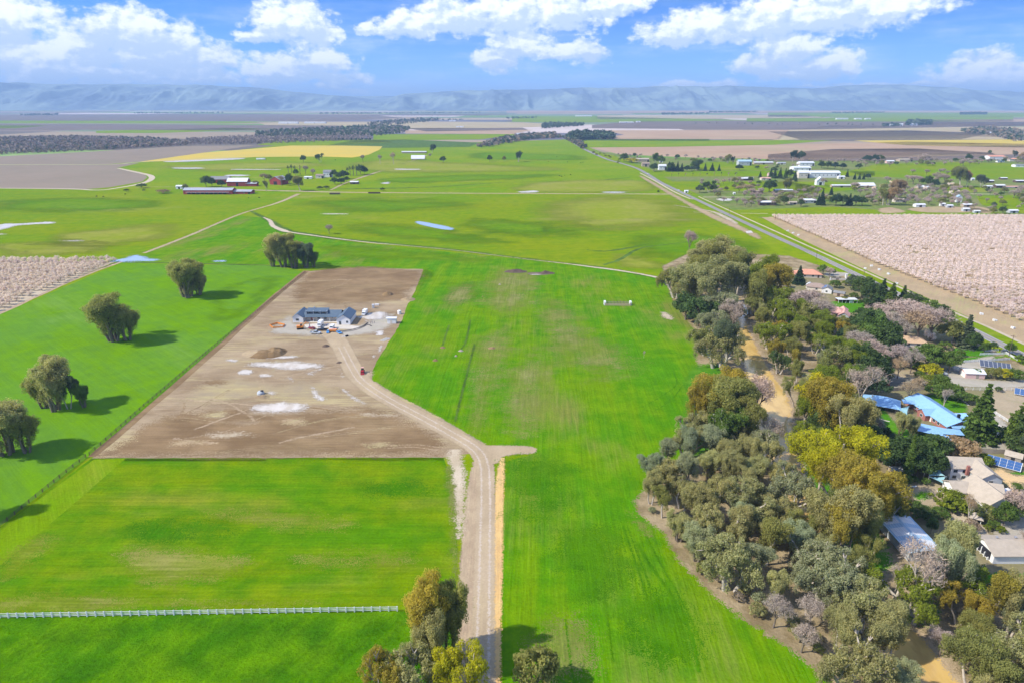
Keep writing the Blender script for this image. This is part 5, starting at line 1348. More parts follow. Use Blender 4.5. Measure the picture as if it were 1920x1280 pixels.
def trailer(px, py, rz, label, col, w_=2.1, l_=3.6, h=1.3):
    x, y = P(px, py); e = empty('trailer', x, y, zl(9, y), rz, label, 'trailer')
    boxes('tray', e, M[col], [(-l_ / 2, l_ / 2, -w_ / 2, w_ / 2, 0.5, 0.62), (-l_ / 2, l_ / 2, -w_ / 2, -w_ / 2 + 0.08, 0.62, h), (-l_ / 2, l_ / 2, w_ / 2 - 0.08, w_ / 2, 0.62, h), (-l_ / 2, -l_ / 2 + 0.08, -w_ / 2, w_ / 2, 0.62, h), (l_ / 2 - 0.08, l_ / 2, -w_ / 2, w_ / 2, 0.62, h)])
    box('load', e, M['car_orange'] if col != 'car_orange' else M['roof_terra'], -l_ / 2 + 0.1, l_ / 2 - 0.1, -w_ / 2 + 0.1, w_ / 2 - 0.1, 0.63, h - 0.05)
    box('drawbar', e, M['metal'], l_ / 2, l_ / 2 + 1.2, -0.06, 0.06, 0.45, 0.55)
    for sy in (-1, 1): wl = link('wheel', WM[0], e, loc=(0, sy * (w_ / 2 + 0.1), 0)); link('rim', WM[1], wl)
    return e
trailer(625, 622, R(5), 'orange loaded trailer in front of the white van', 'car_orange', 2.4, 4.0, 1.5)


def digger(px, py, rz, label, col, sc=1.0, name='excavator'):
    x, y = P(px, py); e = empty(name, x, y, zl(9, y), rz, label, 'excavator' if name == 'excavator' else 'loader'); e.scale = (sc,) * 3
    for s_ in (-1, 1): prism('track', e, M['dark'], [(-1.7, 0.15), (-1.45, 0), (1.45, 0), (1.7, 0.15), (1.7, 0.6), (1.45, 0.75), (-1.45, 0.75), (-1.7, 0.6)], 0.5).location.y = s_ * 1.0
    prism('body', e, M[col], [(-1.7, 0.8), (1.3, 0.8), (1.3, 1.4), (0.2, 1.5), (0.1, 1.9), (-1.7, 1.9)], 2.2)
    prism('cab', e, M['glass'], [(0.15, 1.45), (1.2, 1.42), (1.0, 2.65), (0.2, 2.7)], 1.0).location.y = 0.55
    box('cab_roof', e, M[col], 0.1, 1.15, 0.02, 1.1, 2.7, 2.8)
    prism('boom', e, M[col], [(1.2, 1.2), (1.5, 1.2), (3.1, 3.2), (4.6, 2.6), (4.7, 2.9), (3.0, 3.65)], 0.4).location.y = -0.3
    prism('bucket', e, M['metal'], [(4.4, 2.7), (4.8, 2.8), (5.0, 1.0), (4.6, 0.5), (4.0, 0.7), (4.5, 1.2)], 0.8).location.y = -0.3
    return e
digger(563, 617, R(20), 'orange tracked excavator left of the parked cars at the new house', 'car_orange', 1.15)


def loader(px, py, rz, label):
    x, y = P(px, py); e = empty('tractor', x, y, zl(9, y), rz, label, 'tractor')
    prism('body', e, M['car_red'], [(-2.0, 0.9), (2.0, 0.7), (2.1, 1.6), (0.2, 1.8), (-2.0, 1.8)], 1.5)
    prism('cab', e, M['glass'], [(-1.7, 1.8), (0.1, 1.8), (-0.1, 3.0), (-1.6, 3.0)], 1.5)
    box('canopy', e, M['roof_salmon'], -1.8, 0.1, -0.85, 0.85, 3.01, 3.12)
    prism('bucket', e, M['car_red'], [(2.5, 0.1), (3.3, 0.05), (3.4, 0.2), (2.8, 0.9), (2.5, 0.9)], 2.2)
    for s_ in (-0.8, 0.8): prism('lift_arm', e, M['car_red'], [(0.6, 1.5), (2.6, 0.6), (2.7, 0.8), (0.7, 1.8)], 0.15).location.y = s_
    for sx, r_ in ((-1.2, 1.9), (1.3, 1.5)):
        for sy in (-1, 1): wl = link('wheel', WM[0], e, loc=(sx, sy * 0.95, 0)); wl.scale = (r_, 1.7, r_); link('rim', WM[1], wl)
    e.scale = (0.85,) * 3
    return e
loader(680, 699, R(-80), 'red tractor with loader bucket beside the gravel drive')


def person(px, py, rz, label, top, bottom, pose=0, z0=0.0):
    x, y = P(px, py); e = empty('person', x, y, zl(7, y) + z0, rz, label, 'person')
    sw = [0.10, 0.28, 0.04][pose % 3]; lean = [0.0, 0.05, 0.22][pose % 3]
    V = [(0, 0, 0.95), (lean * 0.5, 0, 1.2), (lean, 0, 1.45), (lean * 1.15, 0, 1.54), (lean * 1.25, 0, 1.62), (lean * 1.3 + 0.01, 0, 1.76),
         (0, 0.10, 0.90), (sw * 0.6, 0.11, 0.50), (sw * 0.5, 0.12, 0.08), (sw * 0.5 + 0.16, 0.12, 0.04),
         (0, -0.10, 0.90), (-sw * 0.2, -0.11, 0.50), (-sw * 0.8, -0.12, 0.08), (-sw * 0.8 + 0.16, -0.12, 0.04),
         (lean, 0.19, 1.42), (lean + 0.02, 0.25, 1.15), (lean + 0.16, 0.22, 0.95), (lean, -0.19, 1.42), (lean + 0.02, -0.25, 1.15), (lean + 0.2, -0.20, 1.05)]
    E_ = [(0, 1), (1, 2), (2, 3), (3, 4), (4, 5), (0, 6), (6, 7), (7, 8), (8, 9), (0, 10), (10, 11), (11, 12), (12, 13), (2, 14), (14, 15), (15, 16), (2, 17), (17, 18), (18, 19)]
    Rr = [.16, .145, .16, .065, .095, .085, .095, .07, .05, .045, .095, .07, .05, .045, .065, .048, .038, .065, .048, .038]
    me = bpy.data.meshes.new('body'); me.from_pydata(V, E_, []); me.update(); o = link('body', me, e)
    sk = o.modifiers.new('skin', 'SKIN'); 
    for i, r_ in enumerate(Rr): me.skin_vertices[0].data[i].radius = (r_, r_ * (1.15 if i < 3 else 1))
    me.skin_vertices[0].data[0].use_root = True
    su = o.modifiers.new('sub', 'SUBSURF'); su.levels = 1; su.render_levels = 1
    m_, n = new_mat('worker_clothes'); z = n.sep(n.objco())[2]
    c = n.mix(n.math('GREATER_THAN', z, 0.93), bottom, top); c = n.mix(n.math('GREATER_THAN', z, 1.52), c, (0.45, 0.28, 0.2)); c = n.mix(n.math('LESS_THAN', z, 0.08), c, (0.05, 0.04, 0.03)); n.out(n.bsdf(c, 0.8, 0.1)); me.materials.append(m_)
    hc = []; f = []
    for i in range(3):
        for j in range(8): a = 6.2832 * j / 8; rr = (0.115, 0.12, 0.06)[i]; hc.append((lean * 1.3 + rr * math.cos(a), rr * math.sin(a), 1.73 + 0.06 * i))
    for i in range(2): f += [(8 * i + j, 8 * i + (j + 1) % 8, 8 * i + 8 + (j + 1) % 8, 8 * i + 8 + j) for j in range(8)]
    f.append(tuple(range(16, 24))); vm('hat', hc, f, e, M['trim'])
    return e
for i, (px, py, lb, tp) in enumerate([(690, 610, 'worker in dark clothes at the left end of the group by the trench', (0.05, 0.05, 0.07)), (694.5, 608.5, 'worker in a brown jacket second from left by the trench', (0.16, 0.09, 0.06)), (698, 607, 'worker in a grey top third from left by the trench', (0.2, 0.2, 0.22)),
                                      (702, 606.5, 'worker at the right end of the group by the trench', (0.08, 0.07, 0.09)), (612, 611.5, 'worker in a reddish top beside the white box truck', (0.35, 0.08, 0.07))]):
    person(px, py, R(60 * i), lb, tp, (0.06, 0.07, 0.12), i)


def mound(name, px, py, w_, d_, h, mat_, label, cat, seed=0, rz=0.0, rough=0.25, kind=None):
    x, y = P(px, py); N = 26; v = []; f = []
    for j in range(N):
        for i in range(N):
            u, q = i / (N - 1) * 2 - 1, j / (N - 1) * 2 - 1; r = math.sqrt(u * u + q * q)
            k = max(0, 1 - r ** 1.6); nz = mnoise.noise(Vector((u * 2.2 + seed, q * 2.2, seed))) * rough + mnoise.noise(Vector((u * 6 + seed, q * 6, seed))) * rough * 0.5
            v.append((u * w_ / 2 * (1 + 0.1 * nz), q * d_ / 2, max(-0.05, h * k * (1 + nz * 1.6) - 0.03 if k > 0 else -0.05)))
    f = [(j * N + i, j * N + i + 1, (j + 1) * N + i + 1, (j + 1) * N + i) for j in range(N - 1) for i in range(N - 1)]
    me = mesh_np(name, v, f, True); o = link(name, me, mat=mat_, loc=(x, y, zl(7, y)), rz=rz); return tag(o, label, cat, kind=kind)
mound('dirt_pile', 727, 553, 8, 8, 2.4, M['dirt_ploughed'], 'small dark soil pile in the far part of the dirt lot', 'soil pile', 1)
mound('dirt_pile', 515, 662, 12, 16, 2.6, M['dirt_ploughed'], 'broad brown dirt mound above the white puddles', 'soil pile', 2)
mound('dirt_pile', 497, 664, 16, 14, 2.0, M['dirt_ploughed'], 'low brown dirt mound left of the broad mound', 'soil pile', 3)
mound('dirt_pile', 480, 662, 14, 12, 1.6, M['dirt_lot'], 'flattest dirt mound at the left end above the puddles', 'soil pile', 4)
mound('dirt_pile', 765, 562, 10, 10, 1.3, M['dirt_lot'], 'tan soil heap near the right edge of the dirt lot', 'soil pile', 5)
mound('dirt_pile', 492, 744, 7, 4, 0.9, M['dirt_lot'], 'small tan soil heap in front of the grey tank', 'soil pile', 6)
mound('brush_pile', 611, 649, 4, 4, 1.0, M['wood_dark'], 'dark brush pile at the left verge of the gravel drive', 'brush pile', 7)
mound('brush_pile', 636, 680, 3, 2.5, 0.7, M['wood_dark'], 'little dark debris heap halfway along the gravel drive', 'brush pile', 8)
mound('brush_pile', 967, 510, 18, 9, 1.8, M['wood_dark'], 'left dark brush pile at the far edge of the meadow', 'brush pile', 9, rough=0.6)
mound('brush_pile', 1024, 513, 14, 7, 1.5, M['wood_dark'], 'right dark brush pile at the far edge of the meadow', 'brush pile', 10, rough=0.6)
patch('burn_ring', [(985, 513), (1005, 510.5), (1034, 512), (1030, 516), (1000, 517)], M['dark_soil_and_cloud_shade'], 8, smooth=True, soft=2)
patch('puddle', [(996, 514.5), (1014, 514), (1016, 515.5), (998, 516)], M['puddle'], 9, smooth=True, soft=1.5)
for i, (px, py, w_) in enumerate([(830, 652, 3.2), (864, 658, 3.0), (816, 676, 3.0), (855, 668, 1.6), (922, 653, 4.2), (937, 534, 2.0), (905, 557, 1.2)]):
    mound('brush_clump', px, py, w_, w_ * 0.8, 0.8, M['wood_grey'] if i % 2 else M['dirt_ploughed'], ['grey brush clump at the end of the short left track in the meadow', 'bare earth clump right of the grey clump in the meadow', 'earth clump nearest the camera in the meadow tracks', 'tiny tuft between the meadow clumps', 'largest dark clump in the middle of the meadow', 'small brown clump in the upper meadow', 'tiny pale clump in the upper left meadow'][i], 'brush clump', 20 + i)
for pts in [[(842, 610), (836, 628), (830, 648)], [(882, 600), (874, 640), (864, 655)], [(890, 645), (868, 730), (853, 790)]]: ribbon('wheel_track', pts, 1.3, M['grass_bank'], 14, soft=0.7)

# white shed by the lot edge
e = house('site_shed', 735, 606, 'white flat-roofed site shed beside the right edge of the dirt lot', 0, 'shed')
boxes('wall', e, M['wall_white'], [(-2.6, 2.6, -1.2, 1.8, 0, 3.2)]); box('roof', e, M['roof_white'], -3.4, 3.0, -1.5, 2.1, 3.2, 3.4)
box('door', e, M['wall_cream'], -0.8, 0.3, -1.26, -1.202, 0, 2.1)
for px, py, lb in [(657, 569.5, 'tall white portable toilet'), (748, 588, 'white storage tank')]: pass
e = house('portable_toilet', 700, 578, 'tall white portable toilet in the upper part of the dirt lot', 0, 'toilet')
box('wall', e, M['wall_white'], -0.7, 0.7, -0.7, 0.7, 0, 2.4); box('roof', e, M['roof_white'], -0.8, 0.8, -0.8, 0.8, 2.41, 2.6); box('door', e, M['wall_grey'], -0.45, 0.45, -0.76, -0.705, 0.1, 2.1)
e = house('utility_cabinet', 706, 573, 'low white cabinet and pipe beside the portable toilet', 0, 'cabinet')
box('cabinet', e, M['wall_white'], -1.0, 1.6, -0.5, 0.5, 0, 1.1); box('pipe', e, M['metal'], 1.6, 2.6, -0.15, 0.15, 0.8, 1.1)
e = house('water_tank', 749, 589, 'upright white tank near the right edge of the dirt lot', 0, 'tank')
v = []; K = 16
for z, r_ in ((0, 1.2), (2.2, 1.2), (2.5, 0.8), (2.6, 0.25)):
    for j in range(K): a = 6.2832 * j / K; v.append((r_ * math.cos(a), r_ * math.sin(a), z))
vm('shell', v, [(K * i + j, K * i + (j + 1) % K, K * i + K + (j + 1) % K, K * i + K + j) for i in range(3) for j in range(K)] + [tuple(range(3 * K, 4 * K))], e, M['wall_white']); box('valve', e, M['metal'], 1.2, 1.7, -0.1, 0.1, 0.3, 0.5)
e = house('round_tank', 489, 738, 'grey domed tank lid with a dark hatch in the yellow dirt', 0, 'tank')
v = []
for z, r_ in ((0, 1.7), (0.8, 1.6), (1.3, 1.2), (1.5, 0.4)):
    for j in range(K): a = 6.2832 * j / K; v.append((r_ * math.cos(a), r_ * math.sin(a), z))
vm('shell', v, [(K * i + j, K * i + (j + 1) % K, K * i + K + (j + 1) % K, K * i + K + j) for i in range(3) for j in range(K)] + [tuple(range(3 * K, 4 * K))], e, M['wall_grey']); box('hatch', e, M['dark'], 0.1, 1.2, -0.5, 0.5, 1.2, 1.75)
# orange barrier ring
pts = [P(506, 611), P(520, 607), P(534, 610), P(530, 614.5), P(512, 615.5), P(506, 611)]
rail_fence(pts, 'orange plastic barrier fence ringing a patch of dirt left of the house', M['car_orange'], 2.2, 1.0, 3, name='barrier_fence', world=True, rw=0.26)
e = house('plastic_sheet', 759, 563, 'red plastic sheet lying at the right edge of the dirt lot', 0, 'sheet')
vm('sheet', [(-2.4, -1, 0.1), (2.2, -1.3, 0.15), (2.5, 1.2, 0.4), (0, 0.4, 0.6), (-2.2, 1.0, 0.1)], [(0, 1, 3), (1, 2, 3), (2, 4, 3), (4, 0, 3)], e, M['car_red'])
# trench as flat strips, the shade down inside it painted near-black
for dy_, nm in ((0, 'trench'),):
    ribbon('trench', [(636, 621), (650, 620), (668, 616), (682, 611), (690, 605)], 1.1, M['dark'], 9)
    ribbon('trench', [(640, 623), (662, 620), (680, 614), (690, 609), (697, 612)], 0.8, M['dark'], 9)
e = house('lumber_stack', 647, 631, 'loose stack of white boards and black pipes beside the drive', R(20), 'lumber')
for i in range(5): box('board', e, M['wood_new'] if i % 2 else M['trim'], -2.2 + 0.2 * i, 0.4 + 0.3 * i, -1 + 0.4 * i, -0.75 + 0.4 * i, 0.02, 0.2 + 0.1 * (i % 3), R(8 * i - 12))
box('pipe', e, M['dark'], 0.2, 1.8, -0.6, 0.2, 0.05, 0.8, R(20))
e = house('pipe_bundle', 722, 637, 'white pipes lying on the soil right of the drive', R(60), 'pipes')
for i in range(3): box('pipe', e, M['trim'], -3, 3, -1.2 + 1.1 * i, -0.95 + 1.1 * i, 0.02, 0.25)
# long wooden loading pen in the meadow
e = house('livestock_pen', 1158, 572, 'long low wooden livestock pen standing alone in the meadow', R(-1), 'pen')
L = 8.4
for k in range(3): box('board', e, M['wood_new'], -L, L, -2.0, -1.9, 0.15 + 0.5 * k, 0.55 + 0.5 * k)
for k in range(3): box('rail', e, M['wood_grey'], -L, L, 1.9, 2.0, 0.5 + 0.55 * k, 0.7 + 0.55 * k)
for i in range(9): q = -L + 2 * L * i / 8; box('post', e, M['wood_dark'], q - 0.12, q + 0.12, 2.01, 2.22, 0, 2.3); box('post', e, M['wood_dark'], q - 0.12, q + 0.12, -1.89, -1.68, 0, 1.8)
for s_ in (-1, 1): box('end_gate', e, M['wall_white'], s_ * L - 0.6, s_ * L + 0.6, -1.6, 1.8, 0.1, 2.6)
# young planted tree with its guard
tt('bare_open', 'bare', 1207, 656, 671, 'alone in the middle of the meadow', 0.5)
# ------------------------------------------------------------------ barns and farmyards
def shed(name, px, ybase, wpx, ytop, roofm, wallm, label, cat='shed', rz=0.0, depth=0.6, rise=0.25, side='f', wins=0, door='dark', gable=False, hip=False, group=None):
    """building of the width and height it shows: centre column px, ground row ybase, width wpx, top row ytop"""
    s_ = mpp(ybase); Lw = wpx * s_; x, y = P(px, ybase); D = max(3.0, Lw * depth)
    Ht = max(2.6, H(ytop, y + D * 0.5)); h = Ht * (1 - rise)
    e = empty(name, x, y + D / 2, 0.0, rz, label, cat, group)
    if gable: wing(e, 0, 0, D, Lw, h, Ht - h, R(90), M[wallm], M[roofm], min(0.5, Lw * .05), wins=[('l', Lw * 0.25 * (k - (wins - 1) / 2), h * 0.55, min(1.6, Lw * .12), min(1.3, h * .3)) for k in range(wins)], door=('l', 0, Lw * 0.3, h * 0.7, door) if door else None)
    else: wing(e, 0, 0, Lw, D, h, Ht - h, 0, M[wallm], M[roofm], min(0.5, Lw * .05), hip=hip, wins=[('f', Lw * 0.8 * ((k + 0.5) / wins - 0.5), h * 0.55, min(2.0, Lw * .3 / wins), min(1.3, h * .35)) for k in range(wins)], door=('f', 0.0 if not wins else Lw * 0.42, min(3.2, Lw * 0.25), h * 0.75, door) if door else None)
    return e
# red barns on the left
s_ = mpp(364)
e = shed('red_barn', 390, 365, 92, 352.5, 'roof_metal', 'wall_red', 'long low red barn with a grey roof nearest the pasture', 'barn', depth=0.22, rise=0.3, wins=0, door=None)
Lb = 92 * mpp(365); 
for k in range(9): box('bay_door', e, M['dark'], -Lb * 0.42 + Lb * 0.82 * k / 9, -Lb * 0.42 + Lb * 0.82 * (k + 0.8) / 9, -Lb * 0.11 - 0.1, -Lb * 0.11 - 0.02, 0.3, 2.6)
box('lean_to_roof', e, M['roof_white'], -Lb * 0.44, Lb * 0.44, -Lb * 0.11 - 2.2, -Lb * 0.11 - 0.12, 3.2, 3.35)
shed('red_barn', 449, 364.5, 44, 356, 'roof_metal', 'wall_red', 'shorter red barn joined to the right end of the long barn', 'barn', depth=0.45, rise=0.35, door='dark', wins=2)
shed('red_barn', 445, 350, 38, 334, 'roof_white', 'wall_red', 'red barn with a bright white roof behind the long barn', 'barn', depth=0.5, rise=0.4, door='dark')
shed('red_barn', 471, 350, 20, 342, 'roof_metal', 'wall_red', 'low red lean-to at the right end of the white-roofed barn', 'barn', depth=0.6, rise=0.3, door=None)
shed('hay_barn', 410, 344, 36, 331, 'roof_grey', 'wall_red', 'grey-roofed hay barn farthest back among the red barns', 'barn', depth=0.6, rise=0.4, door='dark')
shed('red_barn', 520, 347, 24, 330.5, 'roof_metal', 'wall_red', 'red gabled barn standing among the farm trees', 'barn', rz=R(-18), depth=1.0, rise=0.42, gable=True)
shed('farm_shed', 336, 355, 12, 347.5, 'roof_white', 'wall_white', 'small white shed at the left end of the farmyard', 'shed', depth=0.8)
shed('farmhouse', 614, 333, 15, 319, 'roof_grey', 'wall_white', 'white two-storey farmhouse among the palms', 'house', depth=0.8, rise=0.25, wins=3)
shed('farm_shed', 599, 335, 14, 327, 'roof_brown', 'wall_cream', 'brown-roofed outbuilding left of the white farmhouse', 'shed', depth=0.8, wins=1)
shed('farm_shed', 577, 336, 14, 331, 'roof_white', 'wall_white', 'low white outbuilding right of the red gabled barn', 'shed', depth=0.8)
shed('farm_shed', 664, 346, 15, 340, 'roof_white', 'wood_dark', 'white-roofed open shed right of the farm hedge', 'shed', depth=0.6)
shed('hay_barn', 783.5, 300, 25, 291.5, 'roof_white', 'wall_tan', 'white-roofed barn beside the tall tree in the far pasture', 'barn', depth=0.5, rise=0.75, door=None)
shed('farm_shed', 776, 288, 46, 284, 'roof_white', 'wall_tan', 'long pale shed behind the white-roofed barn', 'shed', depth=0.25, door=None)
shed('farm_shed', 488, 300, 15, 297, 'roof_white', 'wall_white', 'isolated low white shed at the edge of the mustard field', 'shed', depth=0.5, door=None)
for px, py, w_, lb in [(702, 363.5, 22, 'long dark cattle trough beside the farm road'), (628, 365, 19, 'shorter dark cattle trough where the farm road bends')]:
    e = house('cattle_trough', px, py, lb, 0, 'trough'); Lt = w_ * mpp(py) / 2
    boxes('trough', e, M['wood_dark'], [(-Lt, Lt, -1.3, -1.1, 0.3, 2.2), (-Lt, Lt, 1.1, 1.3, 0.3, 2.2), (-Lt, Lt, -1.1, 1.1, 0.3, 0.6)])
    for k in range(5): q = -Lt + 2 * Lt * k / 4; box('post', e, M['wood_dark'], q - 0.15, q + 0.15, -1.52, -1.31, 0, 2.5)
Zb = 'around the red barns'
for a in [('gum', 'olive', 563, 329, 358, 1.2), ('gum', 'olive', 500, 338, 359, .9), ('oak', 'dark', 387, 328, 351, .9), ('oak', 'dark', 398, 331, 351, .8), ('oak', 'deep', 416, 337, 352, 1), ('oak', 'olive', 348, 344, 356, 1), ('bare', 'brown', 496, 324, 342, 1.1), ('bare', 'brown', 528, 329, 349, .9), ('oak', 'dark', 544, 324, 347, .8),
          ('palm', 'dark', 541, 311, 326, 1), ('palm', 'dark', 547, 309, 326, 1), ('palm', 'dark', 553, 311, 326, 1), ('palm', 'khaki', 563, 310, 328, 1), ('bare', 'bare', 573, 310, 328, .8), ('bare', 'pinkbare', 587, 315, 333, .8), ('oak', 'dark', 555, 316, 330, .8), ('oak', 'dark', 627, 317, 333, .8), ('oak', 'dark', 636, 322, 336, 1), ('oak', 'deep', 645, 318, 336, 1),
          ('palm', 'dark', 652, 314, 330, 1), ('palm', 'dark', 657, 312, 330, 1), ('palm', 'dark', 663, 311, 330, 1), ('palm', 'dark', 669, 311, 330, 1), ('oak', 'dark', 676, 307, 328, .9), ('oak', 'deep', 684, 311, 328, .8), ('oak', 'dark', 628, 332, 346, 1.2), ('oak', 'deep', 640, 333, 346, 1.2), ('oak', 'dark', 650, 330, 342, 1), ('bush', 'dark', 600, 349, 356, 1.4), ('bush', 'dark', 612, 348, 355, 1.4),
          ('oak', 'olive', 505, 326, 340, 1), ('bush', 'dark', 266, 344, 353, 1.8), ('bush', 'dark', 237, 354, 360, 1.2), ('bush', 'dark', 270, 355, 359, 1.2), ('bush', 'brown', 306, 355, 363, 2.5), ('bush', 'olive', 479, 338, 349, 1), ('bush', 'deep', 717, 352, 358, 1.3)]:
    tt(*a[:5], Zb, a[5])
Zp = 'standing in the far pastures'
for a in [('oak', 'dark', 569, 290, 305, .85), ('gum', 'dark', 601, 287, 305, .9), ('bare', 'bare', 681, 290, 306, .7), ('bare_open', 'bare', 713, 289, 308, .9), ('bare_open', 'brown', 738, 285, 308, .9), ('gum', 'dark', 810, 270, 289, 1), ('bare', 'bare', 806, 287, 298, .8), ('oak', 'dark', 831, 292, 306, .9),
          ('oak', 'dark', 918, 290, 304, .8), ('oak', 'olive', 945, 291.5, 303.5, .6), ('gum', 'dark', 972, 282, 304, 1), ('bare', 'bare', 617, 421, 439, 1.2), ('oak', 'dark', 1234, 356, 363, .6)]:
    tt(*a[:5], Zp, a[5])
# cattle
def cow(px, py, rz, label, dark=True, lying=False):
    x, y = P(px, py); me = bpy.data.meshes.new('cow')
    V = [(-0.85, 0, 1.15), (-0.2, 0, 1.1), (0.6, 0, 1.15), (1.0, 0, 1.3), (1.35, 0, 1.15), (1.7, 0, 0.85),
         (-0.85, .22, .8), (-0.95, .24, .45), (-0.88, .24, .05), (-0.85, -.22, .8), (-0.95, -.24, .45), (-0.88, -.24, .05), (0.6, .22, .75), (0.62, .23, .4), (0.6, .23, .05), (0.6, -.22, .75), (0.62, -.23, .4), (0.6, -.23, .05), (-1.1, 0, 1.2), (-1.18, 0, .6)]
    E_ = [(0, 1), (1, 2), (2, 3), (3, 4), (4, 5), (0, 6), (6, 7), (7, 8), (0, 9), (9, 10), (10, 11), (2, 12), (12, 13), (13, 14), (2, 15), (15, 16), (16, 17), (0, 18), (18, 19)]
    Rr = [.34, .42, .38, .22, .17, .11, .15, .08, .06, .15, .08, .06, .12, .08, .06, .12, .08, .06, .07, .03]
    me.from_pydata(V, E_, []); me.update(); o = link('cow', me, mat=M['cow_black' if dark else 'cow_brown'], loc=(x, y, 0), rz=rz)
    o.modifiers.new('skin', 'SKIN')
    for i, r_ in enumerate(Rr): me.skin_vertices[0].data[i].radius = (r_, r_)
    me.skin_vertices[0].data[1].use_root = True
    tag(o, label, 'cow', 'cattle grazing in the pastures')
M['cow_black'] = flat_mat('cow_black', (0.02, 0.018, 0.016), 0.8, 0.1); M['cow_brown'] = flat_mat('cow_brown', (0.12, 0.05, 0.03), 0.8, 0.1)
CW = [(235, 365.5, 'black cow rightmost of three near the ploughed field corner'), (194, 370, 'black cow nearest the camera of three near the ploughed field corner'), (181, 369.5, 'black cow leftmost of three near the ploughed field corner'), (466, 372, 'black cow alone right below the red barns'), (486, 372, 'black cow below the gravel track bend by the barns'),
      (1049, 331, 'black cow leftmost of the lower pasture group'), (1053, 332, 'black cow second in the lower pasture group'), (1059, 330.5, 'black cow third in the lower pasture group'), (1070, 329, 'black cow rightmost of the lower pasture group'), (1064, 305, 'black cow in the upper pasture, middle'), (1089, 306.5, 'black cow left of the pair near the country road'), (1093, 305.5, 'black cow right of the pair near the country road'),
      (1022, 301.5, 'brown cow leftmost in the upper pasture'), (1028, 304, 'brown cow beside the leftmost one in the upper pasture'), (1044, 295.5, 'black cow farthest up the pasture'), (629, 301, 'black cow alone below the mustard field')]
for i, (px, py, lb) in enumerate(CW): cow(px, py, R(37 * i), lb, 'brown' not in lb)
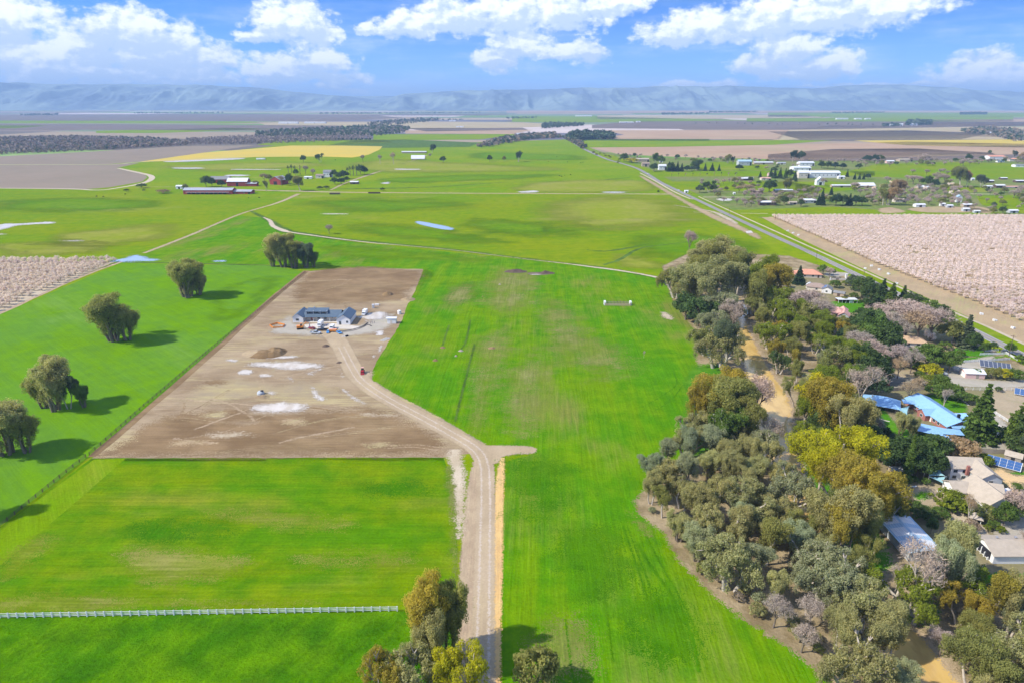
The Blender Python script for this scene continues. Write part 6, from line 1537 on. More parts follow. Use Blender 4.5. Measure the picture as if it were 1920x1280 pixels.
# ------------------------------------------------------------------ village beyond the orchard
VB = [  # px, ybase, wpx, ytop, roof, wall, label, extras
    (1397, 311, 24, 300, 'roof_bluegrey', 'wall_grey', 'grey-green gabled house at the far left end of the village', dict(wins=2, gable=False, cat='house')),
    (1432, 309, 36, 303.5, 'roof_white', 'wall_tan', 'long low white-roofed barn right of the grey-green house', dict(depth=.3)),
    (1466, 309, 15, 304.5, 'roof_metal', 'wall_cream', 'small pale shed at the end of the long low barn', {}),
    (1513, 312, 27, 303, 'roof_white', 'wall_white', 'white flat-looking building highest in the village complex', dict(cat='building', wins=3)),
    (1504, 321, 33, 312, 'roof_white', 'wall_white', 'white building in the middle of the village complex', dict(cat='building', wins=3)),
    (1547, 334, 56, 320.5, 'roof_white', 'wall_white', 'largest white-roofed building of the village complex', dict(cat='building', wins=6, depth=.35)),
    (1507, 335, 20, 320, 'roof_white', 'wall_cream', 'cream block at the left end of the largest white building', dict(cat='building', wins=2)),
    (1578, 336, 12, 330, 'roof_white', 'wall_white', 'small white block at the right end of the largest building', dict(cat='building')),
    (1538, 348, 15, 332, 'roof_white', 'wall_white', 'tall narrow white gabled house below the large building', dict(gable=True, cat='house', wins=2, rise=.45)),
    (1578, 352, 35, 346.5, 'roof_white', 'wall_tan', 'long white-roofed shed right of the narrow gabled house', dict(depth=.3)),
    (1626, 353, 30, 343, 'roof_white', 'wall_tan', 'white-roofed barn in the middle of the village', dict(cat='barn', rise=.5)),
    (1448, 332, 14, 324, 'roof_brown', 'wall_pink', 'brown-roofed house behind the dark conifers', dict(cat='house', wins=2)),
    (1436, 338.5, 17, 333, 'roof_salmon', 'wall_cream', 'low salmon-roofed house left of the conifer row', dict(cat='house', wins=2)),
    (1404, 337, 16, 332.5, 'roof_metal', 'wall_grey', 'metal-roofed shed at the end of the row of small trees', {}),
    (1733, 354, 23, 348, 'roof_white', 'wall_tan', 'white-roofed shed right of the russet gum tree', dict(rise=.5)),
    (1470, 361, 33, 355, 'roof_white', 'wall_tan', 'long white-roofed shed behind two dark trees', dict(depth=.35)),
    (1421, 363, 18, 357.5, 'roof_brown', 'wood_dark', 'dark-roofed shed in the bare thicket', {}),
    (1440, 385.5, 31, 377, 'roof_white', 'wood_dark', 'white-roofed stable facing the green paddock', dict(depth=.4)),
    (1490, 384, 18, 378, 'roof_beige', 'wall_tan', 'beige shed right of the paddock stable', {}),
    (1517, 381.5, 26, 373, 'roof_white', 'wall_grey', 'white-roofed house left of the dark conifer hedge', dict(cat='house', wins=2)),
    (1687, 380, 18, 372.5, 'roof_beige', 'wall_cream', 'beige house in the pink thicket', dict(cat='house', wins=2)),
    (1726, 389, 18, 382, 'roof_white', 'wall_white', 'open white stable with a dark front, leftmost of the paddock row', {}),
    (1768, 387, 9, 381, 'roof_white', 'wall_white', 'little white shed left of the blue-grey stable', {}),
    (1781.5, 390, 11, 384, 'roof_white', 'wall_grey', 'blue-grey small stable behind the orchard', {}),
    (1815, 388.5, 17, 382, 'roof_white', 'wall_tan', 'white-roofed stable at the top of the bare yard', {}),
    (1812, 397, 12, 390, 'roof_white', 'wall_grey', 'small stable in the middle of the bare yard', {}),
    (1832.5, 400, 11, 394.5, 'roof_white', 'wall_grey', 'small stable touching the orchard blossom', {}),
    (1901, 400, 16, 393, 'roof_white', 'wall_grey', 'stable with a dark front at the far right behind the orchard', {}),
    (1798, 380, 10, 366, 'roof_bluegrey', 'wall_white', 'tall pale green-white building among bare trees', dict(gable=True, cat='building')),
    (1857, 343, 13, 338, 'roof_white', 'wood_dark', 'white-roofed horse shelter nearest of three on the paddock', {}),
    (1883, 337, 12, 333, 'roof_white', 'wood_dark', 'white-roofed horse shelter farthest of three on the paddock', {}),
    (1914, 343, 17, 338, 'roof_white', 'wood_dark', 'horse shelter at the right frame edge of the paddock', {}),
    (1824, 339, 6, 334, 'roof_white', 'wall_white', 'tiny white shelter behind the round bare tree', {}),
    (1854, 353, 14, 348, 'roof_white', 'wall_white', 'white trailer-like shed in the far right yard', {}),
    (1876, 353, 17, 346, 'roof_white', 'wood_dark', 'open shed with a dark front in the far right yard', {}),
    (1905, 353, 40, 349.5, 'roof_salmon', 'wall_cream', 'long low cream building in the far right yard', dict(depth=.3, cat='building')),
    (1870, 300, 30, 291.5, 'roof_terra', 'wall_white', 'terracotta-roofed house far right behind the green paddock', dict(cat='house', wins=2)),
    (1900, 303, 14, 297, 'roof_terra', 'wall_cream', 'smaller terracotta-roofed house at the far right', dict(cat='house', wins=1)),
    (1877, 305, 12, 301.5, 'roof_blue', 'wall_white', 'tiny blue-roofed shed below the terracotta houses', {}),
    (1914, 314, 20, 308, 'roof_grey', 'wall_white', 'grey-roofed house at the right frame edge', dict(cat='house', wins=2)),
    (1670, 307, 14, 301, 'roof_white', 'wall_pink', 'small white-roofed house in the row at the back of the village', dict(cat='house')),
    (1699, 303.5, 24, 298, 'roof_beige', 'wall_tan', 'beige-roofed house in the row at the back of the village', dict(cat='house', wins=2)),
    (1242, 319.5, 14, 308.5, 'roof_white', 'wall_white', 'white house at the left end of the dark conifer hedge', dict(cat='house', wins=2)),
    (1205, 304, 24, 297, 'roof_beige', 'wall_tan', 'tan-roofed house beside the lime tree by the road', dict(cat='house', wins=2)),
    (1211, 313, 14, 305, 'roof_brown', 'wall_tan', 'dark brown roof among bare trees by the road', dict(cat='house')),
    (1401, 339, 22, 333.5, 'roof_white', 'wood_dark', 'open white-roofed shelter at the end of the small tree row', {}),
    (1287, 362, 7, 357, 'roof_white', 'wall_white', 'tiny white pump house beside the road junction', {}),
    (1377, 365, 4, 361, 'roof_white', 'wall_white', 'tiny white hut left of the pink thicket', {}),
    (1671, 237, 16, 233, 'roof_white', 'wall_white', 'white farmhouse left of the far eucalyptus windbreak', dict(cat='house')),
    (1713, 236, 14, 231.5, 'roof_white', 'wall_white', 'white farmhouse in front of the far eucalyptus windbreak', dict(cat='house')),
    (1690, 237, 6, 232, 'roof_white', 'wall_white', 'small white silo-like block between two far farmhouses', dict(cat='silo')),
    (1580, 224.5, 22, 222, 'roof_white', 'wall_white', 'long white shed at the left of the far row', dict(depth=.3)),
    (1610, 224.5, 12, 222, 'roof_white', 'wall_white', 'short white shed in the middle of the far row', {}),
    (1628, 224.5, 10, 222, 'roof_white', 'wall_white', 'short white shed at the right of the far row', {}),
    (1175, 231, 26, 228.5, 'roof_white', 'wall_white', 'long white shed far off near the centre', dict(depth=.3)),
    (1197, 230, 8, 227.5, 'roof_white', 'wall_white', 'small white shed right of the far central shed', {}),
    (973, 253, 10, 250, 'roof_white', 'wall_white', 'small white house in front of the long wood belt', dict(cat='house')),
    (1074, 236, 7, 233.5, 'roof_white', 'wall_white', 'tiny white house in the far dark grove', dict(cat='house')),
    (862, 239.5, 14, 237, 'roof_white', 'wall_white', 'white sheds far off left of the centre', {}),
    (848, 228, 12, 226, 'roof_white', 'wall_white', 'pale far shed on the plain left of centre', {}),
    (1858, 252, 18, 248, 'roof_white', 'wall_white', 'white house at the left end of the far right wood', dict(cat='house')),
    (1878, 250, 16, 247, 'roof_metal', 'wall_white', 'metal-roofed house in the far right wood', dict(cat='house')),
    (1915, 264, 12, 259, 'roof_white', 'wall_white', 'white house under the far right trees', dict(cat='house')),
    (1095, 219, 30, 216.5, 'roof_white', 'wall_white', 'long white packing shed near the foot of the hills', dict(depth=.3, cat='building')),
    (1240, 305, 6, 301, 'roof_white', 'wall_white', 'tiny white shed beside the big lime tree by the road', {}),
    (540, 232.6, 36, 229, 'roof_white', 'wall_white', 'first stretch of the long white poultry houses on the left plain', dict(depth=.25)),
    (590, 232, 40, 229, 'roof_white', 'wall_white', 'second stretch of the long white poultry houses on the left plain', dict(depth=.25)),
]
for px, yb, w_, yt, rm, wm, lb, ex in VB:
    ex = dict(ex); cat = ex.pop('cat', 'shed'); shed({'shed': 'farm_shed', 'house': 'village_house', 'barn': 'village_barn', 'building': 'village_building', 'silo': 'silo'}[cat], px, yb, w_, yt, rm, wm, lb, cat, **ex)
# village trees
Zv = 'in the village beyond the road'
VT = [('oak', 'green', 1302, 300, 318, 1.1), ('gum', 'lime', 1300, 296, 316, 1.2), ('oak', 'dark', 1258 - 0, 306 - 3, 322, .9), ('oak', 'dark', 1170, 286, 304, 1), ('bush', 'yellow', 1184, 296, 306, 2), ('gum', 'green', 1228, 286, 309, 1.1), ('oak', 'green', 1238, 290, 309, 1), ('oak', 'dark', 1226, 305, 322, 1.1),
      ('conifer', 'deep', 1254, 303, 322, 1.2), ('conifer', 'deep', 1262, 305, 322, 1.2), ('conifer', 'deep', 1270, 303, 322, 1.2), ('conifer', 'deep', 1278, 306, 322, 1.2), ('oak', 'deep', 1288, 310, 322, 1.2), ('oak', 'deep', 1297, 311, 321, 1.2), ('oak', 'deep', 1307, 311, 321, 1), ('gum', 'dark', 1306, 298, 320, 1.3), ('conifer', 'deep', 1322, 306, 321, 1.1), ('conifer', 'deep', 1335, 306, 321, 1.4), ('conifer', 'deep', 1348, 308, 321, 1),
      ('gum', 'olive', 1364, 288, 307, 1), ('gum', 'dark', 1375, 293, 307, .9), ('oak', 'deep', 1386, 308, 320, 1.2), ('conifer', 'dark', 1425, 321, 334, 1.1), ('conifer', 'dark', 1445, 314, 332, 1), ('gum', 'dark', 1330, 338, 361, 1), ('oak', 'dark', 1338, 345, 361, 1), ('oak', 'slate', 1312, 346, 362, 1), ('bare', 'brown', 1385, 347, 362, 1.6), ('bare', 'brown', 1400, 345, 364, 1.6), ('bare', 'pinkbare', 1408, 352, 367, 1.6), ('oak', 'dark', 1442, 336, 361, 1.1), ('gum', 'olive', 1475, 332, 360, 1),
      ('conifer', 'deep', 1540, 354, 385, 1), ('conifer', 'deep', 1534, 364, 385, .9), ('conifer', 'deep', 1558, 349, 366, 1), ('oak', 'deep', 1567, 362, 386, 1), ('oak', 'dark', 1580, 364, 386, 1), ('conifer', 'deep', 1592, 363, 386, 1.3), ('oak', 'deep', 1604, 365, 386, 1), ('oak', 'dark', 1616, 367, 386, 1), ('oak', 'dark', 1470, 366, 385, .8), ('oak', 'dark', 1501, 372, 388, .8), ('oak', 'dark', 1636, 372, 384, .8),
      ('gum', 'brown', 1675, 335, 372, 1.2), ('gum', 'brown', 1665, 348, 385, 1.2), ('gum', 'olive', 1655, 352, 385, 1), ('gum', 'olive', 1800, 311, 352, 1.1), ('gum', 'brown', 1812, 318, 352, .8), ('gum', 'slate', 1838, 327, 352, 1), ('gum', 'slate', 1843, 330, 350, .8), ('oak', 'dark', 1738, 328, 352, .9), ('oak', 'deep', 1752, 335, 353, 1), ('oak', 'dark', 1480, 316, 336, .8), ('conifer', 'dark', 1452, 315, 335, 1), ('conifer', 'dark', 1462, 314, 335, 1), ('conifer', 'green', 1472, 315, 336, 1), ('conifer', 'dark', 1490, 318, 338, 1),
      ('oak', 'deep', 1540, 302, 316, 1), ('oak', 'dark', 1552, 302, 317, 1), ('oak', 'deep', 1565, 303, 318, 1), ('oak', 'deep', 1580, 305, 318, 1), ('oak', 'dark', 1610, 306, 318, 1), ('conifer', 'deep', 1588, 318, 332, 1), ('conifer', 'deep', 1602, 324, 337, 1), ('conifer', 'deep', 1611, 325, 337, 1), ('conifer', 'deep', 1619, 325, 337, 1), ('oak', 'deep', 1627, 325, 337, 1), ('gum', 'deep', 1486, 281, 303, 1.2), ('gum', 'dark', 1497, 285, 303, .9), ('gum', 'dark', 1503, 282, 300, .9),
      ('oak', 'deep', 1625, 290, 305, 1.2), ('oak', 'deep', 1640, 289, 305, 1), ('gum', 'dark', 1652, 290, 305, 1), ('bare', 'pinkbare', 1735, 287, 306, 1.3), ('bare', 'pinkbare', 1725, 290, 306, 1), ('bare', 'pinkbare', 1805, 297, 312, 1.4), ('oak', 'dark', 1815, 288, 303, 1), ('oak', 'dark', 1840, 292, 303, 1.1), ('oak', 'green', 1855, 281, 290, .8), ('gum', 'slate', 1899, 281, 298, .8), ('oak', 'brown', 1918, 285, 299, 1.2), ('oak', 'green', 1876, 359, 368, 1.2), ('bare', 'bare', 1900, 355, 372, 1.6), ('oak', 'olive', 1862, 388, 401, 1), ('oak', 'dark', 1880, 386, 401, 1),
      ('bare', 'pinkbare', 1663, 330, 344, 1.2), ('blossom', 'blossom', 1671, 339, 345, 1.4), ('blossom', 'blossom', 1698, 345, 351, 1.4), ('blossom', 'blossom', 1781, 341, 350, 1.5), ('bare', 'pinkbare', 1712, 328, 346, 1.4), ('bare', 'pinkbare', 1722, 330, 347, 1.3), ('bare', 'bare', 1758, 322, 345, 1.3), ('bare', 'bare', 1770, 326, 347, 1.3), ('oak', 'olive', 1775, 336, 348, 1), ('bare', 'bare', 1543, 378 - 45, 350, 1)]
for a in VT: tt(*a[:5], Zv, a[5], m_=0.3)
for i in range(10): tt('palm' if i in (0, 1, 3, 4, 6, 7) else 'bare_open', 'dark' if i % 2 else 'brown', 1259 + i * 13.3, 324.5 - (2 if i > 5 else 0), 331.5, 'in the row along the village lane', 0.9, m_=.2)
fill([(1300, 345), (1420, 340), (1430, 372), (1330, 372)], Zv, [('bare', 'pinkbare', 3), ('bare', 'bare', 2), ('oak', 'olive', 1)], (7, 11), 11, 31, 1.05, maxn=26)
fill([(1590, 352), (1800, 355), (1830, 388), (1640, 388)], Zv, [('bare', 'pinkbare', 5), ('bare', 'bare', 2), ('blossom', 'blossom', 1, .6), ('oak', 'olive', 1)], (7, 11), 8, 32, 1.05, maxn=110)
fill([(1480, 360), (1540, 356), (1560, 385), (1400, 390), (1340, 378), (1420, 368)], Zv, [('bare', 'pinkbare', 3), ('bare', 'bare', 2), ('oak', 'olive', 1)], (6.5, 10), 9, 33, 1.05, maxn=60)
fill([(1150, 292), (1500, 306), (1700, 302), (1930, 300), (1930, 310), (1640, 314), (1480, 308), (1180, 304)], Zv, [('bare', 'pinkbare', 5), ('bare', 'bare', 3), ('oak', 'olive', 2), ('oak', 'dark', 1)], (7, 11), 10.5, 34, 1.15, maxn=130)
fill([(1700, 325), (1800, 325), (1790, 345), (1700, 345)], Zv, [('bare', 'pinkbare', 3), ('bare', 'bare', 2)], (8, 12), 15, 35, 1.2, maxn=10)
fill([(1870, 355), (1960, 352), (1960, 375), (1900, 378)], Zv, [('bare', 'bare', 3), ('oak', 'olive', 1)], (8, 11), 12, 36, 1.2, maxn=10)
fill([(1098, 281), (1130, 288), (1170, 303), (1160, 308), (1100, 286)], 'along the country road', [('bush', 'olive', 2), ('bush', 'dark', 1)], (3, 5), 16, 37, 1.2, maxn=14)
fill([(1640, 352), (1800, 350), (1930, 358), (1930, 392), (1860, 398), (1700, 380)], Zv, [('bare', 'bare', 3), ('oak', 'olive', 2), ('bare', 'pinkbare', 2), ('oak', 'slate', 1)], (6, 9), 20, 42, 1.05, maxn=24)
fill([(1420, 312), (1500, 310), (1500, 345), (1400, 350)], Zv, [('bare', 'pinkbare', 2), ('oak', 'dark', 2), ('conifer', 'dark', 1)], (5, 9), 16, 43, 1.3, maxn=16)
# ------------------------------------------------------------------ far woods, hedges and windbreaks: masses
def belt_mesh():
    V = []; Fc = []; T = []; Cc = []; off = 0; rnd = random.Random(9)
    base_ = [leaves(np.random.RandomState(60 + i), [(math.cos(a) * 2.6, math.sin(a) * 2.6, 5.5 + 2.5 * math.sin(a * 3 + i)) for a in np.linspace(0, 5.3, 5)] + [(0, 0, 8.6), (0, 0, 4)], [(2.5, 2.5, 2.3)] * 7, [9] * 7, 2.6, 1.2, 0.9, 0.5) for i in range(4)]
    B = [  # polygon px, spacing m, height range, tones
        ([(-200, 297), (0, 291), (150, 284.5), (350, 273.5), (352, 268), (300, 262), (150, 258), (-200, 262)], 15, (8, 13), ['bare', 'slate', 'bare', 'brown', 'pinkbare', 'bare']),
        ([(352, 272), (480, 271), (620, 266), (700, 262), (690, 256), (500, 256), (350, 262)], 20, (8, 12), ['pinkbare', 'bare', 'bare']),
        ([(480, 260), (700, 257), (760, 250), (770, 240), (700, 238), (560, 244), (480, 250)], 26, (10, 18), ['slate', 'deep', 'bare', 'dark']),
        ([(690, 240), (800, 230), (830, 224), (780, 224), (690, 232)], 45, (12, 20), ['slate', 'bare', 'deep']),
        ([(527, 264.5), (695, 263.5), (695, 262.8), (527, 263.6)], 9, (6, 9), ['deep', 'dark']),
        ([(893, 277), (910, 277), (1000, 262), (1060, 259), (1075, 262), (1105, 281), (1092, 281), (1060, 262), (1040, 252), (985, 254), (930, 264)], 15, (10, 15), ['deep', 'slate', 'bare', 'brown']),
        ([(1062, 266), (1100, 263), (1150, 262), (1150, 257), (1100, 252), (1070, 255)], 14, (14, 26), ['deep', 'deep', 'slate']),
        ([(1013, 243), (1095, 237), (1095, 234), (1020, 234)], 32, (14, 22), ['deep', 'slate']),
        ([(1700, 236), (1745, 236), (1745, 230), (1700, 231)], 26, (18, 30), ['deep', 'slate']),
        ([(1800, 246), (1850, 240), (1930, 248), (2100, 250), (2100, 268), (1900, 266), (1870, 258), (1810, 250)], 24, (10, 18), ['slate', 'deep', 'bare', 'brown']),
        ([(1655, 239), (1690, 237), (1690, 235), (1655, 236)], 25, (12, 20), ['deep', 'slate']),
        ([(1240, 216), (1330, 214.5), (1330, 213.5), (1240, 214)], 60, (14, 24), ['deep']), ([(1330, 212), (1420, 211), (1420, 210), (1330, 210.5)], 60, (14, 22), ['deep']),
        ([(1800, 216), (1850, 215.5), (1850, 213.5), (1800, 214)], 40, (20, 30), ['deep']), ([(40, 218), (110, 217), (110, 215), (40, 216)], 60, (14, 22), ['slate']), ([(250, 214), (420, 213), (420, 212), (250, 212.5)], 80, (14, 22), ['slate']),
        ([(600, 215), (900, 213), (900, 212), (600, 213)], 90, (12, 20), ['slate', 'deep']), ([(1560, 213.5), (1660, 212), (1660, 211), (1560, 212)], 70, (12, 22), ['slate']), ([(950, 224), (1010, 222), (1010, 221), (950, 222)], 50, (12, 18), ['slate', 'deep']),
        ([(780, 228), (870, 226), (870, 225), (780, 226)], 60, (10, 16), ['slate']), ([(1300, 233), (1700, 236), (1700, 235), (1300, 231.5)], 90, (8, 13), ['bare', 'slate'])]
    for poly_px, sp, hr, tones in B:
        poly = [P(*q) for q in poly_px]; xs = [q[0] for q in poly]; ys = [q[1] for q in poly]
        y = min(ys)
        while y < max(ys):
            x = min(xs)
            while x < max(xs):
                p_ = (x + rnd.uniform(-.45, .45) * sp, y + rnd.uniform(-.45, .45) * sp)
                if inside(p_, poly):
                    h = rnd.uniform(*hr) * rnd.uniform(.8, 1.1); k = h / 11.0; v, f, t = rnd.choice(base_); a = rnd.uniform(0, 6.28); ca, sa = math.cos(a) * k * 1.15, math.sin(a) * k * 1.15
                    V.append(np.stack([v[:, 0] * ca - v[:, 1] * sa + p_[0], v[:, 0] * sa + v[:, 1] * ca + p_[1], v[:, 2] * k], 1)); Fc.append(f + off); off += len(v)
                    c = TONE[rnd.choice(tones)]; kk = rnd.uniform(.85, 1.15); T.append(t); Cc.append(np.tile([c[0] * kk, c[1] * kk, c[2] * kk, 1], (len(f), 1)))
                x += sp
            y += sp
    me = leaf_mesh('far_woodland', [(np.concatenate(V), np.concatenate(Fc), np.concatenate(T))])
    ca_ = me.attributes.new('tone', 'FLOAT_COLOR', 'FACE'); ca_.data.foreach_set('color', np.concatenate(Cc).astype(np.float32).ravel())
    m_, n = new_mat('far_leaf'); c = n.node('ShaderNodeAttribute', attribute_name='tone').outputs['Color']; v_ = n.node('ShaderNodeAttribute', attribute_name='v').outputs['Fac']
    c = n.vmath('SCALE', c, sc=n.math('ADD', 0.7, n.math('MULTIPLY', v_, 0.6))); n.out(n.bsdf(c, 0.9, 0.0))
    tag(link('far_woodland', me, mat=m_), 'distant tree belts, hedges and windbreaks across the plain', kind='stuff'); return len(me.polygons)
belt_mesh()
# ------------------------------------------------------------------ houses on the right between the creek and the road
G = lambda px, py, z=0.0: Vector(P(px, py, z))
def frame(px, py, px2, py2, z=0.0):
    """ground point and heading of the line a-b given at height z"""
    a, b = G(px, py, z), G(px2, py2, z); return (a + b) / 2, math.atan2((b - a).y, (b - a).x), (b - a).length
def hs(name, x, y, label, cat='house'): return empty(name, x, y, 0.02, 0, label, cat)
# grounds
for nm, pts, mt in [('driveway', [(1640, 722), (1700, 708), (1740, 705), (1780, 690), (1800, 697), (1850, 712), (1925, 712), (1925, 726), (1850, 727), (1790, 724), (1720, 722), (1650, 727)], 'drive_gravel'),
                    ('driveway', [(1640, 716), (1655, 703), (1720, 712), (1700, 727), (1660, 726)], 'drive_gravel'), ('driveway', [(1780, 690), (1830, 672), (1865, 668), (1850, 690), (1810, 700)], 'drive_gravel'),
                    ('driveway', [(1848, 782), (1862, 770), (1895, 800), (1930, 830), (1930, 846), (1815, 838), (1805, 828), (1812, 815), (1845, 815)], 'drive_gravel'),
                    ('dirt_path', [(1858, 884), (1875, 878), (1900, 890), (1925, 892), (1925, 905), (1900, 905), (1905, 918), (1930, 928), (1930, 938), (1880, 926), (1890, 912), (1870, 895)], 'orange_path'),
                    ('bare_yard', [(1640, 722), (1655, 705), (1690, 692), (1740, 696), (1740, 704), (1700, 708)], 'dry_yard'), ('bare_yard', [(1855, 726), (1930, 730), (1930, 780), (1880, 790), (1852, 765)], 'dry_yard'),
                    ('bare_yard', [(1690, 905), (1735, 900), (1775, 915), (1782, 945), (1740, 950), (1700, 940)], 'dry_yard'), ('lawn', [(1712, 926), (1730, 920), (1750, 922), (1742, 934), (1718, 938)], 'grass_lawn'),
                    ('lawn', [(1610, 745), (1650, 745), (1660, 765), (1690, 800), (1740, 815), (1720, 830), (1650, 800), (1615, 770)], 'grass_lawn'), ('lawn', [(1732, 742), (1765, 739), (1800, 748), (1815, 760), (1810, 775), (1770, 768), (1745, 755)], 'grass_lawn'),
                    ('lawn', [(1740, 663), (1800, 640), (1840, 655), (1868, 668), (1800, 668), (1760, 668)], 'grass_lawn'), ('lawn', [(1558, 566), (1612, 564), (1625, 580), (1600, 588), (1570, 580)], 'grass_lawn'), ('lawn', [(1795, 671), (1880, 667), (1885, 670), (1810, 677)], 'grass_lawn'),
                    ('lawn', [(1790, 1060), (1810, 1040), (1850, 1072), (1960, 1072), (1960, 1100), (1800, 1090)], 'grass_lawn'), ('lawn', [(1890, 885), (1925, 882), (1925, 890), (1905, 890)], 'grass_lawn'), ('lawn', [(1648, 650), (1672, 648), (1672, 662), (1655, 665)], 'grass_lawn'),
                    ('driveway', [(1870, 975), (1895, 962), (1930, 966), (1930, 1002), (1860, 1002)], 'drive_gravel'), ('driveway', [(1825, 985), (1845, 984), (1860, 1002), (1830, 1005)], 'sand'), ('driveway', [(1762, 950), (1800, 955), (1825, 985), (1800, 990)], 'gravel_pale'),
                    ('driveway', [(1745, 655), (1790, 640), (1800, 646), (1770, 668), (1745, 668)], 'verge_brown'), ('driveway', [(1548, 512), (1590, 512), (1586, 518), (1550, 519)], 'drive_gravel'), ('lawn', [(1470, 600), (1500, 595), (1515, 602), (1490, 610)], 'grass_lawn')]:
    patch(nm, pts, M[mt], {'lawn': 10, 'bare_yard': 9}.get(nm, 11), smooth=True, soft=1.2)
ribbon('garden_path', [(1620, 758), (1635, 772), (1650, 785), (1668, 790)], 0.8, M['concrete'], 12)
ribbon('garden_path', [(1765, 740), (1790, 742), (1805, 750), (1816, 760)], 0.8, M['concrete'], 12)
ribbon('garden_path', [(1853, 783), (1870, 795), (1880, 802)], 1.2, M['concrete'], 12)
# terracotta house at the top
x, y = P(1520, 522); e = hs('terracotta_house', x, y, 'cream house with broad terracotta hip roof nearest the road bend')
wing(e, 0.5, 6.5, 17, 11, 3.0, 2.6, R(-6), M['wall_cream'], M['roof_terra'], 0.6, True, wins=[('f', -4, 1.6, 1.6, 1.2), ('f', 2, 1.6, 1.6, 1.2)], door=('f', 6, 1.0, 2.1, 'wood_dark'))
wing(e, -13.5, 6.0, 9, 8, 3.0, 2.0, R(84), M['wall_white'], M['roof_terra'], 0.5, True, wins=[('l', 0, 1.6, 1.6, 1.2)])
x, y = P(1462, 525); e = hs('pool_house', x, y, 'pale timber-decked outbuilding left of the terracotta house', 'shed')
wing(e, 0, 2, 5.5, 4.5, 2.3, 0.8, R(30), M['wall_white'], M['roof_beige'], 0.3, True, wins=[('f', 0, 1.3, 1.2, 0.9)])
# second house with brown roof, white gable and rooftop panels
x, y = P(1540, 548); e = hs('brown_house', x, y, 'brown-roofed house with rooftop solar panels below the terracotta house')
wing(e, -0.5, 7.0, 13, 9, 2.9, 2.0, R(-25), M['wall_cream'], M['roof_brown'], 0.5, True, wins=[('f', 0, 1.5, 1.4, 1.1)])
wing(e, 3.5, -0.5, 7.5, 6.5, 2.9, 1.7, R(62), M['wall_white'], M['roof_grey'], 0.4, wins=[('l', 0, 1.6, 1.2, 1.1)])
for i in range(4):
    for j in range(2):
        a = R(62); b = 3.25; sl = 1.7 / b; X = -2.7 + 1.8 * i; Yl = 0.75 + 1.35 * j; zz_ = lambda yy: 2.9 + 1.7 - sl * yy + 0.26
        pts = [T2(3.5, -0.5, a, X + dx_, Yl + dy_) + (zz_(Yl + dy_),) for dx_, dy_ in ((0, 0), (1.7, 0), (1.7, 1.25), (0, 1.25))]
        pts += [(q[0], q[1], q[2] - 0.05) for q in pts]
        vm('solar_panel', pts, [(0, 1, 2, 3), (4, 5, 6, 7), (0, 1, 5, 4), (1, 2, 6, 5), (2, 3, 7, 6), (3, 0, 4, 7)], e, M['solar'])
x, y = P(1518, 541); e = hs('white_cottage', x, y, 'small white gabled cottage left of the brown-roofed house', 'shed')
wing(e, 0, 1.5, 4.0, 3.6, 2.6, 1.3, R(60), M['wall_white'], M['roof_white'], 0.3, wins=[('l', 0, 1.5, 1.0, 1.0)])
x, y = P(1575, 556); e = hs('garden_shed', x, y, 'low dark-roofed shed right of the brown-roofed house', 'shed')
wing(e, 0, 1.5, 7, 4, 2.3, 1.0, R(-38), M['wall_tan'], M['roof_grey'], 0.3, door=('f', 0, 1.6, 1.9, 'wood_dark'))
x, y = P(1589, 569); e = hs('carport', x, y, 'long low carport with white roof and open dark bays', 'carport')
box('roof', e, M['roof_white'], -6.5, 6.5, -0.6, 4.6, 2.5, 2.68); boxes('wall', e, M['wall_brick'], [(-6.2, 6.2, 4.1, 4.3, 0, 2.49)])
for i in range(6): q = -6.2 + 12.4 * i / 5; box('post', e, M['trim'], q - 0.1, q + 0.1, -0.3, -0.1, 0, 2.49)
box('white_door', e, M['trim'], 1.0, 3.3, 0.0, 0.1, 0, 2.3)
x, y = P(1570, 526); e = hs('garden_wall', x, y, 'low cream garden wall with arched gate below the terracotta house', 'wall')
boxes('wall', e, M['wall_cream'], [(-5, -1.2, 0, 0.3, 0, 1.6), (1.2, 6, 0, 0.3, 0, 1.6), (-1.2, 1.2, 0, 0.3, 2.1, 2.6)]); box('gate', e, M['wood_grey'], -1.15, 1.15, 0.1, 0.2, 0, 2.05)
for q in (-5.2, 6.2): box('pillar', e, M['wall_white'], q - 0.3, q + 0.3, -0.1, 0.5, 0, 2.0)
x, y = P(1586, 521); e = hs('gate_pillar', x, y, 'square white gate pillar beside the asphalt road', 'pillar'); box('pillar', e, M['wall_white'], -.6, .6, -.6, .6, 0, 2.6); box('cap', e, M['trim'], -.75, .75, -.75, .75, 2.61, 2.8)
# salmon house
x, y = P(1577, 606); e = hs('salmon_house', x, y, 'salmon-roofed two-storey villa half hidden by bare trees')
wing(e, -1, 9, 13, 9.5, 5.4, 2.5, R(-38), M['wall_pink'], M['roof_salmon'], 0.5, True, wins=[('f', -3, 4.0, 1.2, 1.1), ('f', 2.5, 4.0, 1.2, 1.1)])
wing(e, 2.2, 2.6, 7.5, 5.6, 4.9, 1.9, R(62), M['wall_grey'], M['roof_salmon'], 0.45, wins=[('l', 0.3, 3.4, 1.5, 1.2)])
wing(e, 5.0, 10.5, 5, 5, 5.6, 2.2, R(-38), M['wall_pink'], M['roof_salmon'], 0.4, True)
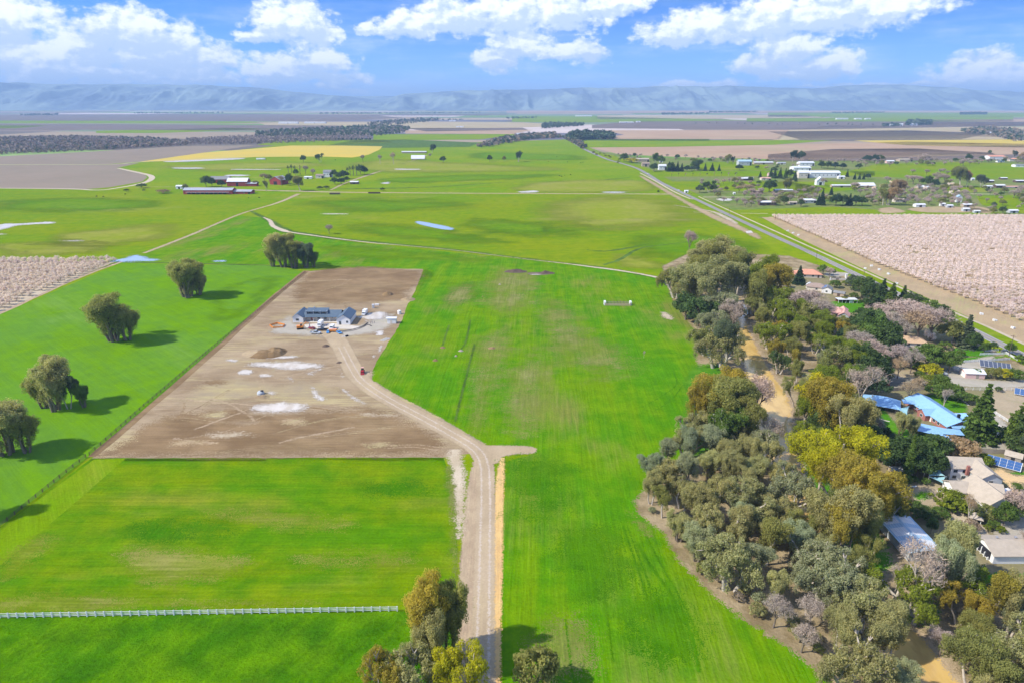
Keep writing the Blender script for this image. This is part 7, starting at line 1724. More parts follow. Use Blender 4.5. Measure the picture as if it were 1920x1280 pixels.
# tan house and neighbours
x, y = P(1708, 652); e = hs('tan_house', x, y, 'tan-roofed ranch house behind bare pink trees')
wing(e, 0, 6.0, 19, 9, 2.8, 2.1, R(-10), M['wall_cream'], M['roof_tan'], 0.6, True, wins=[('f', -5, 1.5, 1.6, 1.1), ('f', 0, 1.5, 1.6, 1.1), ('f', 5, 1.5, 1.6, 1.1)])
wing(e, -5, 3.5, 7, 6, 2.8, 1.6, R(80), M['wall_cream'], M['roof_tan'], 0.4, True)
x, y = P(1646, 668); e = hs('garden_shed', x, y, 'little terracotta-roofed garden shed beside a bright lawn', 'shed')
wing(e, 0, 1.6, 5.2, 3.2, 2.3, 0.8, R(-20), M['wall_white'], M['roof_terra'], 0.3, door=('f', 0, 1.0, 1.9, 'wood_grey'))
x, y = P(1625, 648) ; e = hs('garden_shed', x, y, 'dark red shed roof under the tall evergreen trees', 'shed'); wing(e, 0, 1.5, 5, 4, 2.2, 1.2, R(-50), M['wall_red'], M['roof_terra'], 0.3)
# garage and ground-mounted dark panels
x, y = P(1828, 710); e = hs('garage', x, y, 'pink and white garage with pale roof beside the gravel drive', 'garage')
wing(e, 0.4, 3.2, 8.6, 6.2, 2.7, 1.0, R(-8), M['wall_pink'], M['roof_white'], 0.4, door=('f', 1.0, 1.0, 2.1, 'wood_grey'))
window(e, M['trim'], M['trim'], *T2(0.4, 3.2, R(-8), -4.3, 0), 1.2, 4.8, 2.2, R(172), True, 'garage_door')


def solar_array(px, py, label, nx, ny, pw, ph, rz, tilt, mat_, z=1.6):
    x, y = P(px, py); e = empty('solar_array', x, y, 0, rz, label, 'solar array')
    ct, st = math.cos(tilt), math.sin(tilt)
    for i in range(nx):
        for j in range(ny):
            X0 = (i - nx / 2) * (pw + 0.16); Y0 = (j - ny / 2) * (ph + 0.16)
            pts = [(X0 + a, (Y0 + b) * ct, z + (Y0 + b) * st) for a, b in ((0, 0), (pw, 0), (pw, ph), (0, ph))]; pts += [(q[0], q[1] + 0.04 * st, q[2] - 0.06) for q in pts]
            vm('solar_panel', pts, [(0, 1, 2, 3), (4, 5, 6, 7), (0, 1, 5, 4), (1, 2, 6, 5), (2, 3, 7, 6), (3, 0, 4, 7)], e, mat_)
    X = nx * (pw + .16) / 2; Yh = ny * (ph + .16) / 2
    X_ = X + 0.06; Yk = Yh + 0.06
    vm('backing', [(a * X_, b * Yk * ct, z - 0.12 + b * Yk * st) for a, b in ((-1, -1), (1, -1), (1, 1), (-1, 1))] + [(a * X_, b * Yk * ct, z - 0.2 + b * Yk * st) for a, b in ((-1, -1), (1, -1), (1, 1), (-1, 1))], [(0, 1, 2, 3), (4, 5, 6, 7), (0, 1, 5, 4), (1, 2, 6, 5), (2, 3, 7, 6), (3, 0, 4, 7)], e, M['trim'])
    for a in (-.8, 0, .8):
        for b in (-.7, .7): q = (a * X, b * Yh * ct); box('post', e, M['metal'], q[0] - .08, q[0] + .08, q[1] - .08, q[1] + .08, 0, z + b * Yh * st - 0.2)
    return e
solar_array(1865, 689, 'dark ground-mounted solar array behind the pink garage', 7, 3, 1.7, 1.9, R(-28), R(12), M['solar_dark'], 1.6)
solar_array(1880, 873, 'blue ground-mounted solar array right of the beige house', 5, 3, 2.0, 1.5, R(-40), R(16), M['solar'], 1.5)
solar_array(1922, 741, 'blue solar array cut by the right frame edge', 4, 3, 1.9, 1.5, R(-35), R(14), M['solar'], 1.5)
# blue pavilion
x, y = P(1663, 772); e = hs('blue_pavilion', x, y, 'blue hip-roofed pavilion left of the long blue house', 'pavilion')
wing(e, -0.3, 5.0, 13.5, 9.5, 2.9, 2.4, R(-28), M['wall_grey'], M['roof_blue'], 0.7, True, wall=False)
for a in (-6.2, 0, 6.2):
    for b in (-4.3, 4.3): q = T2(-0.3, 5.0, R(-28), a, b); box('post', e, M['wood_grey'], q[0] - .15, q[0] + .15, q[1] - .15, q[1] + .15, 0, 2.75)
q = T2(-0.3, 5.0, R(-28), 0, 1.5); box('inner_wall', e, M['wall_brick'], q[0] - 4.5, q[0] + 4.5, q[1] - 1.8, q[1] + 1.8, 0, 2.7, R(-28))
box('chimney', e, M['wall_grey'], -4.4, -3.9, 5.6, 6.1, 3.5, 5.6)
# long blue house: its ridge and eave are read at their heights
A, Bv = G(1721, 736, 5.0), G(1804, 790, 5.0); mid_, ang, Ln = (A + Bv) / 2, math.atan2((Bv - A).y, (Bv - A).x), (Bv - A).length
e = hs('blue_house', mid_.x, mid_.y, 'long red-brick house with a light blue metal roof')
wing(e, 0, 0, Ln - 1.2, 10.5, 2.8, 2.2, ang, M['wall_brick'], M['roof_blue'], 0.6, wins=[('f', -7, 1.6, 1.5, 1.2), ('f', -3.2, 1.6, 1.5, 1.2), ('f', 5.8, 1.6, 1.6, 1.2), ('f', 8.6, 1.6, 1.3, 1.2)], door=('f', 3.6, 1.0, 2.1, 'trim'))
q = T2(0, 0, ang, 0.6, -4.6); wing(e, q[0], q[1], 5.5, 5.2, 2.8, 1.6, ang + R(90), M['wall_brick'], M['roof_blue'], 0.45, wins=[('l', 0, 1.6, 1.4, 1.1)])
q = T2(0, 0, ang, 6.0, 8.0); wing(e, q[0], q[1], 8, 6, 2.7, 1.5, ang, M['wall_brick'], M['roof_blue'], 0.5, True)
q = T2(0, 0, ang, 9.5, 2.0); box('chimney', e, M['dark'], q[0] - .5, q[0] + .5, q[1] - .4, q[1] + .4, 4.0, 5.9)


def canopy(px, py, w_, d_, rz, z, label, mat_, posts=True):
    x, y = P(px, py); e = empty('awning', x, y, 0, rz, label, 'awning')
    vm('cover', [(-w_, -d_, z), (w_, -d_, z - 0.1), (w_, d_, z + .35), (-w_, d_, z + .45), (-w_, -d_, z - .1), (w_, -d_, z - .2), (w_, d_, z + .25), (-w_, d_, z + .35)], [(0, 1, 2, 3), (4, 5, 6, 7), (0, 1, 5, 4), (1, 2, 6, 5), (2, 3, 7, 6), (3, 0, 4, 7)], e, mat_)
    for sx in (-1, 1):
        for sy in (-1, 1): box('post', e, M['wood_grey'], sx * (w_ - .3) - .08, sx * (w_ - .3) + .08, sy * (d_ - .3) - .08, sy * (d_ - .3) + .08, 0, z - .21 if sy < 0 else z + .2)
canopy(1742, 816, 4.4, 3.6, R(-30), 2.6, 'square blue awning in front of the long blue house', M['roof_blue'])
canopy(1778, 820, 4.6, 2.2, R(-8), 2.6, 'oblong blue awning between the house and the big conifer', M['roof_blue'])
canopy(1798, 812, 3.6, 1.6, R(-8), 2.9, 'small blue awning touching the big conifer', M['roof_blue'])
canopy(1779, 832, 2.3, 1.6, R(-35), 2.2, 'smallest blue awning lowest beside the hedge', M['roof_blue'])
canopy(1702, 766, 2.6, 1.7, R(-12), 3.2, 'blue link roof between the pavilion and the long house', M['roof_blue'])


def sail(pts, label, mat_):
    """shade sail: corners (px, py, z)"""
    c = [Vector((*P(a, b, z), z)) for a, b, z in pts]; o0 = sum(c, Vector()) / len(c); e = empty('shade_sail', o0.x, o0.y, 0, 0, label, 'shade sail')
    N = 7; v = []; f = []; t_ = len(c)
    ring = []
    for i in range(t_):
        a, b = c[i], c[(i + 1) % t_]
        for k in range(N): s_ = k / N; p_ = a.lerp(b, s_); p_ = p_.lerp(o0, 0.22 * 4 * s_ * (1 - s_)); p_.z -= 0.15 * 4 * s_ * (1 - s_); ring.append(p_)
    v = [(p_.x - o0.x, p_.y - o0.y, p_.z) for p_ in ring] + [(0, 0, o0.z - 0.35)]; n_ = len(ring)
    vm('cloth', v, [(i, (i + 1) % n_, n_) for i in range(n_)], e, mat_)
    for p_ in c: box('pole', e, M['metal'], p_.x - o0.x - .08, p_.x - o0.x + .08, p_.y - o0.y - .08, p_.y - o0.y + .08, 0, p_.z)
sail([(1680, 764, 2.6), (1705, 760, 3.2), (1701, 780, 2.4)], 'pale triangular shade sail beside the blue pavilion', M['sail'])
sail([(1735, 879, 4.5), (1742, 892, 2.8), (1772, 891, 4.0), (1764, 878, 4.6)], 'upper blue-green shade sail left of the beige house', M['sail'])
sail([(1742, 893, 3.0), (1775, 892, 3.6), (1768, 905, 2.6)], 'lower blue-green shade sail left of the beige house', M['sail'])
# beige house of three wings
x, y = P(1815, 925); e = hs('beige_house', x, y, 'rambling white house with beige roofs and a brick chimney')
def W_(p1, p2, zr, wd, h, wl='wall_white', rm='roof_beige', **k):
    a, b = G(*p1, zr), G(*p2, zr); m_ = (a + b) / 2; an = math.atan2((b - a).y, (b - a).x)
    wing(e, m_.x - x, m_.y - y, (b - a).length, wd, h, zr - h, an, M[wl], M[rm], 0.5, **k); return (m_.x - x, m_.y - y, an)
W_((1828, 889), (1884, 930), 6.4, 10.5, 3.0, wins=[('f', -2, 1.5, 1.6, 1.3), ('f', 1.5, 1.5, 1.6, 1.3), ('r', 0, 3.6, 1.4, 1.1)])
W_((1776, 855), (1838, 858), 7.0, 8.2, 4.9, wins=[('f', -4, 3.6, 1.3, 1.1), ('f', -1, 3.6, 1.3, 1.1), ('f', -4, 1.3, 1.3, 1.1), ('f', -1, 1.3, 1.3, 1.1)])
W_((1832, 862), (1862, 887), 6.8, 7.4, 4.6, wl='wall_grey', wins=[('r', 0, 3.4, 1.4, 1.1)])
W_((1782, 902), (1826, 903), 4.6, 7.5, 2.8, wins=[('f', -4.5, 1.6, 1.0, 1.3), ('f', -2.7, 1.6, 1.0, 1.3), ('f', -0.9, 1.6, 1.0, 1.3)], door=('f', 2.2, 1.4, 2.1, 'wood_grey'))
W_((1856, 905), (1878, 908), 4.4, 5.5, 2.9, wl='wall_white', wins=[('r', 0, 1.7, 1.3, 1.0)])
q = G(1809, 903) ; box('chimney', e, M['wall_brick'], q.x - x - .45, q.x - x + .45, q.y - y - .4, q.y - y + .4, 2.8, 6.4)
# shed under the trees with translucent strips
c1, c2 = G(1705, 965, 4.0), G(1708, 1033, 4.0)
e = hs('blue_shed', 0, 0, 'blue-grey metal shed under the gum trees', 'shed'); m_ = (G(1705, 968, 3.8) + G(1706, 1030, 3.2)) / 2; e.location = (m_.x, m_.y, 0)
Ls = (G(1705, 968, 3.8) - G(1706, 1030, 3.2)).length; wds = (G(1675, 1000, 3.5) - G(1736, 1000, 3.5)).length
wing(e, 0, 0, Ls, wds, 3.0, 0.9, R(90), M['wall_grey'], M['roof_bluegrey'], 0.4, wins=[('l', 2.0, 1.8, 1.2, 0.9)])
b = wds / 2
for i in range(3):
    for s_ in (-1, 1):
        y0 = -Ls / 2 + Ls * (i + .25) / 3; y1 = y0 + Ls * .22; sl = 0.9 / b
        pts = [(s_ * .5, y0, 3.95 - sl * .5 + .16), (s_ * .5, y1, 3.95 - sl * .5 + .16), (s_ * (b - .3), y1, 3.95 - sl * (b - .3) + .16), (s_ * (b - .3), y0, 3.95 - sl * (b - .3) + .16)]; pts += [(q[0], q[1], q[2] - .04) for q in pts]
        vm('skylight', pts, [(0, 1, 2, 3), (4, 5, 6, 7), (0, 1, 5, 4), (1, 2, 6, 5), (2, 3, 7, 6), (3, 0, 4, 7)], e, M['roof_white'])
# stable at the right frame edge
a, b = G(1838, 1004, 4.6), G(1990, 1004, 4.6); m_ = (a + b) / 2; e = hs('stable', m_.x, m_.y, 'beige-roofed open-ended stable at the right frame edge')
e['category'] = 'stable'; Lh = (b - a).length
wing(e, 0, -2.2, Lh, 9.5, 2.9, 1.9, 0, M['wall_white'], M['roof_beige'], 0.5)
box('front_shade_panel', e, M['dark'], -Lh / 2 - .03, -Lh / 2 - .005, -5.6, 1.4, 0.3, 2.9)  # dark slab on the gable: painted shade of the open stable end
for i in range(5): box('stored_frame', e, M['trim'], -Lh / 2 - .5, -Lh / 2 - .05, -5.2 + 1.5 * i, -5.0 + 1.5 * i, 0, 1.0 + (i * 7 % 3) * .7, R(12 * i))
for q in (-8, -2.5): box('roof_vent', e, M['metal'], q - .3, q + .3, -1.6, -1.0, 4.3, 5.2)
x, y = P(1691, 893); e = hs('pergola', x, y, 'low hut with a slatted grey roof behind the column cypress', 'hut'); wing(e, 0, 1.4, 7, 3.4, 2.2, 0.8, R(-4), M['wall_tan'], M['roof_metal'], 0.3)
x, y = P(1831, 981); e = hs('gazebo', x, y, 'small square gazebo with pale pyramid roof in the front garden', 'gazebo'); wing(e, 0, 1, 3.2, 3.0, 2.3, 1.1, R(-30), M['wall_white'], M['roof_beige'], 0.4, True, wall=False)
for a in (-1.4, 1.4):
    for b in (-1.3, 1.3): q = T2(0, 1, R(-30), a, b); box('post', e, M['trim'], q[0] - .08, q[0] + .08, q[1] - .08, q[1] + .08, 0, 2.2)
x, y = P(1903, 864); e = hs('wooden_shed', x, y, 'small brown timber shed right of the blue solar array', 'shed'); wing(e, 0, 1.2, 5.0, 3.6, 2.0, 1.1, R(-40), M['wood_grey'], M['roof_beige'], 0.35, door=('f', 0, 1.0, 1.8, 'dark'), wins=[('l', 0, 1.2, .8, .7)])
# fences
rail_fence([(1800, 680), (1850, 678), (1893, 675)], 'white picket fence below the round lawn', M['trim'], 2.4, 1.4, 4, rw=0.2)
rail_fence([(1837, 666), (1887, 665)], 'upper white picket fence beside the country road', M['trim'], 2.4, 1.4, 4, rw=0.2)
rail_fence([(1885, 663), (1907, 676)], 'short diagonal white fence by the drive gate', M['trim'], 2.4, 1.4, 4, rw=0.2)
rail_fence([(1845, 660), (1872, 658)], 'small arched white fence near the road shrubs', M['trim'], 2.4, 1.2, 3, rw=0.2)
rail_fence([(1853, 768), (1889, 791)], 'white three-rail fence between the dry paddock and the drive', M['trim'], 2.4, 1.4, 3, rw=0.18)
rail_fence([(1798, 731), (1850, 732), (1930, 732)], 'grey wire fence with white posts above the dry paddock', M['trim'], 3.0, 1.4, 3, rw=0.06)
def board_fence(pts, label, h=1.9):
    pts = [P(*q) for q in pts]; ox, oy = pts[0]; e = empty('board_fence', ox, oy, 0, 0, label, 'fence'); me = bpy.data.meshes.new('board'); me.from_pydata([(x_, y_, z_) for z_ in (0, h) for x_, y_ in ((0, -.02), (.44, -.02), (.44, .02), (0, .02))], [], [(3, 2, 1, 0), (4, 5, 6, 7), (0, 1, 5, 4), (1, 2, 6, 5), (2, 3, 7, 6), (3, 0, 4, 7)]); me.update(); me.materials.append(M['wood_grey'])
    for a, b in zip(pts, pts[1:]):
        A, B = Vector(a), Vector(b); L = (B - A).length; an = math.atan2((B - A).y, (B - A).x); k = int(L / .47)
        for i in range(k): q = A + (B - A) * (i / k); o = link('board', me, e, loc=(q.x - ox, q.y - oy, RT.uniform(-.05, .05)), rz=an)
board_fence([(1810, 846), (1860, 850), (1925, 852)], 'brown board fence between the drive and the solar array')
board_fence([(1652, 735), (1700, 731), (1790, 732)], 'dark board fence behind the blue pavilion', 1.8)
# cars
vehicle('pickup', 'car_silver', 1764, 701, R(-38), 'silver pickup parked beside the yellow bush', 0.95)
vehicle('car', 'car_red', 1656, 722, R(172), 'dark red car under the trees left of the gravel drive', 1.1)
vehicle('suv', 'car_silver', 1818, 828, R(165), 'silver car in the shade at the foot of the big conifer', 1.0)
vehicle('van', 'car_white', 1886, 925, R(15), 'small white van on the orange path by the beige house', 0.7)
vehicle('suv', 'car_grey', 1886, 662, R(-35), 'dark grey car driving on the country road', 1.0)
vehicle('car', 'car_white', 1272, 358, R(-40), 'white car far off on the country road by the junction', 1.0)
vehicle('suv', 'car_white', 1215, 327, R(130), 'pale car far off on the road near the tree row', 1.0)
# garden things
for px, py, lb in [(1711, 913, 'left white garden lounger on the worn lawn'), (1762, 922, 'right white garden lounger on the worn lawn')]:
    e = house('garden_lounger', px, py, lb, R(-15), 'lounger'); box('seat', e, M['trim'], -.9, .5, -.35, .35, .3, .38); vm('backrest', [(.5, -.35, .38), (.5, .35, .38), (1.1, .35, .85), (1.1, -.35, .85), (.5, -.35, .30), (.5, .35, .30), (1.15, .35, .78), (1.15, -.35, .78)], [(0, 1, 2, 3), (4, 5, 6, 7), (0, 1, 5, 4), (1, 2, 6, 5), (2, 3, 7, 6), (3, 0, 4, 7)], e, M['trim'])
    for a in (-.8, .6):
        for b in (-.28, .28): box('leg', e, M['metal'], a - .03, a + .03, b - .03, b + .03, 0, .29)
# bee boxes along the orchard
BB = [(1477, 434), (1487, 438), (1497, 442), (1622, 505), (1634, 500), (1649, 507), (1666, 515), (1681, 533), (1840, 590), (1865, 602), (1899, 616)]
for i, (px, py) in enumerate(BB):
    e = house('beehive_stack', px, py, f'white beehive boxes at the orchard edge, {ORD[i]} along from the far end', R(20 * i), 'beehive', 'white beehives along the orchard edge')
    for k in range(4): a, b = (k % 2) * 1.1 - .9, (k // 2) * 1.0 - .8; box('hive_box', e, M['trim'], a, a + .75, b, b + .7, .1, 1.0 + .25 * (k % 2))
    box('pallet', e, M['wood_grey'], -1, 1.1, -.9, 1.0, 0.0, .095)
# power poles
def pole(px, py, top, label, arm=R(-35)):
    x, y = P(px, py); h = H(top, y); e = empty('power_pole', x, y, 0, 0, label, 'power pole'); wd = Wood(); wd.tube((0, 0, 0), (0, 0, h), .18, .11, 8); link('pole', wd.mesh('pole'), e, M['wood_dark'])
    box('crossarm', e, M['wood_dark'], -1.2, 1.2, -.08, .08, h - .8, h - .62, arm)
    for k in (-1.1, 0, 1.1): q = T2(0, 0, arm, k, 0); box('insulator', e, M['trim'], q[0] - .05, q[0] + .05, q[1] - .05, q[1] + .05, h - .61, h - .4)
    return (x, y, h)
PL = [pole(1367, 403, 391, 'power pole on the roadside verge below the pale track'), pole(1295, 374, 362, 'power pole at the farm road junction'), pole(1473, 410, 395, 'power pole left of the orchard corner'), pole(1453, 413, 397, 'power pole beside the orchard corner, farther left'), pole(1530, 487, 470, 'power pole on the verge left of the blossom orchard'),
      pole(1618, 527, 507, 'power pole beside the dark hedge at the road'), pole(1783, 672, 641, 'grey power pole by the round lawn'), pole(1891, 668, 628, 'power pole at the right edge of the road'), pole(1429, 357, 340, 'power pole among the village thickets')]
# fountain-like bare white tree
tt('bare_open', 'pinkbare', 1768, 728, 762, 'on the lawn behind the blue house', .5)
# ------------------------------------------------------------------ planting
# free-standing gum groves on the left field
Zl = 'on the left green field'
tt('grove', 'olive', 352, 483, 557, Zl, 1.3, label='drooping olive gum tree on the left field near the blue puddle')
tt('grove', 'khaki', 374, 508, 553, Zl, 1.1, label='smaller khaki gum at the right side of the drooping gum')
tt('grove', 'olive', 214, 545, 639, Zl, 1.2, label='tall rounded gum tree alone in the middle of the left field')
tt('grove', 'olive', 240, 570, 637, Zl, 1.1, label='lower gum stem beside the tall rounded lone gum')
tt('grove', 'khaki', 104, 668, 769, Zl, 1.0, label='tall khaki gum with a branch reaching left on the left field')
tt('grove', 'olive', 84, 700, 764, Zl, 1.0, label='low gum at the left foot of the tall khaki gum')
tt('gum', 'slate', 130, 690, 766, Zl, 0.6, label='slender dark gum just behind the tall khaki gum')
tt('grove', 'green', 158, 712, 763, Zl, 0.75, label='small dark gum at the right end of the left field grove')
tt('grove', 'khaki', 14, 735, 850, Zl, 1.1, label='large gum cut by the left edge of the picture')
tt('grove', 'olive', 52, 762, 847, Zl, 0.9, label='spreading gum right of the large gum at the left edge')
tt('gum', 'olive', -115, 855, 985, Zl, 0.8)
tt('grove', 'khaki', 532, 432, 501, 'behind the building lot', 1.1, label='tall pale gum behind the far left corner of the dirt lot')
tt('grove', 'olive', 552, 438, 502, 'behind the building lot', 1.0, label='middle gum of the dense grove behind the dirt lot')
tt('grove', 'slate', 574, 452, 502, 'behind the building lot', 1.0, label='dark gum near the right end of the grove behind the dirt lot')
tt('grove', 'olive', 512, 452, 500, 'behind the building lot', 0.9, label='low gum at the left end of the grove behind the dirt lot')
tt('grove', 'green', 588, 468, 501, 'behind the building lot', 0.9, label='smallest dark gum at the right foot of the grove behind the lot')
# foreground gums by the driveway
Zf = 'beside the gravel driveway'
tt('grove', 'gold', 808, 1068, 1236, Zf, 0.62, label='tallest golden-topped gum left of the gravel driveway')
tt('grove', 'olive', 844, 1082, 1226, Zf, 0.6, label='olive gum whose crown overhangs the gravel driveway')
tt('grove', 'khaki', 806, 1125, 1262, Zf, 0.6, label='khaki gum in front of the tallest driveway gum')
tt('gum_low', 'gold', 735, 1215, 1330, Zf, 0.62, label='golden gum lowest left in the driveway grove')
tt('gum_low', 'yellow', 862, 1212, 1340, Zf, 0.6, label='yellow-green gum at the bottom edge beside the driveway')
tt('gum_low', 'khaki', 790, 1222, 1330, Zf, 0.8, label='khaki gum at the bottom edge left of the driveway')
tt('oak', 'olive', 1002, 1212, 1300, Zf, 0.85, label='rounded olive evergreen at the bottom edge right of the driveway')
# keep the creek, roofs and yards clear of scattered trees
cw = [P(*q) for q in CREEK]
for i in [q for q in range(len(cw) - 1) if q not in (8, 9, 10)]:
    a, b = Vector(cw[i]), Vector(cw[i + 1]); d = (b - a).normalized(); n_ = Vector((-d.y, d.x)) * (9.0 if 2 <= i <= 5 else 6.0)
    KEEP_OUT.append([tuple(a - n_ - d * 2), tuple(a + n_ - d * 2), tuple(b + n_ + d * 2), tuple(b - n_ + d * 2)])
for q in [[(1455, 500), (1560, 500), (1580, 545), (1500, 560), (1455, 535)], [(1500, 545), (1600, 545), (1620, 575), (1590, 625), (1530, 615)], [(1625, 720), (1700, 720), (1830, 790), (1830, 850), (1720, 850), (1610, 790)],
          [(1690, 865), (1930, 850), (1930, 980), (1690, 970)], [(1660, 985), (1740, 985), (1750, 1060), (1660, 1050)], [(1800, 1010), (2000, 1010), (2000, 1090), (1810, 1090)],
          [(1655, 655), (1760, 630), (1780, 660), (1700, 690), (1655, 690)], [(1655, 690), (1920, 640), (1920, 830), (1840, 830), (1820, 760), (1655, 740)],
          [(1790, 1080), (2050, 1080), (2080, 1185), (1800, 1185)],
          [(1780, 830), (1930, 810), (1930, 1110), (1820, 1110)], [(1640, 1030), (1760, 1030), (1765, 1150), (1650, 1140)], [(1618, 740), (1640, 740), (1730, 860), (1640, 850), (1612, 800)]]:
    KEEP_OUT.append([P(*p_) for p_ in q])
Zc = 'in the creek woodland'
# north clump, hand placed
for a in [('gum', 'olive', 1300, 470, 560, 1.0), ('gum', 'khaki', 1335, 438, 545, 1.0), ('gum', 'olive', 1350, 445, 548, 1.0), ('gum', 'olive', 1380, 465, 560, 0.8), ('gum', 'khaki', 1318, 485, 582, 1.1), ('gum', 'khaki', 1345, 478, 590, 1.1),
          ('gum_low', 'olive', 1270, 500, 560, 1.0), ('gum_low', 'khaki', 1290, 520, 575, 1.0), ('oak', 'dark', 1285, 545, 600, 1.0), ('oak', 'dark', 1308, 552, 612, 1.0), ('oak', 'dark', 1330, 560, 612, 0.9), ('oak', 'deep', 1395, 490, 530, 0.9),
          ('gum', 'lime', 1425, 474, 575, 1.0), ('gum', 'gold', 1440, 488, 580, 0.9), ('gum', 'olive', 1408, 500, 590, 0.9), ('gum_low', 'lime', 1450, 530, 590, 0.9), ('gum_low', 'grey', 1360, 548, 610, 1.0), ('gum_low', 'grey', 1335, 580, 640, 0.8),
          ('bare', 'bare', 1372, 560, 620, 1.0), ('bare', 'pinkbare', 1290, 430, 480, 0.6), ('gum_low', 'olive', 1325, 612, 668, 1.0), ('gum_low', 'khaki', 1345, 618, 690, 1.0), ('gum', 'slate', 1362, 598, 690, 0.8),
          ('gum', 'gold', 1325, 688, 800, 1.0), ('gum', 'gold', 1370, 690, 805, 1.0), ('gum', 'olive', 1345, 700, 820, 1.1), ('gum', 'olive', 1385, 720, 830, 0.8), ('gum', 'gold', 1300, 720, 815, 0.8), ('gum_low', 'green', 1360, 760, 850, 0.9),
          ('bare', 'pinkbare', 1412, 700, 800, 0.7), ('bare_open', 'bare', 1440, 780, 850, 0.9), ('gum_low', 'dark', 1460, 655, 700, 0.8)]:
    tt(*a[:5], Zc, a[5], m_=0.75)
# east bank, upper
fill([(1395, 590), (1440, 560), (1530, 600), (1600, 640), (1640, 700), (1610, 760), (1590, 830), (1500, 850), (1470, 760), (1430, 680)], 'on the east creek bank', [('gum', 'olive', 4), ('gum', 'lime', 4), ('gum', 'khaki', 1), ('gum_low', 'olive', 3), ('gum_low', 'lime', 2), ('gum', 'gold', 1.5), ('gum', 'grey', 1.5), ('oak', 'dark', 0.5)], (12, 18), 10.0, 5, 0.9)
for a in [('gum', 'yellow', 1530, 700, 800, 1.0), ('gum', 'gold', 1545, 712, 830, 1.0), ('gum', 'khaki', 1575, 730, 840, 0.8)]: tt(*a[:5], 'on the east creek bank', a[5])
# bright yellow-green grove further down
for a in [('gum', 'yellow', 1560, 805, 930, 1.1), ('gum', 'yellow', 1600, 800, 925, 1.0), ('gum', 'yellow', 1530, 830, 940, 0.9), ('gum', 'gold', 1580, 850, 985, 1.0), ('gum', 'gold', 1612, 865, 1000, 0.75), ('gum', 'gold', 1640, 895, 1010, 0.7),
          ('gum', 'gold', 1582, 925, 1050, 0.7), ('gum', 'khaki', 1560, 900, 1040, 0.9), ('grove', 'olive', 1622, 950, 1040, 0.6), ('gum_low', 'olive', 1655, 905, 985, 0.55)]:
    tt(*a[:5], 'in the bright grove by the creek', a[5], m_=0.75)
# west bank, lower
fill([(1230, 885), (1290, 835), (1330, 820), (1400, 850), (1440, 880), (1470, 940), (1500, 1010), (1560, 1080), (1560, 1150), (1470, 1150), (1380, 1110), (1350, 1112), (1292, 1068), (1256, 1012), (1203, 955), (1198, 925)], 'on the west creek bank',
     [('gum', 'khaki', 3), ('grove', 'khaki', 3, .8), ('gum', 'grey', 3), ('gum', 'olive', 2), ('grove', 'grey', 2, .8), ('gum_low', 'grey', 2), ('gum_low', 'khaki', 3), ('gum', 'gold', 1.5), ('bare', 'bare', 1.0, 0.7)], (11, 17), 8.2, 6, 0.95)
fill([(1410, 1145), (1560, 1150), (1640, 1200), (1700, 1300), (1720, 1400), (1640, 1400), (1566, 1285), (1480, 1202)], 'at the lower field edge', [('grove', 'grey', 2, .9), ('gum', 'grey', 1), ('gum', 'khaki', 2), ('grove', 'khaki', 2, .85), ('gum', 'olive', 2), ('gum_low', 'khaki', 2), ('bare', 'bare', 1.4, 0.7)], (11, 16.5), 7.8, 7, 0.95)
fill([(1560, 1020), (1620, 990), (1700, 1060), (1800, 1090), (1860, 1120), (1960, 1130), (2100, 1250), (2150, 1500), (1800, 1500), (1760, 1280), (1700, 1180), (1620, 1110)], 'on the lower east bank',
     [('gum', 'khaki', 3), ('grove', 'khaki', 3, .85), ('gum', 'grey', 2.4), ('grove', 'olive', 2, .8), ('gum', 'olive', 2), ('gum_low', 'khaki', 2), ('gum', 'gold', 1.0), ('bare', 'pinkbare', 2.0, 0.65), ('gum_low', 'lime', 0.5)], (11, 16.5), 7.8, 8, 0.95)
for a in [('grove', 'khaki', 1772, 968, 1100, 0.62), ('grove', 'grey', 1768, 1010, 1130, 0.6), ('gum', 'gold', 1850, 1062, 1185, 0.7), ('gum', 'khaki', 1885, 1078, 1200, 0.7), ('bare_open', 'bare', 1706, 1015, 1150, 0.8), ('bare_open', 'bare', 1675, 1060, 1120, 0.8)]:
    tt(*a[:5], 'below the blue shed', a[5])
# low scrub along the field edge
fill([(1195, 938), (1240, 975), (1330, 1092), (1400, 1142), (1480, 1190), (1560, 1270), (1600, 1260), (1480, 1160), (1330, 1060), (1240, 960)], 'along the meadow edge', [('bush', 'khaki', 3), ('bush', 'grey', 2), ('bush', 'bare', 1), ('bush', 'olive', 1)], (1.8, 4.0), 3.6, 9, 1.0, maxn=40)

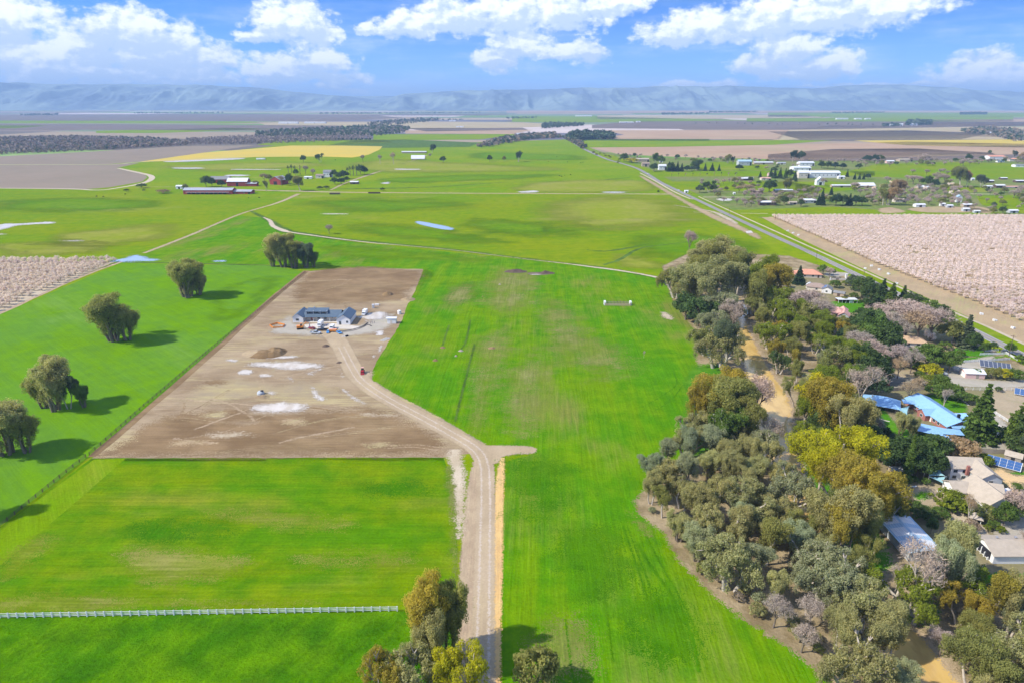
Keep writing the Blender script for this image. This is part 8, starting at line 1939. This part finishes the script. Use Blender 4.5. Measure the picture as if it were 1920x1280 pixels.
# gardens of the right-hand houses
Zg = 'among the gardens by the road'
for a in [('oak', 'dark', 1470, 520, 540, 1), ('conifer', 'deep', 1497, 498, 533, 1.4), ('oak', 'green', 1543, 495, 516, 1), ('oak', 'green', 1562, 503, 516, .7), ('bare', 'pinkbare', 1490, 560, 596, 1.3), ('bare', 'brown', 1475, 545, 580, 1.2), ('bare', 'pinkbare', 1510, 540, 600, 1.3), ('bare', 'bare', 1530, 560, 615, 1.2),
          ('bare', 'pinkbare', 1540, 590, 625, .8), ('bush', 'green', 1565, 524, 540, 1), ('bush', 'lime', 1585, 525, 536, 1), ('oak', 'slate', 1598, 513, 545, 1), ('oak', 'dark', 1615, 515, 560, 1), ('oak', 'dark', 1632, 525, 568, 1.1), ('conifer', 'dark', 1650, 522, 575, 1.3), ('conifer', 'green', 1668, 530, 580, 1.4),
          ('conifer', 'dark', 1690, 535, 578, 1.3), ('oak', 'slate', 1705, 545, 580, 1), ('oak', 'dark', 1722, 553, 590, 1), ('oak', 'green', 1740, 560, 600, 1), ('oak', 'dark', 1760, 568, 608, .9), ('oak', 'green', 1775, 580, 612, .8),
          ('bare', 'pinkbare', 1665, 565, 625, 1.4), ('bare', 'pinkbare', 1695, 562, 630, 1.5), ('bare', 'brown', 1720, 575, 640, 1.4), ('bare', 'pinkbare', 1745, 575, 640, 1.3), ('bare', 'bare', 1680, 585, 640, 1.2), ('oak', 'olive', 1785, 598, 645, 1.0),
          ('conifer', 'slate', 1808, 590, 650, 1.3), ('oak', 'dark', 1822, 620, 655, .9), ('oak', 'dark', 1625, 572, 640, .9), ('oak', 'green', 1640, 590, 660, 1), ('oak', 'dark', 1655, 600, 668, 1), ('oak', 'deep', 1585, 610, 650, 1), ('bare', 'bare', 1605, 615, 670, 1.2), ('bare', 'pinkbare', 1625, 630, 680, 1.1),
          ('oak', 'green', 1600, 650, 700, 1), ('oak', 'dark', 1615, 642, 712, 1), ('oak', 'dark', 1635, 660, 715, 1), ('bare', 'pinkbare', 1680, 640, 690, .9), ('bare', 'bare', 1706, 652, 700, .9), ('bare', 'brown', 1682, 668, 710, .8), ('blossom', 'blossom', 1742, 617, 640, 1),
          ('oak', 'green', 1735, 640, 690, 1.1), ('oak', 'green', 1778, 655, 697, 1), ('bush', 'green', 1705, 668, 690, 1), ('bush', 'lime', 1725, 678, 694, 1), ('bush', 'yellow', 1742, 680, 706, 1.2), ('bush', 'green', 1723, 694, 708, 1), ('oak', 'dark', 1762, 660, 690, .8), ('bare_open', 'bare', 1604, 680, 775, .9),
          ('oak', 'slate', 1655, 680, 705, .9), ('oak', 'deep', 1640, 700, 745, 1), ('bush', 'lime', 1745, 702, 725, 1.5), ('oak', 'green', 1762, 700, 735, 1), ('bush', 'green', 1760, 720, 745, 1.5), ('bush', 'green', 1783, 718, 745, 1.2), ('bare', 'brown', 1700, 712, 755, 1), ('bare', 'brown', 1715, 705, 745, .9), ('bare_open', 'bare', 1768, 725, 765, .6),
          ('bush', 'dark', 1795, 732, 752, 1.4), ('bush', 'green', 1812, 735, 755, 1.3), ('conifer', 'green', 1832, 718, 822, 1.15), ('cedar', 'green', 1905, 748, 832, .9), ('cedar', 'dark', 1935, 730, 850, 1.0), ('grove', 'khaki', 1688, 770, 815, .8), ('grove', 'khaki', 1708, 778, 818, .8),
          ('oak', 'green', 1845, 640, 662, .8), ('oak', 'olive', 1868, 778 - 92, 710, .6), ('bush', 'olive', 1858, 700 - 12, 708, 1), ('bush', 'yellow', 1885, 690, 710, 1.2), ('bush', 'green', 1900, 690, 712, 1.1), ('bush', 'green', 1915, 664, 682, 1),
          # between the two lower houses
          ('oak', 'deep', 1655, 822, 870, 1), ('oak', 'dark', 1672, 815, 880, 1), ('oak', 'green', 1690, 822, 875, 1), ('oak', 'dark', 1705, 812, 880, 1), ('oak', 'green', 1725, 815, 868, 1), ('oak', 'dark', 1745, 812, 862, 1), ('oak', 'dark', 1718, 840, 895, 1), ('oak', 'dark', 1740, 838, 893, 1), ('oak', 'deep', 1762, 815, 858, .9),
          ('bare', 'pinkbare', 1748, 830, 862, .8), ('cypress', 'green', 1699, 815, 902, 1.1), ('bush', 'brown', 1797, 822, 855, 1.6), ('bush', 'green', 1685, 885, 906, 1.3), ('bush', 'green', 1712, 892, 904, 1.2), ('bush', 'lime', 1842, 850, 868, 1.3), ('bush', 'green', 1850, 858, 872, 1.2), ('bush', 'lime', 1783, 922, 955, 1.4), ('bush', 'green', 1790, 935, 958, 1.3),
          ('bush', 'green', 1706, 935, 955, 1.2), ('oak', 'dark', 1670, 930, 975, .9), ('bush', 'dark', 1730, 950, 972, 1.5), ('bush', 'green', 1760, 950, 965, 1.3), ('bush', 'green', 1785, 948, 960, 1), ('gum_low', 'bare', 1700, 920, 950, .5), ('oak', 'green', 1880, 940, 985, .8), ('bush', 'lime', 1851, 982, 994, .8), ('bush', 'green', 1862, 975, 992, 1), ('bush', 'lime', 1875, 985, 998, 1),
          ('bush', 'olive', 1840, 945, 972, 1.2), ('bush', 'olive', 1822, 940, 962, 1), ('bare', 'pinkbare', 1900, 915, 975, .9), ('bare_open', 'brown', 1812, 925, 985, .5), ('bush', 'bare', 1818, 975, 995, 1.2), ('bush', 'green', 1897, 940, 968, 1.2), ('bare', 'bare', 1625, 770, 830, .8), ('bush', 'deep', 1640, 795, 830, 1.3), ('oak', 'deep', 1622, 790, 850, .8)]:
    tt(*a[:5], Zg, a[5], m_=0.5)
fill([(1600, 640), (1655, 600), (1655, 720), (1640, 760), (1600, 740)], Zg, [('oak', 'dark', 2), ('oak', 'green', 2), ('bare', 'pinkbare', 1, 1.2), ('gum', 'grey', 1, 1.6)], (6, 10), 7, 10)
fill([(1560, 560), (1640, 560), (1650, 620), (1590, 640), (1550, 620)], Zg, [('bare', 'pinkbare', 3), ('oak', 'dark', 1)], (5, 8), 12, 11)
fill([(1750, 940), (1930, 930), (1990, 1010), (1800, 1010)], Zg, [('bush', 'green', 3), ('bush', 'olive', 1), ('bare', 'bare', 1, 1.8)], (2, 3.5), 7, 12, maxn=14)

# more green among the houses
for a in [('bush', 'green', 1640, 700, 712, 1), ('bush', 'olive', 1668, 700, 710, 1), ('bush', 'lime', 1700, 742, 752, .8), ('bush', 'green', 1712, 796, 806, 1), ('bush', 'lime', 1722, 800, 812, 1), ('bush', 'green', 1735, 806, 818, .9), ('bush', 'green', 1620, 762, 778, 1.2), ('bush', 'olive', 1634, 766, 780, 1), ('bush', 'green', 1830, 690, 706, 1), ('bush', 'dark', 1872, 724, 734, 1),
          ('oak', 'green', 1892, 640, 664, .8), ('oak', 'dark', 1862, 640, 656, .9), ('bush', 'green', 1800, 655, 668, 1), ('bush', 'green', 1770, 640, 655, 1.2), ('bush', 'green', 1750, 845, 862, 1.3), ('bush', 'olive', 1800, 862, 870, .8), ('bush', 'lime', 1822, 845, 853, 1), ('bush', 'green', 1830, 848, 856, 1), ('bush', 'green', 1905, 905, 918, 1), ('bush', 'olive', 1915, 938, 952, 1.2),
          ('bush', 'green', 1735, 895, 908, .9), ('bush', 'green', 1770, 958, 972, 1.1), ('oak', 'dark', 1745, 968, 1000, .6), ('bush', 'bare', 1800, 995, 1010, 1.2), ('bush', 'green', 1815, 1080, 1098, 1), ('bare', 'bare', 1920, 985, 1040, .6), ('oak', 'slate', 1925, 800, 862, .5), ('bush', 'green', 1600, 548, 560, 1.1), ('bush', 'olive', 1582, 555, 566, 1), ('bare', 'pinkbare', 1555, 500, 522, 1.1), ('oak', 'dark', 1700, 500 + 50, 582, 1), ('oak', 'dark', 1716, 556, 588, 1)]: tt(*a[:5], Zg, a[5], m_=0.3)
label_trees()
# ------------------------------------------------------------------ haze: the valley air
bm_v = [(-47000, -1600, -2), (47000, -1600, -2), (47000, 41000, -2), (-47000, 41000, -2)]
HT = 790
bm_v += [(x, y, HT) for x, y, z in bm_v]
me = bpy.data.meshes.new('haze')
me.from_pydata(bm_v, [], [(3, 2, 1, 0), (4, 5, 6, 7), (0, 1, 5, 4), (1, 2, 6, 5), (2, 3, 7, 6), (3, 0, 4, 7)]); me.update()
m = bpy.data.materials.new('haze'); m.use_nodes = True; n = NT(m.node_tree)
pv = n.node('ShaderNodeVolumePrincipled'); pv.inputs['Color'].default_value = (0.46, 0.68, 1.0, 1); pv.inputs['Density'].default_value = HAZE
pv.inputs['Anisotropy'].default_value = 0.0
o = n.node('ShaderNodeOutputMaterial'); n.l.new(pv.outputs[0], o.inputs['Volume'])
tag(link('haze', me, mat=m), kind='stuff', label='thin bluish haze filling the valley air')
